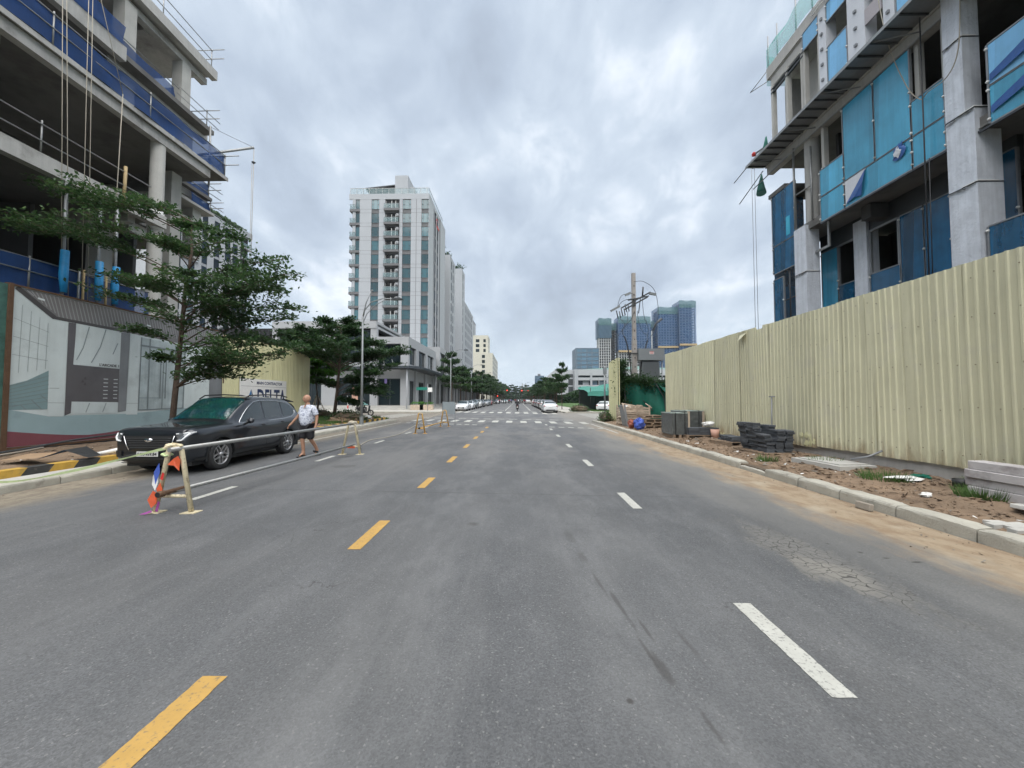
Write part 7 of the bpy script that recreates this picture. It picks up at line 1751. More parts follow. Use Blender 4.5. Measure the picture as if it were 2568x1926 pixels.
# scooters with riders
m_helm = M('helmet', (0.05, 0.05, 0.055), 0.25, var=0); m_helmg = M('helmet_green', (0.02, 0.2, 0.1), 0.3, var=0)
def scooter(name, label, body_m, group=None):
    """local: travels towards +y"""
    t = thing(name, label, 'motorbike', group=group)
    def wheel(y):
        w = MB().lathe([(0.2, -0.035), (0.27, -0.04), (0.285, 0), (0.27, 0.04), (0.2, 0.035), (0.2, -0.035)], n=24, ax='x'); o = mk('wheel', w, m_tyre, t, (0, y, 0.285))
        r = MB().lathe([(0.2, -0.02), (0.185, 0), (0.2, 0.02)], n=24, ax='x')
        for k in range(5):
            a = k * 2 * math.pi / 5; r.tube([(0, 0, 0), (0, 0.19 * math.cos(a), 0.19 * math.sin(a))], 0.012, 5)
        mk('rim', r, m_alloy, o)
    wheel(-0.62); wheel(0.64)
    mk('body', MB().prism([(-0.75, 0.62), (-0.95, 0.78), (-0.55, 0.8), (-0.1, 0.74), (0.05, 0.45), (0.3, 0.38), (0.4, 0.55), (0.47, 0.98), (0.55, 0.98), (0.52, 0.45), (0.3, 0.25), (-0.25, 0.25), (-0.5, 0.5)], -0.13, 0.13, 'x'), body_m, t)
    mk('seat', bevel(MB().prism([(-0.9, 0.8), (-0.85, 0.86), (-0.5, 0.84), (0.0, 0.79), (-0.05, 0.74), (-0.6, 0.79)], -0.14, 0.14, 'x').mesh('seat', m_black), 0.015), parent=t)
    mk('fork', MB().tube([(0.06, 0.64, 0.3), (0.06, 0.5, 0.85)], 0.022, 6).tube([(-0.06, 0.64, 0.3), (-0.06, 0.5, 0.85)], 0.022, 6), m_steel_dk, t)
    mk('front_mudguard', MB().lathe([(0.31, -0.055), (0.33, 0), (0.31, 0.055)], (0, 0.64, 0.285), 24, 'x'), body_m, t)
    mk('handlebar', MB().tube([(-0.34, 0.42, 1.06), (-0.1, 0.5, 1.02), (0.1, 0.5, 1.02), (0.34, 0.42, 1.06)], 0.016, 6), m_black, t)
    for s in (1, -1): mk('mirror', MB().tube([(s * 0.22, 0.47, 1.05), (s * 0.32, 0.47, 1.22)], 0.006, 5).blob((s * 0.33, 0.47, 1.25), (0.05, 0.012, 0.035), 1, 0, 6), m_black, t)
    mk('headlight', MB().blob((0, 0.56, 0.95), (0.12, 0.05, 0.07), 1, 0.05, 7), m_lamp, t); mk('tail_light', MB().blob((0, -0.95, 0.72), (0.07, 0.03, 0.03), 1, 0, 6), m_tail, t)
    mk('number_plate', MB().box(-0.095, 0.095, -0.985, -0.975, 0.5, 0.64), m_plate, t)
    mk('exhaust', MB().tube([(0.16, -0.1, 0.28), (0.18, -0.85, 0.36)], 0.045, 8), m_steel_dk, t)
    return t
def rider(name, label, coat, helm, group=None):
    t = thing(name, label, 'person', group=group)
    nd = {'p': ((0, -0.32, 0.92), 0.14), 'c': ((0, -0.25, 1.22), 0.15), 'n': ((0, -0.22, 1.4), 0.06), 'h': ((0, -0.2, 1.52), 0.09),
          'ls': ((0.18, -0.22, 1.34), 0.06), 'le': ((0.27, -0.02, 1.14), 0.045), 'lw': ((0.28, 0.34, 1.07), 0.032), 'rs': ((-0.18, -0.22, 1.34), 0.06), 're': ((-0.27, -0.02, 1.14), 0.045), 'rw': ((-0.28, 0.34, 1.07), 0.032),
          'lh': ((0.1, -0.25, 0.88), 0.09), 'lk': ((0.17, 0.17, 0.78), 0.065), 'la': ((0.14, 0.12, 0.4), 0.045), 'lt': ((0.14, 0.24, 0.35), 0.04), 'rh': ((-0.1, -0.25, 0.88), 0.09), 'rk': ((-0.17, 0.17, 0.78), 0.065), 'ra': ((-0.14, 0.12, 0.4), 0.045), 'rt': ((-0.14, 0.24, 0.35), 0.04)}
    ed = [('p', 'c'), ('c', 'n'), ('n', 'h'), ('c', 'ls'), ('ls', 'le'), ('le', 'lw'), ('c', 'rs'), ('rs', 're'), ('re', 'rw'), ('p', 'lh'), ('lh', 'lk'), ('lk', 'la'), ('la', 'lt'), ('p', 'rh'), ('rh', 'rk'), ('rk', 'ra'), ('ra', 'rt')]
    fingers(nd, ed, 'R', 'rw', (0.5, 0.6, -0.1), (0, 0.5, 0.6), (0, -0.3, -1)); fingers(nd, ed, 'L', 'lw', (-0.5, 0.6, -0.1), (0, 0.5, 0.6), (0, -0.3, -1))
    mk('body', skin(nd, ed, 'p', 1), parent=t); t.children[-1].data.materials.append(m_short if coat is not m_jktd else m_jktd)
    sn = {'a': ((0, -0.32, 0.93), 0.165), 'c': ((0, -0.25, 1.22), 0.175), 'd': ((0, -0.22, 1.36), 0.09), 'ls': ((0.18, -0.22, 1.33), 0.08), 'le': ((0.27, -0.02, 1.14), 0.062), 'lw': ((0.28, 0.27, 1.08), 0.045), 'rs': ((-0.18, -0.22, 1.33), 0.08), 're': ((-0.27, -0.02, 1.14), 0.062), 'rw': ((-0.28, 0.27, 1.08), 0.045)}
    mk('jacket', skin(sn, [('a', 'c'), ('c', 'd'), ('c', 'ls'), ('ls', 'le'), ('le', 'lw'), ('c', 'rs'), ('rs', 're'), ('re', 'rw')], 'c', 1), parent=t); t.children[-1].data.materials.append(coat)
    mk('helmet', MB().blob((0, -0.2, 1.56), (0.135, 0.155, 0.135), 3, 0.0, 9), helm, t)
    mk('visor', MB().blob((0, -0.085, 1.53), (0.1, 0.05, 0.05), 3, 0.0, 7), m_cglass, t)
    return t
sc1 = scooter('motor_scooter', 'dark scooter crossing from the side street on the left', m_trim); sc1.location = (-15.6, 39.0, 0); sc1.rotation_euler = (0, 0, rad(-92))
r1 = rider('person', 'helmeted rider in a pale teal jacket on the scooter at the left crossing', m_jkt, m_helm); r1.location = sc1.location; r1.rotation_euler = sc1.rotation_euler
sc2 = scooter('motor_scooter', 'scooter riding away down the middle of the avenue', m_trim); sc2.location = (-0.1, 54.0, 0)
r2 = rider('person', 'rider in black seen from behind in the middle of the avenue', m_jktd, m_helm); r2.location = (-0.1, 54.0, 0)
RG = 'riders and scooters waiting in the far traffic'
jr = m_red
for k, (x, y) in enumerate(((-6.4, 132), (-5.2, 138), (-4.3, 133), (-3.2, 141), (-2.6, 150), (-6.9, 146), (-1.2, 160), (0.6, 128), (1.4, 133), (2.2, 127), (2.7, 138), (0.9, 145), (1.9, 150), (-3.9, 160), (-5.9, 164))):
    a = dup(sc2, None, (x, y, 0), math.pi if x < -1.9 else 0); tag(a, 'small distant scooter waiting at the far traffic light', None, RG)
    b = dup(r2, None, (x, y, 0), math.pi if x < -1.9 else 0); tag(b, 'small distant rider waiting at the far traffic light', None, RG)
    mm = (m_red, m_jktd, m_jkt, m_red, m_blue, m_white)[k % 6]
    for c in b.children:
        if c.name.startswith('jacket'): c.material_slots[0].link = 'OBJECT'; c.material_slots[0].material = mm

# ---------------------------------------------------------------- pipe barriers
def arch(half, h, top, n=8):
    p = [(-half, 0.02)]
    cw_ = 0.1
    for i in range(n + 1):
        a = math.pi - math.pi * i / n; p.append((cw_ * math.cos(a), h - cw_ + cw_ * math.sin(a)))
    p.append((half, 0.02)); return p
def barrier(name, label, x, y, mat, half=0.27, h=0.99, rz=0.0, r=0.034):
    t = thing(name, label, 'barrier', (x, y, 0), rz)
    a = arch(half, h, 0)
    for s, seg in ((0, a[:6]), (1, a[5:])):
        mk('leg', MB().tube([(p[0], 0, p[1]) for p in seg], r, 10), mat, t)
    mk('crossbar', MB().tube([(-half + 0.055, 0, 0.24), (half - 0.055, 0, 0.24)], r * 0.75, 8), mat, t)
    for s in (1, -1): mk('foot_plate', MB().prism([(s * half - 0.1, -0.09), (s * half + 0.1, -0.07), (s * half + 0.1, 0.09), (s * half - 0.08, 0.08)], 0.0, 0.012, 'z'), mat, t)
    return t
ba = barrier('trestle_barrier', 'peeling cream pipe trestle nearest the camera, tied with orange and blue rags', -5.11, 5.7, m_barr)
bb = barrier('trestle_barrier', 'cream pipe trestle at the far end of the long grey pipes, past the walking man', -5.06, 11.68, m_barr)
bc_ = barrier('trestle_barrier', 'ochre pipe trestle nearer of the two beyond the parked car', -4.75, 18.7, m_barry, 0.24)
bd_ = barrier('trestle_barrier', 'ochre pipe trestle leaning by the grey board near the crosswalk', -4.5, 23.6, m_barry, 0.26)
o = wk('long_pipe', MB().tube([(-5.02, 5.5, 0.945), (-5.04, 8.6, 0.93), (-5.07, 11.85, 0.925)], 0.033, 10), m_pipe); tag(o, 'long galvanised pipe resting across the tops of the two cream trestles', 'pipe', 'long pipes laid on the trestles')
o = wk('long_pipe', MB().tube([(-5.17, 5.62, 0.30), (-5.1, 8.6, 0.285), (-5.02, 11.75, 0.285)], 0.031, 10), m_pipe); tag(o, 'long galvanised pipe lying low on the crossbars of the two cream trestles', 'pipe', 'long pipes laid on the trestles')
mk('pipe_coupling', MB().lathe([(0.0, -0.12), (0.04, -0.12), (0.048, -0.1), (0.048, -0.03), (0.036, 0.0), (0.036, 0.35)], (-5.17, 5.62, 0.305), 12, 'y'), m_rustpost, o)
mk('pipe_mouth', MB().lathe([(0.0, 0.0), (0.036, 0.0)], (-5.17, 5.499, 0.305), 12, 'y'), m_black, o)
o = wk('long_pipe', MB().tube([(-4.76, 18.6, 0.27), (-4.55, 23.8, 0.28)], 0.03, 8), m_barry); tag(o, 'ochre pipe lying low between the two ochre trestles', 'pipe')
mk('pipe_mouth', MB().lathe([(0.0, -0.05), (0.045, -0.04), (0.045, 0.06)], (-4.76, 18.58, 0.275), 10, 'y'), m_black, o)
o = wk('rope', MB().tube(cable([(-4.75, 18.7, 0.97), (-4.68, 20.5, 0.9), (-4.6, 22.0, 0.92), (-4.5, 23.6, 0.99)], 0, 0, ''), 0.016, 5), m_rope); tag(o, 'slack pale rope between the tops of the two ochre trestles', 'rope')
mk('rope_knot', MB().blob((-4.74, 18.7, 0.97), (0.09, 0.05, 0.05), 3, 0.3), m_rope, o)
def rag(pts, mat, par, nm='rag', th=0.0):
    b = MB(); n = len(pts)
    b.v = [tuple(p) for p in pts]; b.f = [[0, i, i + 1] for i in range(1, n - 1)]; b.m = [0] * len(b.f); b.sm = [False] * len(b.f)
    return mk(nm, b, mat, par)
rag([(-0.19, -0.05, 0.66), (-0.26, -0.07, 0.55), (-0.29, -0.05, 0.42), (-0.23, -0.06, 0.33), (-0.2, -0.05, 0.45)], m_white, ba); rag([(-0.18, -0.06, 0.74), (-0.25, -0.07, 0.6), (-0.23, -0.06, 0.42), (-0.17, -0.055, 0.6)], m_blue, ba)
rag([(0.02, -0.05, 0.8), (-0.06, -0.06, 0.71), (0.05, -0.07, 0.70), (0.12, -0.06, 0.62), (0.13, -0.06, 0.78), (0.09, -0.05, 0.84)], m_orange, ba)
rag([(-0.27, -0.05, 0.33), (-0.33, -0.07, 0.2), (-0.27, -0.07, 0.08), (-0.21, -0.05, 0.15), (-0.2, -0.06, 0.3)], m_orange, ba); rag([(-0.17, -0.045, 0.45), (-0.1, -0.06, 0.3), (-0.19, -0.06, 0.26), (-0.22, -0.05, 0.36)], m_orange, ba)
rag([(-0.15, -0.04, 0.6), (-0.1, -0.06, 0.58), (-0.12, -0.06, 0.48), (-0.17, -0.05, 0.5)], m_red, ba); rag([(-0.2, -0.04, 0.18), (-0.15, -0.06, 0.16), (-0.19, -0.05, 0.02), (-0.23, -0.05, 0.03)], m_purple, ba)
rag([(-0.24, -0.1, 0.06), (-0.36, -0.16, 0.012), (-0.27, -0.15, 0.014), (-0.22, -0.1, 0.03)], m_purple, ba)
mk('rag_knot', MB().blob((-0.05, 0, 0.97), (0.11, 0.06, 0.045), 5, 0.35, 8).blob((0.03, -0.02, 0.985), (0.1, 0.05, 0.03), 6, 0.35, 8), m_barr, ba)
mk('tape_knot', MB().tube([(-0.17, -0.04, 0.86), (-0.1, -0.055, 0.84), (-0.08, 0.04, 0.85), (-0.16, 0.05, 0.87), (-0.17, -0.04, 0.86)], 0.016, 6), m_tapegr, ba)
mk('rag_knot', MB().blob((0.03, 0, 0.95), (0.13, 0.08, 0.06), 15, 0.35, 8).tube([(0.08, -0.02, 0.96), (0.17, -0.03, 0.8), (0.2, -0.03, 0.62)], 0.02, 6), m_rope, bb)
mk('red_tag', MB().box(-0.1, 0.12, -0.03, -0.02, 0.19, 0.25), m_orange, bb); mk('rope_knot', MB().blob((0, 0, 0.97), (0.06, 0.05, 0.05), 5, 0.3), m_rope, bc_)
# barrier tape running to the left, and the pale hose on the road
b = MB(); P_ = cable([(-5.15, 5.68, 0.97), (-6.2, 5.95, 0.74), (-7.3, 6.2, 0.5), (-8.6, 6.45, 0.28), (-9.9, 6.7, 0.26), (-11.5, 6.9, 0.35)], 0, 0, '')
for i, p in enumerate(P_): w = 0.022 * (0.4 + 0.6 * abs(math.cos(i * 0.13))); b.v += [(p.x, p.y, p.z + w), (p.x, p.y + 0.01, p.z - w)]
for i in range(len(P_) - 1): b.f.append([2 * i, 2 * i + 1, 2 * i + 3, 2 * i + 2]); b.m.append(0); b.sm.append(True)
o = wk('barrier_tape', b, m_tapegr); tag(o, 'yellow-green barrier tape sloping from the cream trestle down over the left kerb', 'tape')
o = wk('hose', MB().tube(cable([(-4.85, 11.8, 0.3), (-5.3, 13.0, 0.03), (-5.68, 13.9, 0.025), (-5.95, 15.6, 0.03), (-5.68, 16.6, 0.025), (-5.6, 18.2, 0.03), (-5.9, 20.5, 0.03), (-5.5, 22.3, 0.4), (-4.6, 23.5, 0.9)], 0, 0, ''), 0.012, 6), m_rope); tag(o, 'pale hose wriggling over the road between the trestles', 'hose')
# grey board by the crosswalk
gb = thing('notice_board', 'blank grey sheet board standing on thin legs at the crosswalk', 'board', (-4.4, 24.5, 0))
mk('board', MB().box(-0.42, 0.38, 0, 0.03, 0.72, 1.5), m_steel_md, gb)
bb_ = gb.children[-1]; bb_.data.materials[0] = M('board_grey', (0.27, 0.31, 0.33), 0.5, 0.3, var=0.08)
mk('leg', MB().box(-0.43, -0.40, 0.0, 0.03, 0, 1.52), m_steel_md, gb); mk('leg', MB().box(0.38, 0.41, 0.0, 0.03, 0, 1.52), m_steel_md, gb); mk('lower_frame', MB().box(-0.40, 0.38, 0.005, 0.025, 0.36, 0.39), m_steel_md, gb)

# ---------------------------------------------------------------- street lamps and signals
m_lamppole = M('lamp_pole', (0.22, 0.235, 0.24), 0.5, 0.5, var=0.06)
def lamp(label, x, y, h, dx, two=True, group=None):
    t = thing('street_lamp', label, 'street lamp', (x, y, 0.12), group=group); s = 1 if dx > 0 else -1
    mk('pole', MB().tube([(0, 0, 0), (0, 0, h * 0.35), (0, 0, h * 0.86)], [0.085, 0.07, 0.05], 10), m_lamppole, t)
    arm = [(0, 0, h * 0.84), (s * 0.12, 0, h * 0.91), (s * 0.5, 0, h * 0.97), (s * 1.2, 0, h), (dx, 0, h * 0.995)]
    mk('arm', MB().tube(arm, 0.035, 7), m_lamppole, t)
    if two:
        mk('brace', MB().tube([(0, 0, h * 0.8), (s * 0.25, 0, h * 0.88), (s * 0.8, 0, h * 0.95), (s * 1.3, 0, h * 0.985)], 0.025, 7), m_lamppole, t)
        mk('finial_arm', MB().tube([(0, 0, h * 0.86), (s * 0.2, 0, h * 0.97), (s * 0.5, 0, h * 1.06)], 0.03, 7), m_lamppole, t); mk('sensor', MB().blob((s * 0.55, 0, h * 1.065), (0.09, 0.05, 0.04), 1, 0.1), m_lamppole, t)
    mk('lamp_head', MB().prism([(dx - s * 0.15, h * 0.995 - 0.05), (dx - s * 0.1, h * 0.995 + 0.06), (dx + s * 0.35, h * 0.995 + 0.08), (dx + s * 0.5, h * 0.995), (dx + s * 0.4, h * 0.995 - 0.06)][::1], -0.12, 0.12, 'y'), m_steel_dk, t)
    mk('base', MB().box(-0.2, 0.2, -0.2, 0.2, -0.02, 0.04).lathe([(0.14, 0.04), (0.11, 0.5)], n=10), m_lamppole, t)
    return t
lamp('grey street lamp with twin curved arms in front of the drooping tree on the left', -9.55, 23.4, 7.75, 1.95)
l2 = lamp('tall street lamp second along the left pavement, by the crossing corner', -9.6, 54.8, 8.6, 2.0, False, 'street lamps down the avenue')
for y, lb in ((79, 'street lamp third along the left pavement'), (103, 'street lamp fourth along the left pavement'), (128, 'street lamp fifth along the left pavement'), (155, 'street lamp sixth along the left pavement'), (185, 'street lamp seventh along the left pavement')):
    tag(dup(l2, None, (-9.6, y, 0.12)), lb, None, 'street lamps down the avenue')
for y, lb in ((165, 'small street lamp seen far off over the right pavement'),):
    tag(dup(l2, None, (6.4, y, 0.12), math.pi), lb, None, 'street lamps down the avenue')
def signal(label, x, y, dx, heads):
    t = thing('traffic_light', label, 'traffic light', (x, y, 0.12))
    mk('pole', MB().tube([(0, 0, 0), (0, 0, 6.3)], 0.12, 8), m_steel_md, t); mk('mast_arm', MB().tube([(0, 0, 6.0), (dx, 0, 6.2)], 0.08, 6), m_steel_md, t)
    for h_ in heads:
        o_ = mk('signal_head', MB().box(h_ - 0.7, h_ + 0.7, -0.15, 0.15, 5.75, 6.3), m_black, t); mk('red_light', MB().lathe([(0.0, -0.2), (0.27, -0.19), (0.27, -0.14)], (h_, 0, 6.03), 12, 'y'), m_redlamp, o_)
    mk('low_head', MB().box(-0.25, 0.25, -0.3, -0.12, 2.3, 3.4), m_black, t); mk('red_light', MB().lathe([(0.0, -0.36), (0.25, -0.35), (0.25, -0.3)], (0, 0, 3.1), 12, 'y'), m_redlamp, t)
signal('red traffic light on a mast arm reaching from the left, far down the avenue', -10.6, 200, 5.4, (5.0,)); signal('pair of red traffic lights on a mast arm reaching from the right', 8.4, 205, -7.2, (-3.0, -6.4))
st = thing('street_sign', 'green street name plate on a thin grey pole at the left crossing corner', 'street sign', (-12.1, 51.5, 0.12))
mk('pole', MB().tube([(0, 0, 0), (0, 0, 3.6)], 0.045, 8), m_lamppole, st); mk('name_plate', MB().box(-1.55, -0.1, -0.02, 0.02, 2.75, 3.15), m_green_sign, st); mk('white_plate', MB().box(-0.05, 0.6, -0.02, 0.02, 2.5, 3.1), m_white, st)
bo = thing('bollard_post', 'red and white striped post before the podium steps', 'post', (-22.2, 50.0, 0.12))
for k in range(4): mk('stripe', MB().tube([(0, 0, 0.3 + 0.42 * k), (0, 0, 0.72 + 0.42 * k)], 0.09, 8), m_white if k % 2 else m_red, bo)
mk('base', MB().lathe([(0.35, 0), (0.3, 0.25), (0.1, 0.3)], n=10), m_conc_lt, bo)
for i, (x, lb) in enumerate(((-14.2, 'stone planter with shrubs at the podium corner'), (-12.9, 'low flower planter behind the grey notice board'))):
    t = thing('planter', lb, 'planter', (x, 54.3, 0.12)); mk('box', MB().box(-0.9, 0.9, -0.4, 0.4, 0, 0.75), m_woodlt, t); rr = random.Random(i); b = MB()
    for _ in range(60): leaves(b, (rr.uniform(-0.8, 0.8), rr.uniform(-0.3, 0.3), 0.85 + rr.uniform(0, 0.25)), rr, 5, 0.1, 0.16, 0.7)
    mk('plants', b, m_leafb, t)

# ---------------------------------------------------------------- utility pole and transformer
up = thing('utility_pole', 'square concrete utility pole with crossarms and looping cables behind the cream fence', 'utility pole', (8.75, 29.0, 0.1))
mk('pole', MB().prism([(-0.16, -0.16), (0.16, -0.16), (0.16, 0.16), (-0.16, 0.16)], 0, 6, 'z').prism([(-0.13, -0.13), (0.13, -0.13), (0.13, 0.13), (-0.13, 0.13)], 6.0, 11.1, 'z'), M('pole_concrete', (0.33, 0.31, 0.29), 0.85, var=0.12, scale=2, stain=((0.2, 0.16, 0.13), 0.5, 3, 0.55)), up)
hs_ = MB()
for k in range(14): hs_.box(-0.03, 0.03, -0.166 if k < 7 else -0.136, -0.15 if k < 7 else -0.12, 1.2 + 0.68 * k, 1.32 + 0.68 * k)
mk('bolt_holes', hs_, m_black, up)
Xr = Matrix.Rotation(0.45, 3, 'Y')
for (z, s) in ((9.0, 1.25), (8.75, 1.0)): mk('crossarm', MB().obox((0.1, -0.2, z), (s, 0.05, 0.05), Matrix.Rotation(-0.5, 3, 'Y')), m_steel_dk, up)
mk('crossarm', MB().obox((0.3, -0.2, 9.15), (0.8, 0.04, 0.04), Matrix.Rotation(-0.2, 3, 'Y')), m_steel_dk, up)
for k, (x, z) in enumerate(((-1.25, 7.95), (-0.9, 8.15), (-0.6, 8.45))):
    mk('fuse_cutout', MB().tube([(x - 0.12, -0.25, z + 0.25), (x, -0.25, z - 0.35), (x + 0.18, -0.25, z - 0.3), (x + 0.1, -0.25, z + 0.2)], 0.04, 6), m_steel_dk, up)
mk('arrester', MB().obox((-1.45, -0.25, 8.35), (0.38, 0.1, 0.07), Matrix.Rotation(-0.5, 3, 'Y')), m_lamppole, up); mk('arrester', MB().obox((1.35, -0.25, 9.45), (0.25, 0.08, 0.08), Matrix.Rotation(0.2, 3, 'Y')), m_lamppole, up); mk('arrester', MB().obox((-0.5, -0.25, 9.45), (0.22, 0.08, 0.08), Matrix.Rotation(-0.4, 3, 'Y')), m_lamppole, up)
mk('insulator', MB().tube([(0.6, -0.2, 9.3), (0.66, -0.2, 10.0)], 0.06, 7).tube([(0.45, -0.2, 9.2), (0.3, -0.2, 8.0)], 0.035, 6), m_steel_dk, up)
for pts in ([(-1.3, -0.25, 8.4), (-1.0, -0.25, 9.3), (-0.3, -0.25, 9.5), (0.0, -0.2, 9.4)], [(-1.4, -0.25, 8.3), (-0.9, -0.25, 8.9), (-0.2, -0.25, 9.1), (0.0, -0.2, 9.0)], [(0.0, -0.2, 10.4), (0.7, -0.2, 10.4), (1.5, -0.25, 9.7), (1.75, -0.25, 8.0), (1.4, -0.2, 6.6), (0.95, -0.2, 6.0)],
            [(0.66, -0.2, 9.9), (0.6, -0.2, 9.0), (0.7, -0.2, 7.8), (1.0, -0.2, 6.9), (0.9, -0.2, 6.1)], [(0.2, -0.2, 8.2), (0.3, -0.2, 7.3), (0.6, -0.2, 6.6), (1.0, -0.2, 6.3)], [(-1.1, -0.2, 7.6), (-0.75, -0.2, 7.2), (-0.95, -0.2, 6.6), (-0.75, -0.2, 6.2)], [(-0.5, -0.2, 8.1), (-0.6, -0.2, 7.2), (-0.9, -0.2, 6.8), (-1.25, -0.2, 6.3)], [(0.0, -0.2, 8.2), (-0.3, -0.2, 7.5), (-0.8, -0.2, 7.0), (-0.9, -0.2, 6.4)]):
    mk('loose_cable', MB().tube(cable(pts, 0, 0, '', 6), 0.02, 5), m_steel_dk, up)
for pts in ([(-0.8, -0.2, 6.3), (-0.6, -0.2, 5.7), (-0.38, -0.2, 4.4), (-0.3, -0.2, 3.0), (-0.3, -0.2, 0.5)], [(0.95, -0.2, 6.0), (0.75, -0.2, 5.3), (0.42, -0.2, 4.0), (0.3, -0.2, 2.8), (0.3, -0.2, 0.5)]):
    mk('cable_riser', MB().tube(cable(pts, 0, 0, '', 6), 0.05, 7), m_ropedk, up)
mk('riser_bracket', MB().box(-0.55, 0.6, -0.24, -0.2, 4.95, 5.02), m_steel_dk, up)
tf = thing('transformer', 'grey pole-mounted transformer box with finned tank on a steel platform', 'transformer', (9.85, 29.0, 0.1))
m_tf = M('transformer_grey', (0.2, 0.22, 0.23), 0.55, var=0.06)
mk('cable_box', MB().box(-0.92, 0.95, -0.55, 0.5, 4.45, 5.3), m_tf, tf); mk('danger_plate', MB().box(-0.15, 0.18, -0.57, -0.555, 4.88, 5.08), m_white, tf); mk('danger_print', MB().box(-0.11, 0.14, -0.578, -0.572, 4.93, 4.98).box(-0.14, 0.17, -0.578, -0.572, 5.03, 5.07), m_red, tf)
mk('tank', MB().box(-0.62, 0.6, -0.3, 0.4, 3.1, 4.4), m_tf, tf)
fn = MB()
for k in range(16): fn.box(-0.6 + 0.078 * k, -0.57 + 0.078 * k, -0.5, -0.3, 3.2, 4.3)
mk('cooling_fins', fn, m_tf, tf)
mk('platform', MB().box(-1.0, 1.1, -0.6, 0.6, 2.85, 2.98).box(-1.0, 1.1, -0.62, -0.52, 2.55, 2.8).box(-1.0, 1.1, 0.5, 0.62, 2.55, 2.8), m_steel_md, tf); mk('support_leg', MB().tube([(0.85, -0.3, 0), (0.85, -0.3, 4.4)], 0.05, 7).tube([(-0.9, 0, 0), (-0.9, 0, 2.8)], 0.08, 7), m_steel_md, tf)
sl_ = thing('street_lamp', 'small lamp just showing above the transformer box', 'street lamp', (13.2, 38, 0)); mk('pole', MB().tube([(0, 0, 0), (0, 0, 8.4)], 0.06, 7), m_lamppole, sl_); mk('lamp_head', MB().tube([(0, 0, 8.2), (0.4, 0, 9.1), (1.0, 0, 9.6)], [0.05, 0.08, 0.16], 6), m_steel_dk, sl_)
# green net enclosure under the creeper
gn = thing('net_enclosure', 'green netting hung round the substation corner beneath the creeper', 'netting', (8.8, 26.0, 0.1))
b = MB(); nx, ny = 26, 12
for j in range(ny + 1):
    for i in range(nx + 1):
        u, v = i / nx, j / ny
        ztop = 2.75 if u < 0.7 else 2.75 - (u - 0.7) / 0.3 * 0.75
        zb_ = 0.2
        b.v.append((7.2 + 3.7 * u, 26.0 + 0.12 * math.sin(u * 17 + v * 2) + 0.18 * math.sin(u * 6 + v * 5) - 0.5 * u, zb_ + (ztop - zb_) * v))
for j in range(ny):
    for i in range(nx): a = j * (nx + 1) + i; b.f.append([a, a + 1, a + nx + 2, a + nx + 1]); b.m.append(0); b.sm.append(True)
wk('net_sheet', b, m_netg, gn)
wk('net_flap', MB().add([(9.3, 25.6, 2.6), (9.9, 25.2, 2.3), (10.6, 25.0, 1.9), (10.5, 24.8, 1.78), (9.7, 25.0, 1.9)], [(0, 1, 2, 3, 4)]), m_netg, gn)
wk('net_cord', MB().tube([(7.4, 25.8, 2.7), (8.1, 25.7, 1.8), (8.9, 25.6, 0.9)], 0.025, 5).tube([(9.0, 25.6, 2.9), (9.6, 25.5, 1.8), (9.7, 25.4, 0.5)], 0.03, 5), m_ropedk, gn)
wk('inner_wall', MB().box(7.3, 13.5, 26.9, 27.1, 0.1, 3.0), m_conc_dk, gn)
wk('corner_post', MB().tube([(7.2, 26.0, 0), (7.2, 26.0, 2.8)], 0.05, 6).tube([(10.9, 25.5, 0), (10.9, 25.5, 2.3)], 0.05, 6), m_steel_dk, gn)
ws = thing('warning_sign', 'white warning board with yellow triangle at the end of the long cream fence', 'sign', (10.35, 24.9, 1.2)); mk('board', MB().box(-0.1, 0.55, 0, 0.03, -0.25, 0.85), m_white, ws)
mk('triangle', MB().prism([(0.12, 0.2), (0.52, 0.2), (0.32, 0.6)], -0.014, -0.004, 'y'), M('sign_yellow', (0.6, 0.36, 0.05), 0.5, var=0), ws); mk('caption_panel', MB().box(0.1, 0.53, -0.014, -0.004, -0.22, 0.08), MATS['sign_yellow'], ws); mk('bolt_symbol', MB().prism([(0.3, 0.26), (0.36, 0.26), (0.33, 0.5)], -0.022, -0.016, 'y'), m_black, ws)
o = wk('sack', MB().blob((7.0, 25.2, 0.95), (0.35, 0.2, 0.3), 8, 0.35, 8), m_white); tag(o, 'crumpled white sack on the timber crate by the narrow fence', 'sack')

# ---------------------------------------------------------------- building materials on the right verge
def pallet(label, x, y, z, rz, w=1.1, d=1.0, mat=None, group=None):
    t = thing('pallet', label, 'pallet', (x, y, z), rz, group); mat = mat or m_wood
    sl = MB().box(-w / 2, w / 2, -0.045, 0.045, -0.01, 0.01).mesh('slat', mat)
    for k in range(6): mk('slat', sl, parent=t, loc=(0, -d / 2 + 0.05 + (d - 0.1) * k / 5, 0.125))
    for k in range(3): mk('slat', sl, parent=t, loc=(0, -d / 2 + 0.05 + (d - 0.1) * k / 2, 0.01))
    be = MB().box(-0.04, 0.04, -d / 2, d / 2, 0.02, 0.115).mesh('bearer', mat)
    for x_ in (-w / 2 + 0.05, 0, w / 2 - 0.05): mk('bearer', be, parent=t, loc=(x_, 0, 0))
    return t
for k, lb in enumerate(('bottom pallet of the leaning stack of four', 'second pallet up in the leaning stack of four', 'third pallet up in the leaning stack of four', 'topmost pallet of the leaning stack of four')):
    pallet('weathered ' + lb, 6.72 + 0.03 * (-1) ** k + 0.03 * k, 19.9 + 0.05 * k, 0.2 + 0.155 * k + (0.05 if k == 3 else 0), 0.06 * (-1) ** k + 0.1, 1.05, 0.9, group='wooden pallets stacked by the tarp')
ct = thing('timber_crate', 'open pale timber crate full of offcuts behind the blue tarp', 'crate', (6.75, 22.8, 0.18), 0.08)
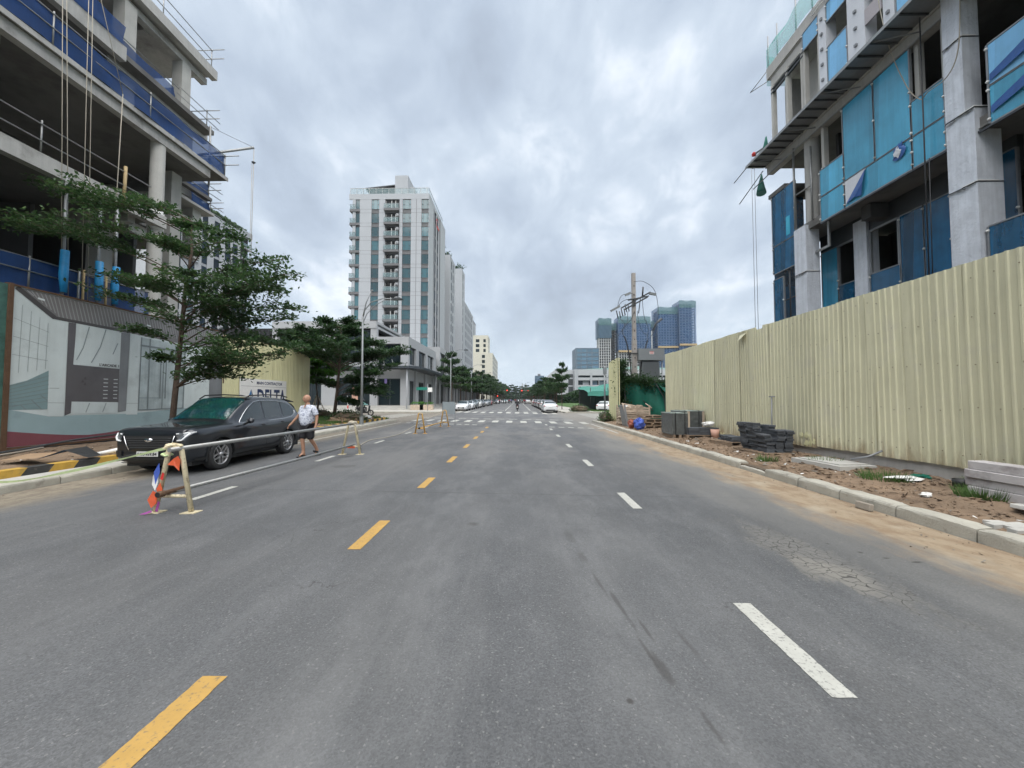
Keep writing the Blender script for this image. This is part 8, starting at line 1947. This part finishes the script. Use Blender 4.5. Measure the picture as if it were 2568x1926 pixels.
sl = MB().box(-0.75, 0.75, -0.012, 0.012, -0.05, 0.05).mesh('plank', m_woodlt); sl2 = MB().box(-0.012, 0.012, -0.6, 0.6, -0.05, 0.05).mesh('plank', m_woodlt)
for k in range(7):
    mk('plank', sl, parent=ct, loc=(0, -0.62, 0.12 + 0.14 * k)); mk('plank', sl, parent=ct, loc=(0, 0.62, 0.12 + 0.14 * k)); mk('plank', sl2, parent=ct, loc=(-0.76, 0, 0.12 + 0.14 * k)); mk('plank', sl2, parent=ct, loc=(0.76, 0, 0.12 + 0.14 * k))
for (x, y) in ((-0.72, -0.65), (0.0, -0.65), (0.72, -0.65), (-0.72, 0.65), (0.72, 0.65)): mk('upright', MB().box(x - 0.045, x + 0.045, y - 0.025, y + 0.025, 0, 1.14), m_woodlt, ct)
mk('offcuts', MB().blob((0, 0, 0.62), (0.66, 0.52, 0.42), 4, 0.4, 10), m_woodlt, ct)
o = wk('board_panel', MB().obox((5.98, 21.9, 0.72), (0.05, 0.5, 0.62), Matrix.Rotation(-0.16, 3, 'Y')), m_steel_md); tag(o, 'grey panel with pale edge leaning on the crate near the kerb', 'panel')
mk('edge', MB().tube([(5.8, 21.45, 1.42), (6.15, 21.45, 0.2)], 0.04, 6), m_woodlt, o)
wf = thing('window_frame', 'empty pale timber frame lying over the crate', 'frame', (7.0, 23.6, 1.25), 0.1)
for (a, b_) in (((-0.7, 0), (0.8, 0)), ((0.8, 0), (0.95, -0.5)), ((-0.7, 0), (-0.6, -0.5))): mk('bar', MB().tube([(a[0], a[1], 0.15), (b_[0], b_[1], -0.1)], 0.035, 5), m_woodlt, wf)
o = wk('tarp', MB().blob((6.1, 19.55, 0.42), (0.26, 0.32, 0.3), 9, 0.2, 16), m_blue); tag(o, 'crumpled bright blue tarp beside the pallet stack', 'tarp')
o = wk('basin', MB().blob((5.86, 20.1, 0.38), (0.16, 0.3, 0.24), 19, 0.3, 8), M('rust_red', (0.25, 0.07, 0.04), 0.7, var=0.2)); tag(o, 'rusty red sheet crumpled against the blue tarp', 'scrap')
# wrapped packs of tiles and dark paver stacks
def wrap_pack(label, x, y, w, d, h, z, rz):
    t = thing('wrapped_pack', label, 'wrapped pallet load', (x, y, z), rz)
    me = MB()
    n = 7
    for j in range(n + 1):
        for i in range(24):
            a = 2 * math.pi * i / 24; c, s = math.cos(a), math.sin(a); k_ = 1 / max(abs(c), abs(s))
            me.v.append((c * k_ * w / 2 * (1 + R.uniform(-0.012, 0.012)), s * k_ * d / 2 * (1 + R.uniform(-0.012, 0.012)), 0.12 + h * j / n))
    for j in range(n):
        for i in range(24): a = j * 24 + i; b_ = j * 24 + (i + 1) % 24; me.f.append([a, b_, b_ + 24, a + 24]); me.m.append(0); me.sm.append(False)
    me.f.append([n * 24 + i for i in range(24)]); me.m.append(0); me.sm.append(False)
    mk('wrapped_load', me, m_wrap, t); mk('lid_sheet', MB().box(-w / 2 - 0.01, w / 2 + 0.01, -d / 2 - 0.01, d / 2 + 0.01, 0.12 + h, 0.15 + h), M('lid_' + str(int(x * 100)), (0.3, 0.36, 0.34), 0.4, var=0.2), t)
    for s in (-1, 0, 1): mk('bearer', MB().box(s * (w / 2 - 0.08) - 0.05, s * (w / 2 - 0.08) + 0.05, -d / 2, d / 2, 0, 0.12), m_wood, t)
    for s in (-0.3, 0.3): mk('strap', MB().box(s * w - 0.012, s * w + 0.012, -d / 2 - 0.02, d / 2 + 0.02, 0.12, 0.16 + h), m_black, t)
    return t
wrap_pack('tall dark wrapped pallet load nearest the kerb', 6.25, 15.55, 0.62, 1.0, 0.82, 0.18, 0.05); wrap_pack('wider dark wrapped pallet load behind the low paver rows', 7.05, 16.25, 0.95, 0.9, 0.86, 0.2, 0.03)
for (x, y, z0, z1, lb) in ((6.62, 15.1, 0.2, 1.2, 'pale timber batten upright between the wrapped loads'), (7.5, 15.75, 0.2, 1.18, 'pale timber batten at the right edge of the wrapped loads')):
    o = wk('batten', MB().box(x - 0.04, x + 0.04, y - 0.03, y + 0.03, z0, z1), m_woodlt); tag(o, lb, 'batten')
pallet('flat pallet under the low rows of dark pavers', 7.05, 15.2, 0.17, 0.02, 1.3, 0.8)
PV = bevel(MB().box(-0.2, 0.2, -0.1, 0.1, -0.026, 0.026).mesh('paver', m_paver), 0.004)
def paver(x, y, z, rz, lb, g, tilt=0.0):
    o = bpy.data.objects.new('paver', PV); col.objects.link(o); o.location = (x, y, z); o.rotation_euler = (R.uniform(-0.01, 0.01), tilt + R.uniform(-0.012, 0.012), rz); tag(o, lb, 'paver', g)
LAY = ['bottom'] + [w_ + ' lowest' for w_ in ('second', 'third', 'fourth', 'fifth', 'sixth', 'seventh', 'eighth', 'ninth', 'tenth', 'eleventh', 'twelfth', 'thirteenth')] + ['topmost']
for L4 in range(5):
    for i in range(3):
        for j in range(2): paver(6.72 + 0.41 * i, 14.95 + 0.21 * j, 0.34 + 0.054 * L4, R.uniform(-0.03, 0.03), 'dark grey paver in the ' + LAY[L4] + ' layer of the low neat rows', 'pavers in the low neat rows')
for L4 in range(14):
    hgt = 0.26 + 0.056 * L4
    for i in range(3):
        for j in range(3):
            if L4 > 8 and (i + j) % 3 == 0: continue
            if L4 > 10 and (j == 0 or i == 2): continue
            if L4 > 12 and i == 1: continue
            paver(6.75 + 0.22 * i + R.uniform(-0.03, 0.03) + 0.012 * L4 * (-1 if i == 0 else 0.3), 10.6 + 0.40 * j + R.uniform(-0.04, 0.04), hgt, math.pi / 2 + R.uniform(-0.12, 0.12), 'dark grey paver in the ' + LAY[L4] + ' layer of the tall untidy heap', 'pavers in the tall untidy heap')
for L4 in range(4):
    for j in range(4): paver(7.0 + 0.05 * (j % 2) + R.uniform(-0.03, 0.03), 12.5 + 0.24 * j, 0.28 + 0.056 * L4, R.uniform(-0.15, 0.15), 'dark grey paver in the ' + LAY[L4] + ' layer of the small low stack', 'pavers in the small low stack')
pallet('broken pallet under the small low paver stack', 7.0, 12.8, 0.18, 0.2, 0.9, 0.9); pallet('pallet half buried under the tall paver heap', 6.95, 11.0, 0.12, 0.04, 1.0, 1.4)
o = wk('bucket', MB().lathe([(0.0, 0.0), (0.12, 0.0), (0.16, 0.32), (0.15, 0.32)], (7.45, 14.75, 0.22), 12), M('peach_plastic', (0.6, 0.36, 0.28), 0.6, var=0.1)); tag(o, 'pale pink bucket at the end of the low paver rows', 'bucket')
o = wk('sack', MB().blob((7.35, 15.0, 0.72), (0.22, 0.14, 0.09), 8, 0.3, 8), m_white); tag(o, 'white bag slumped over the pink bucket and paver rows', 'sack')
o = wk('spade_rod', MB().tube([(7.5, 11.55, 0.3), (7.56, 11.6, 1.75)], 0.018, 6).tube([(7.55, 11.47, 1.75), (7.57, 11.73, 1.75)], 0.02, 6), m_steel_md); tag(o, 'thin grey rod with a T handle leaning on the cream fence above the pavers', 'tool')
# granite beams, near right
for k, (lb, dx, dz) in enumerate((('bottom granite beam of the pile at the right edge', 0, 0), ('second granite beam up in the pile at the right edge', 0.03, 0.132), ('third granite beam up in the pile at the right edge', -0.01, 0.264), ('topmost granite beam of the pile at the right edge', 0.02, 0.396))):
    g_ = bevel(MB().box(-0.13, 0.13, -1.3, 1.3, 0, 0.125).mesh('granite_beam', m_granite), 0.008)
    o = wk('granite_beam', g_, loc=(7.12 + dx * 0.5, 4.83 + (0.0, 0.05, 0.03, 0.0)[k], 0.22 + dz * 0.97)); o.rotation_euler = (0, 0, 0.03 + 0.006 * (-1) ** k); tag(o, 'pale ' + lb, 'stone beam', 'granite beams in the pile')
sb_ = thing('concrete_cover', 'pale concrete chamber cover slab lying before the cream fence', 'slab', (6.98, 8.75, 0.22), 0.1)
mk('frame', MB().box(-0.42, 0.42, -0.62, 0.62, -0.05, 0.07), m_conc_lt, sb_); mk('lid', MB().box(-0.33, 0.33, -0.52, 0.52, 0.072, 0.095), m_conc_lt, sb_)
o = wk('bent_pipe', MB().tube([(7.2, 8.5, 0.38), (7.45, 8.35, 0.46), (7.6, 8.2, 0.6)], 0.022, 6), m_steel_md); tag(o, 'bent grey pipe sticking up behind the concrete cover', 'pipe')
o = wk('plastic_ring', MB().lathe([(0.10, 0), (0.11, 0.0), (0.11, 0.12), (0.10, 0.12), (0.095, 0.0)], (7.2, 6.42, 0.26), 20), m_black); tag(o, 'short black ribbed plastic ring on the dirt', 'plastic ring')
sp_ = wk('broken_slab', bevel(MB().box(-0.13, 0.13, -0.13, 0.13, 0, 0.06).mesh('broken_slab', m_conc_lt), 0.01), loc=(6.62, 5.15, 0.235)); sp_.rotation_euler = (0.05, 0.1, 0.4); tag(sp_, 'broken square concrete slab lying in the dirt', 'slab')
o = wk('kerb_fragment', bevel(MB().box(-0.035, 0.035, -0.12, 0.12, 0, 0.11).mesh('kerb_fragment', m_stone), 0.012), loc=(5.25, 6.0, 0.0)); o.rotation_euler = (0, 0.15, 0.08); tag(o, 'flat stone propped against the right kerb in the gutter', 'stone')
gp = thing('loose_paving', 'few grey paving bricks still set in the dirt behind the kerb', 'paving', (5.9, 4.7, 0.15))
pb = bevel(MB().box(-0.1, 0.1, -0.05, 0.05, -0.03, 0.03).mesh('paving_brick', m_conc_lt), 0.004)
for i in range(3):
    for j in range(6):
        if (i, j) in ((2, 0), (2, 4), (1, 5)): continue
        o_ = wk('paving_brick', pb, parent=gp, loc=(5.76 + 0.205 * i + (0.1 if j % 2 else 0), 4.35 + 0.107 * j, 0.155 + R.uniform(-0.008, 0.008))); o_.rotation_euler = (R.uniform(-.05, .05), R.uniform(-.05, .05), R.uniform(-.03, .03))
for (x, y, z, s, m_, lb) in ((6.95, 7.05, 0.27, 0.16, m_white, 'torn white plastic sheet on the dirt'), (7.3, 7.15, 0.28, 0.1, m_netg, 'scrap of green net by the plinth'), (6.95, 4.75, 0.27, 0.09, m_nett, 'tangle of pale green net near the granite beams'), (7.35, 4.9, 0.27, 0.05, m_white, 'small white plastic scrap near the granite beams'), (6.3, 6.1, 0.2, 0.05, m_white, 'crumpled white bag scrap just behind the kerb')):
    o = wk('litter', MB().blob((x, y, z), (s * 1.6, s, 0.03), int(x * 100), 0.5, 7), m_); tag(o, lb, 'litter')
rr = random.Random(3); b = MB()
for _ in range(6500):
    if rr.random() < 0.75: x = rr.uniform(5.68, 7.65); y = rr.triangular(-2, 24, 9); z = zr(x, y)
    else: x = rr.uniform(-13.5, -10.2); y = rr.uniform(3, 20); z = zl(x, y)
    s = abs(rr.gauss(0, 0.014)) + 0.006 + (0.03 if rr.random() < 0.025 else 0)
    c = [(x + rr.uniform(-1, 1) * s * 1.6, y + rr.uniform(-1, 1) * s * 1.6, z + rr.uniform(-0.3, 1) * s) for _ in range(5)]
    b.add(c, [(0, 1, 2), (0, 2, 3), (0, 3, 1), (1, 3, 4), (1, 4, 2), (2, 4, 3)], 0 if rr.random() < 0.84 else (1 if rr.random() < 0.85 else 2))
stuff('rubble', b, [m_dirt, m_stone, m_white], 'small stones, clods and litter strewn over the dirt verges', 'rubble')
b = MB()
for _ in range(900):
    x = 5.33 - abs(rr.gauss(0, 0.35)); y = rr.uniform(1.5, 22); s = abs(rr.gauss(0, 0.008)) + 0.004
    if rr.random() < 0.35: x = -9.0 + abs(rr.gauss(0, 0.3)); y = rr.uniform(4, 16)
    c = [(x + rr.uniform(-1, 1) * s, y + rr.uniform(-1, 1) * s, rr.uniform(0, 1.2) * s) for _ in range(4)]; b.add(c, [(0, 1, 2), (0, 2, 3), (0, 3, 1), (1, 3, 2)], 0 if rr.random() < 0.6 else 1)
stuff('gravel', b, [m_stone, m_soil_dk], 'grit and small stones along both gutters', 'gravel')
# left strip clutter
cbx = thing('cardboard', 'flattened brown and blue cardboard box on the planting strip behind the striped kerb', 'cardboard', (-10.75, 8.75, 0.31), 0.25)
m_card = M('cardboard_brown', (0.3, 0.2, 0.12), 0.8, var=0.1); mk('flap', MB().add([(-0.7, -0.3, 0.02), (0.0, -0.35, 0.06), (0.0, 0.25, 0.12), (-0.6, 0.25, 0.1)], [(0, 1, 2, 3)]), m_card, cbx)
mk('blue_side', MB().add([(0.0, -0.35, 0.03), (0.45, -0.3, 0.22), (0.5, 0.25, 0.24), (0.0, 0.28, 0.1)], [(0, 1, 2, 3)]), M('card_blue', (0.05, 0.13, 0.3), 0.6, var=0.2), cbx); mk('dark_side', MB().add([(0.45, -0.3, 0.22), (0.85, -0.2, 0.02), (0.8, 0.25, 0.02), (0.5, 0.25, 0.24)], [(0, 1, 2, 3)]), m_trim, cbx)
o = wk('rolled_sheet', MB().tube([(-10.35, 9.25, 0.32), (-10.0, 9.7, 0.42), (-9.85, 10.1, 0.62)], [0.04, 0.06, 0.1], 8), m_white); tag(o, 'rolled white plastic sheet on the striped kerb by the car bumper', 'plastic sheet')
o = wk('white_hose', MB().tube(cable([(-13.0, 6.5, 0.3), (-12.6, 8.2, 0.34), (-12.7, 9.6, 0.38), (-12.9, 11.2, 0.5), (-13.2, 13.5, 0.55)], 0, 0, ''), 0.03, 6), m_steel_dk); tag(o, 'dark cable sagging along the foot of the printed hoarding', 'cable')
o = wk('plastic_strip', MB().tube(cable([(-12.0, 7.0, 0.3), (-12.1, 8.0, 0.33), (-12.3, 9.0, 0.34), (-12.5, 10.0, 0.4)], 0, 0, ''), 0.03, 5), m_stone); tag(o, 'dirty white plastic strip lying before the printed hoarding', 'plastic strip')
o = wk('bag', MB().blob((-10.5, 26.6, 0.4), (0.35, 0.25, 0.15), 3, 0.4, 8), m_white); tag(o, 'pale plastic bag at the end of the left kerb', 'bag')
o = wk('bag', MB().blob((-10.2, 18.2, 0.35), (0.15, 0.15, 0.14), 3, 0.4, 8), m_white); tag(o, 'small white bag on the earth behind the man', 'bag')
hp = MB()
for k in range(10): hp.blob((-10.7 + R.uniform(-0.5, 0.6), 15.5 + R.uniform(-2, 2.5), 0.3), (0.35, 0.4, 0.2), k, 0.5, 7)
for k in range(8): hp.blob((-11.0 + R.uniform(-0.8, 0.6), 24.5 + R.uniform(-1.2, 2.8), 0.3), (0.5, 0.5, 0.18), k + 20, 0.5, 7)
stuff('earth_heap', hp, m_dirt, 'lumpy reddish earth piled on the left strip behind the car', 'earth')
pk_ = wk('pink_balloon', MB().blob((-7.25, 13.2, 1.02), (0.09, 0.09, 0.07), 3, 0.05, 8), M('pink', (0.7, 0.1, 0.16), 0.4, var=0)); tag(pk_, 'pink cap showing between the car tail and the man', 'cap')

# ---------------------------------------------------------------- green parking canopy
cn = thing('parking_canopy', 'green netting parking canopy with dark posts beside the right pavement', 'canopy', (15, 52, 0.12))
b = MB(); nx, ny = 22, 6
for j in range(ny + 1):
    for i in range(nx + 1):
        u, v = i / nx, j / ny; b.v.append((9.2 + 17 * u, 51.0 + 9 * v, 2.55 + 1.15 * min(1, u * 1.5) + 0.9 * v + 0.12 * math.sin(i * 1.4 + j)))
for j in range(ny):
    for i in range(nx): a = j * (nx + 1) + i; b.f.append([a, a + 1, a + nx + 2, a + nx + 1]); b.m.append(0); b.sm.append(True)
b2 = MB()
for i in range(nx + 1): u = i / nx; z = 2.55 + 1.15 * min(1, u * 1.5) + 0.12 * math.sin(i * 1.4); b2.v += [(9.2 + 17 * u, 50.95, z), (9.2 + 17 * u, 50.9, z - 0.45 - 0.25 * abs(math.sin(i * 0.9)))]
for i in range(nx): b2.f.append([2 * i, 2 * i + 1, 2 * i + 3, 2 * i + 2]); b2.m.append(0); b2.sm.append(True)
m_cnet = M('canopy_green', (0.06, 0.25, 0.2), 0.7, var=0.2, scale=0.8, transl=0.25)
wk('roof_net', b, m_cnet, cn); wk('fringe', b2, m_cnet, cn)
for k in range(8): wk('post', MB().tube([(9.6 + 2.3 * k, 51.2, 0.1), (9.6 + 2.3 * k, 51.2, 3.2)], 0.05, 6), m_black, cn); wk('post', MB().tube([(9.6 + 2.3 * k, 59.5, 0.1), (9.6 + 2.3 * k, 59.5, 3.6)], 0.05, 6), m_black, cn)
wk('rear_screen', MB().box(9.5, 27, 60.0, 60.1, 0.1, 3.6), m_conc_dk, cn); wk('low_net', MB().box(11.0, 17.2, 51.15, 51.18, 0.15, 1.3), m_netg, cn)
wk('black_sheet', MB().add([(18.4, 51.05, 3.2), (23.5, 51.0, 3.3), (23.5, 50.9, 0.3), (19.5, 50.8, 0.4), (18.9, 50.95, 1.5)], [(0, 1, 2, 3, 4)]), m_black, cn); wk('white_sheet', MB().add([(19.6, 50.7, 1.8), (20.1, 50.7, 1.7), (20.7, 50.6, 0.2), (19.9, 50.6, 0.2)], [(0, 1, 2, 3)]), m_white, cn)
wk('white_sheet', MB().blob((15.8, 50.3, 0.3), (0.9, 0.3, 0.25), 4, 0.4, 8), m_white, cn)
for k, x in enumerate((7.0, 7.9)):
    pass
fg = thing('pedestrian_railing', 'thin pale railing beyond the transformer and net', 'railing', (15, 44, 0))
for k in range(7): wk('post', MB().tube([(13 + 1.4 * k, 62, 0.1), (13 + 1.4 * k, 62, 5.2)], 0.05, 5), m_lamppole, fg)
wk('rail', MB().box(13, 21.5, 61.95, 62.05, 5.1, 5.2).box(13, 21.5, 61.95, 62.05, 4.2, 4.28).box(13, 30, 61.9, 62.1, 3.0, 4.0), m_lamppole, fg)
gp2 = thing('sign_post', 'grey post with small boxes beside the narrow cream fence', 'post', (7.35, 31.2, 0.1)); mk('post', MB().tube([(-0.35, 0, 0), (-0.35, 0, 4.2)], 0.07, 7), m_lamppole, gp2); mk('box', MB().box(-0.45, -0.2, -0.1, 0.1, 3.6, 4.1), m_tf, gp2)

# ---------------------------------------------------------------- thin humid haze
m_hz = bpy.data.materials.new('haze'); m_hz.use_nodes = True
m_hz.node_tree.nodes.remove(m_hz.node_tree.nodes['Principled BSDF'])
pv = m_hz.node_tree.nodes.new('ShaderNodeVolumePrincipled'); pv.inputs['Color'].default_value = (0.80, 0.88, 0.96, 1); pv.inputs['Density'].default_value = 0.00016
m_hz.node_tree.links.new(pv.outputs[0], m_hz.node_tree.nodes['Material Output'].inputs['Volume'])
hzb = wk('haze', MB().box(-2600, 2600, -310, 4100, -1.1, 112.5), m_hz); hzb['kind'] = 'stuff'; tag(hzb, 'thin pale haze over the far end of the avenue', 'haze')
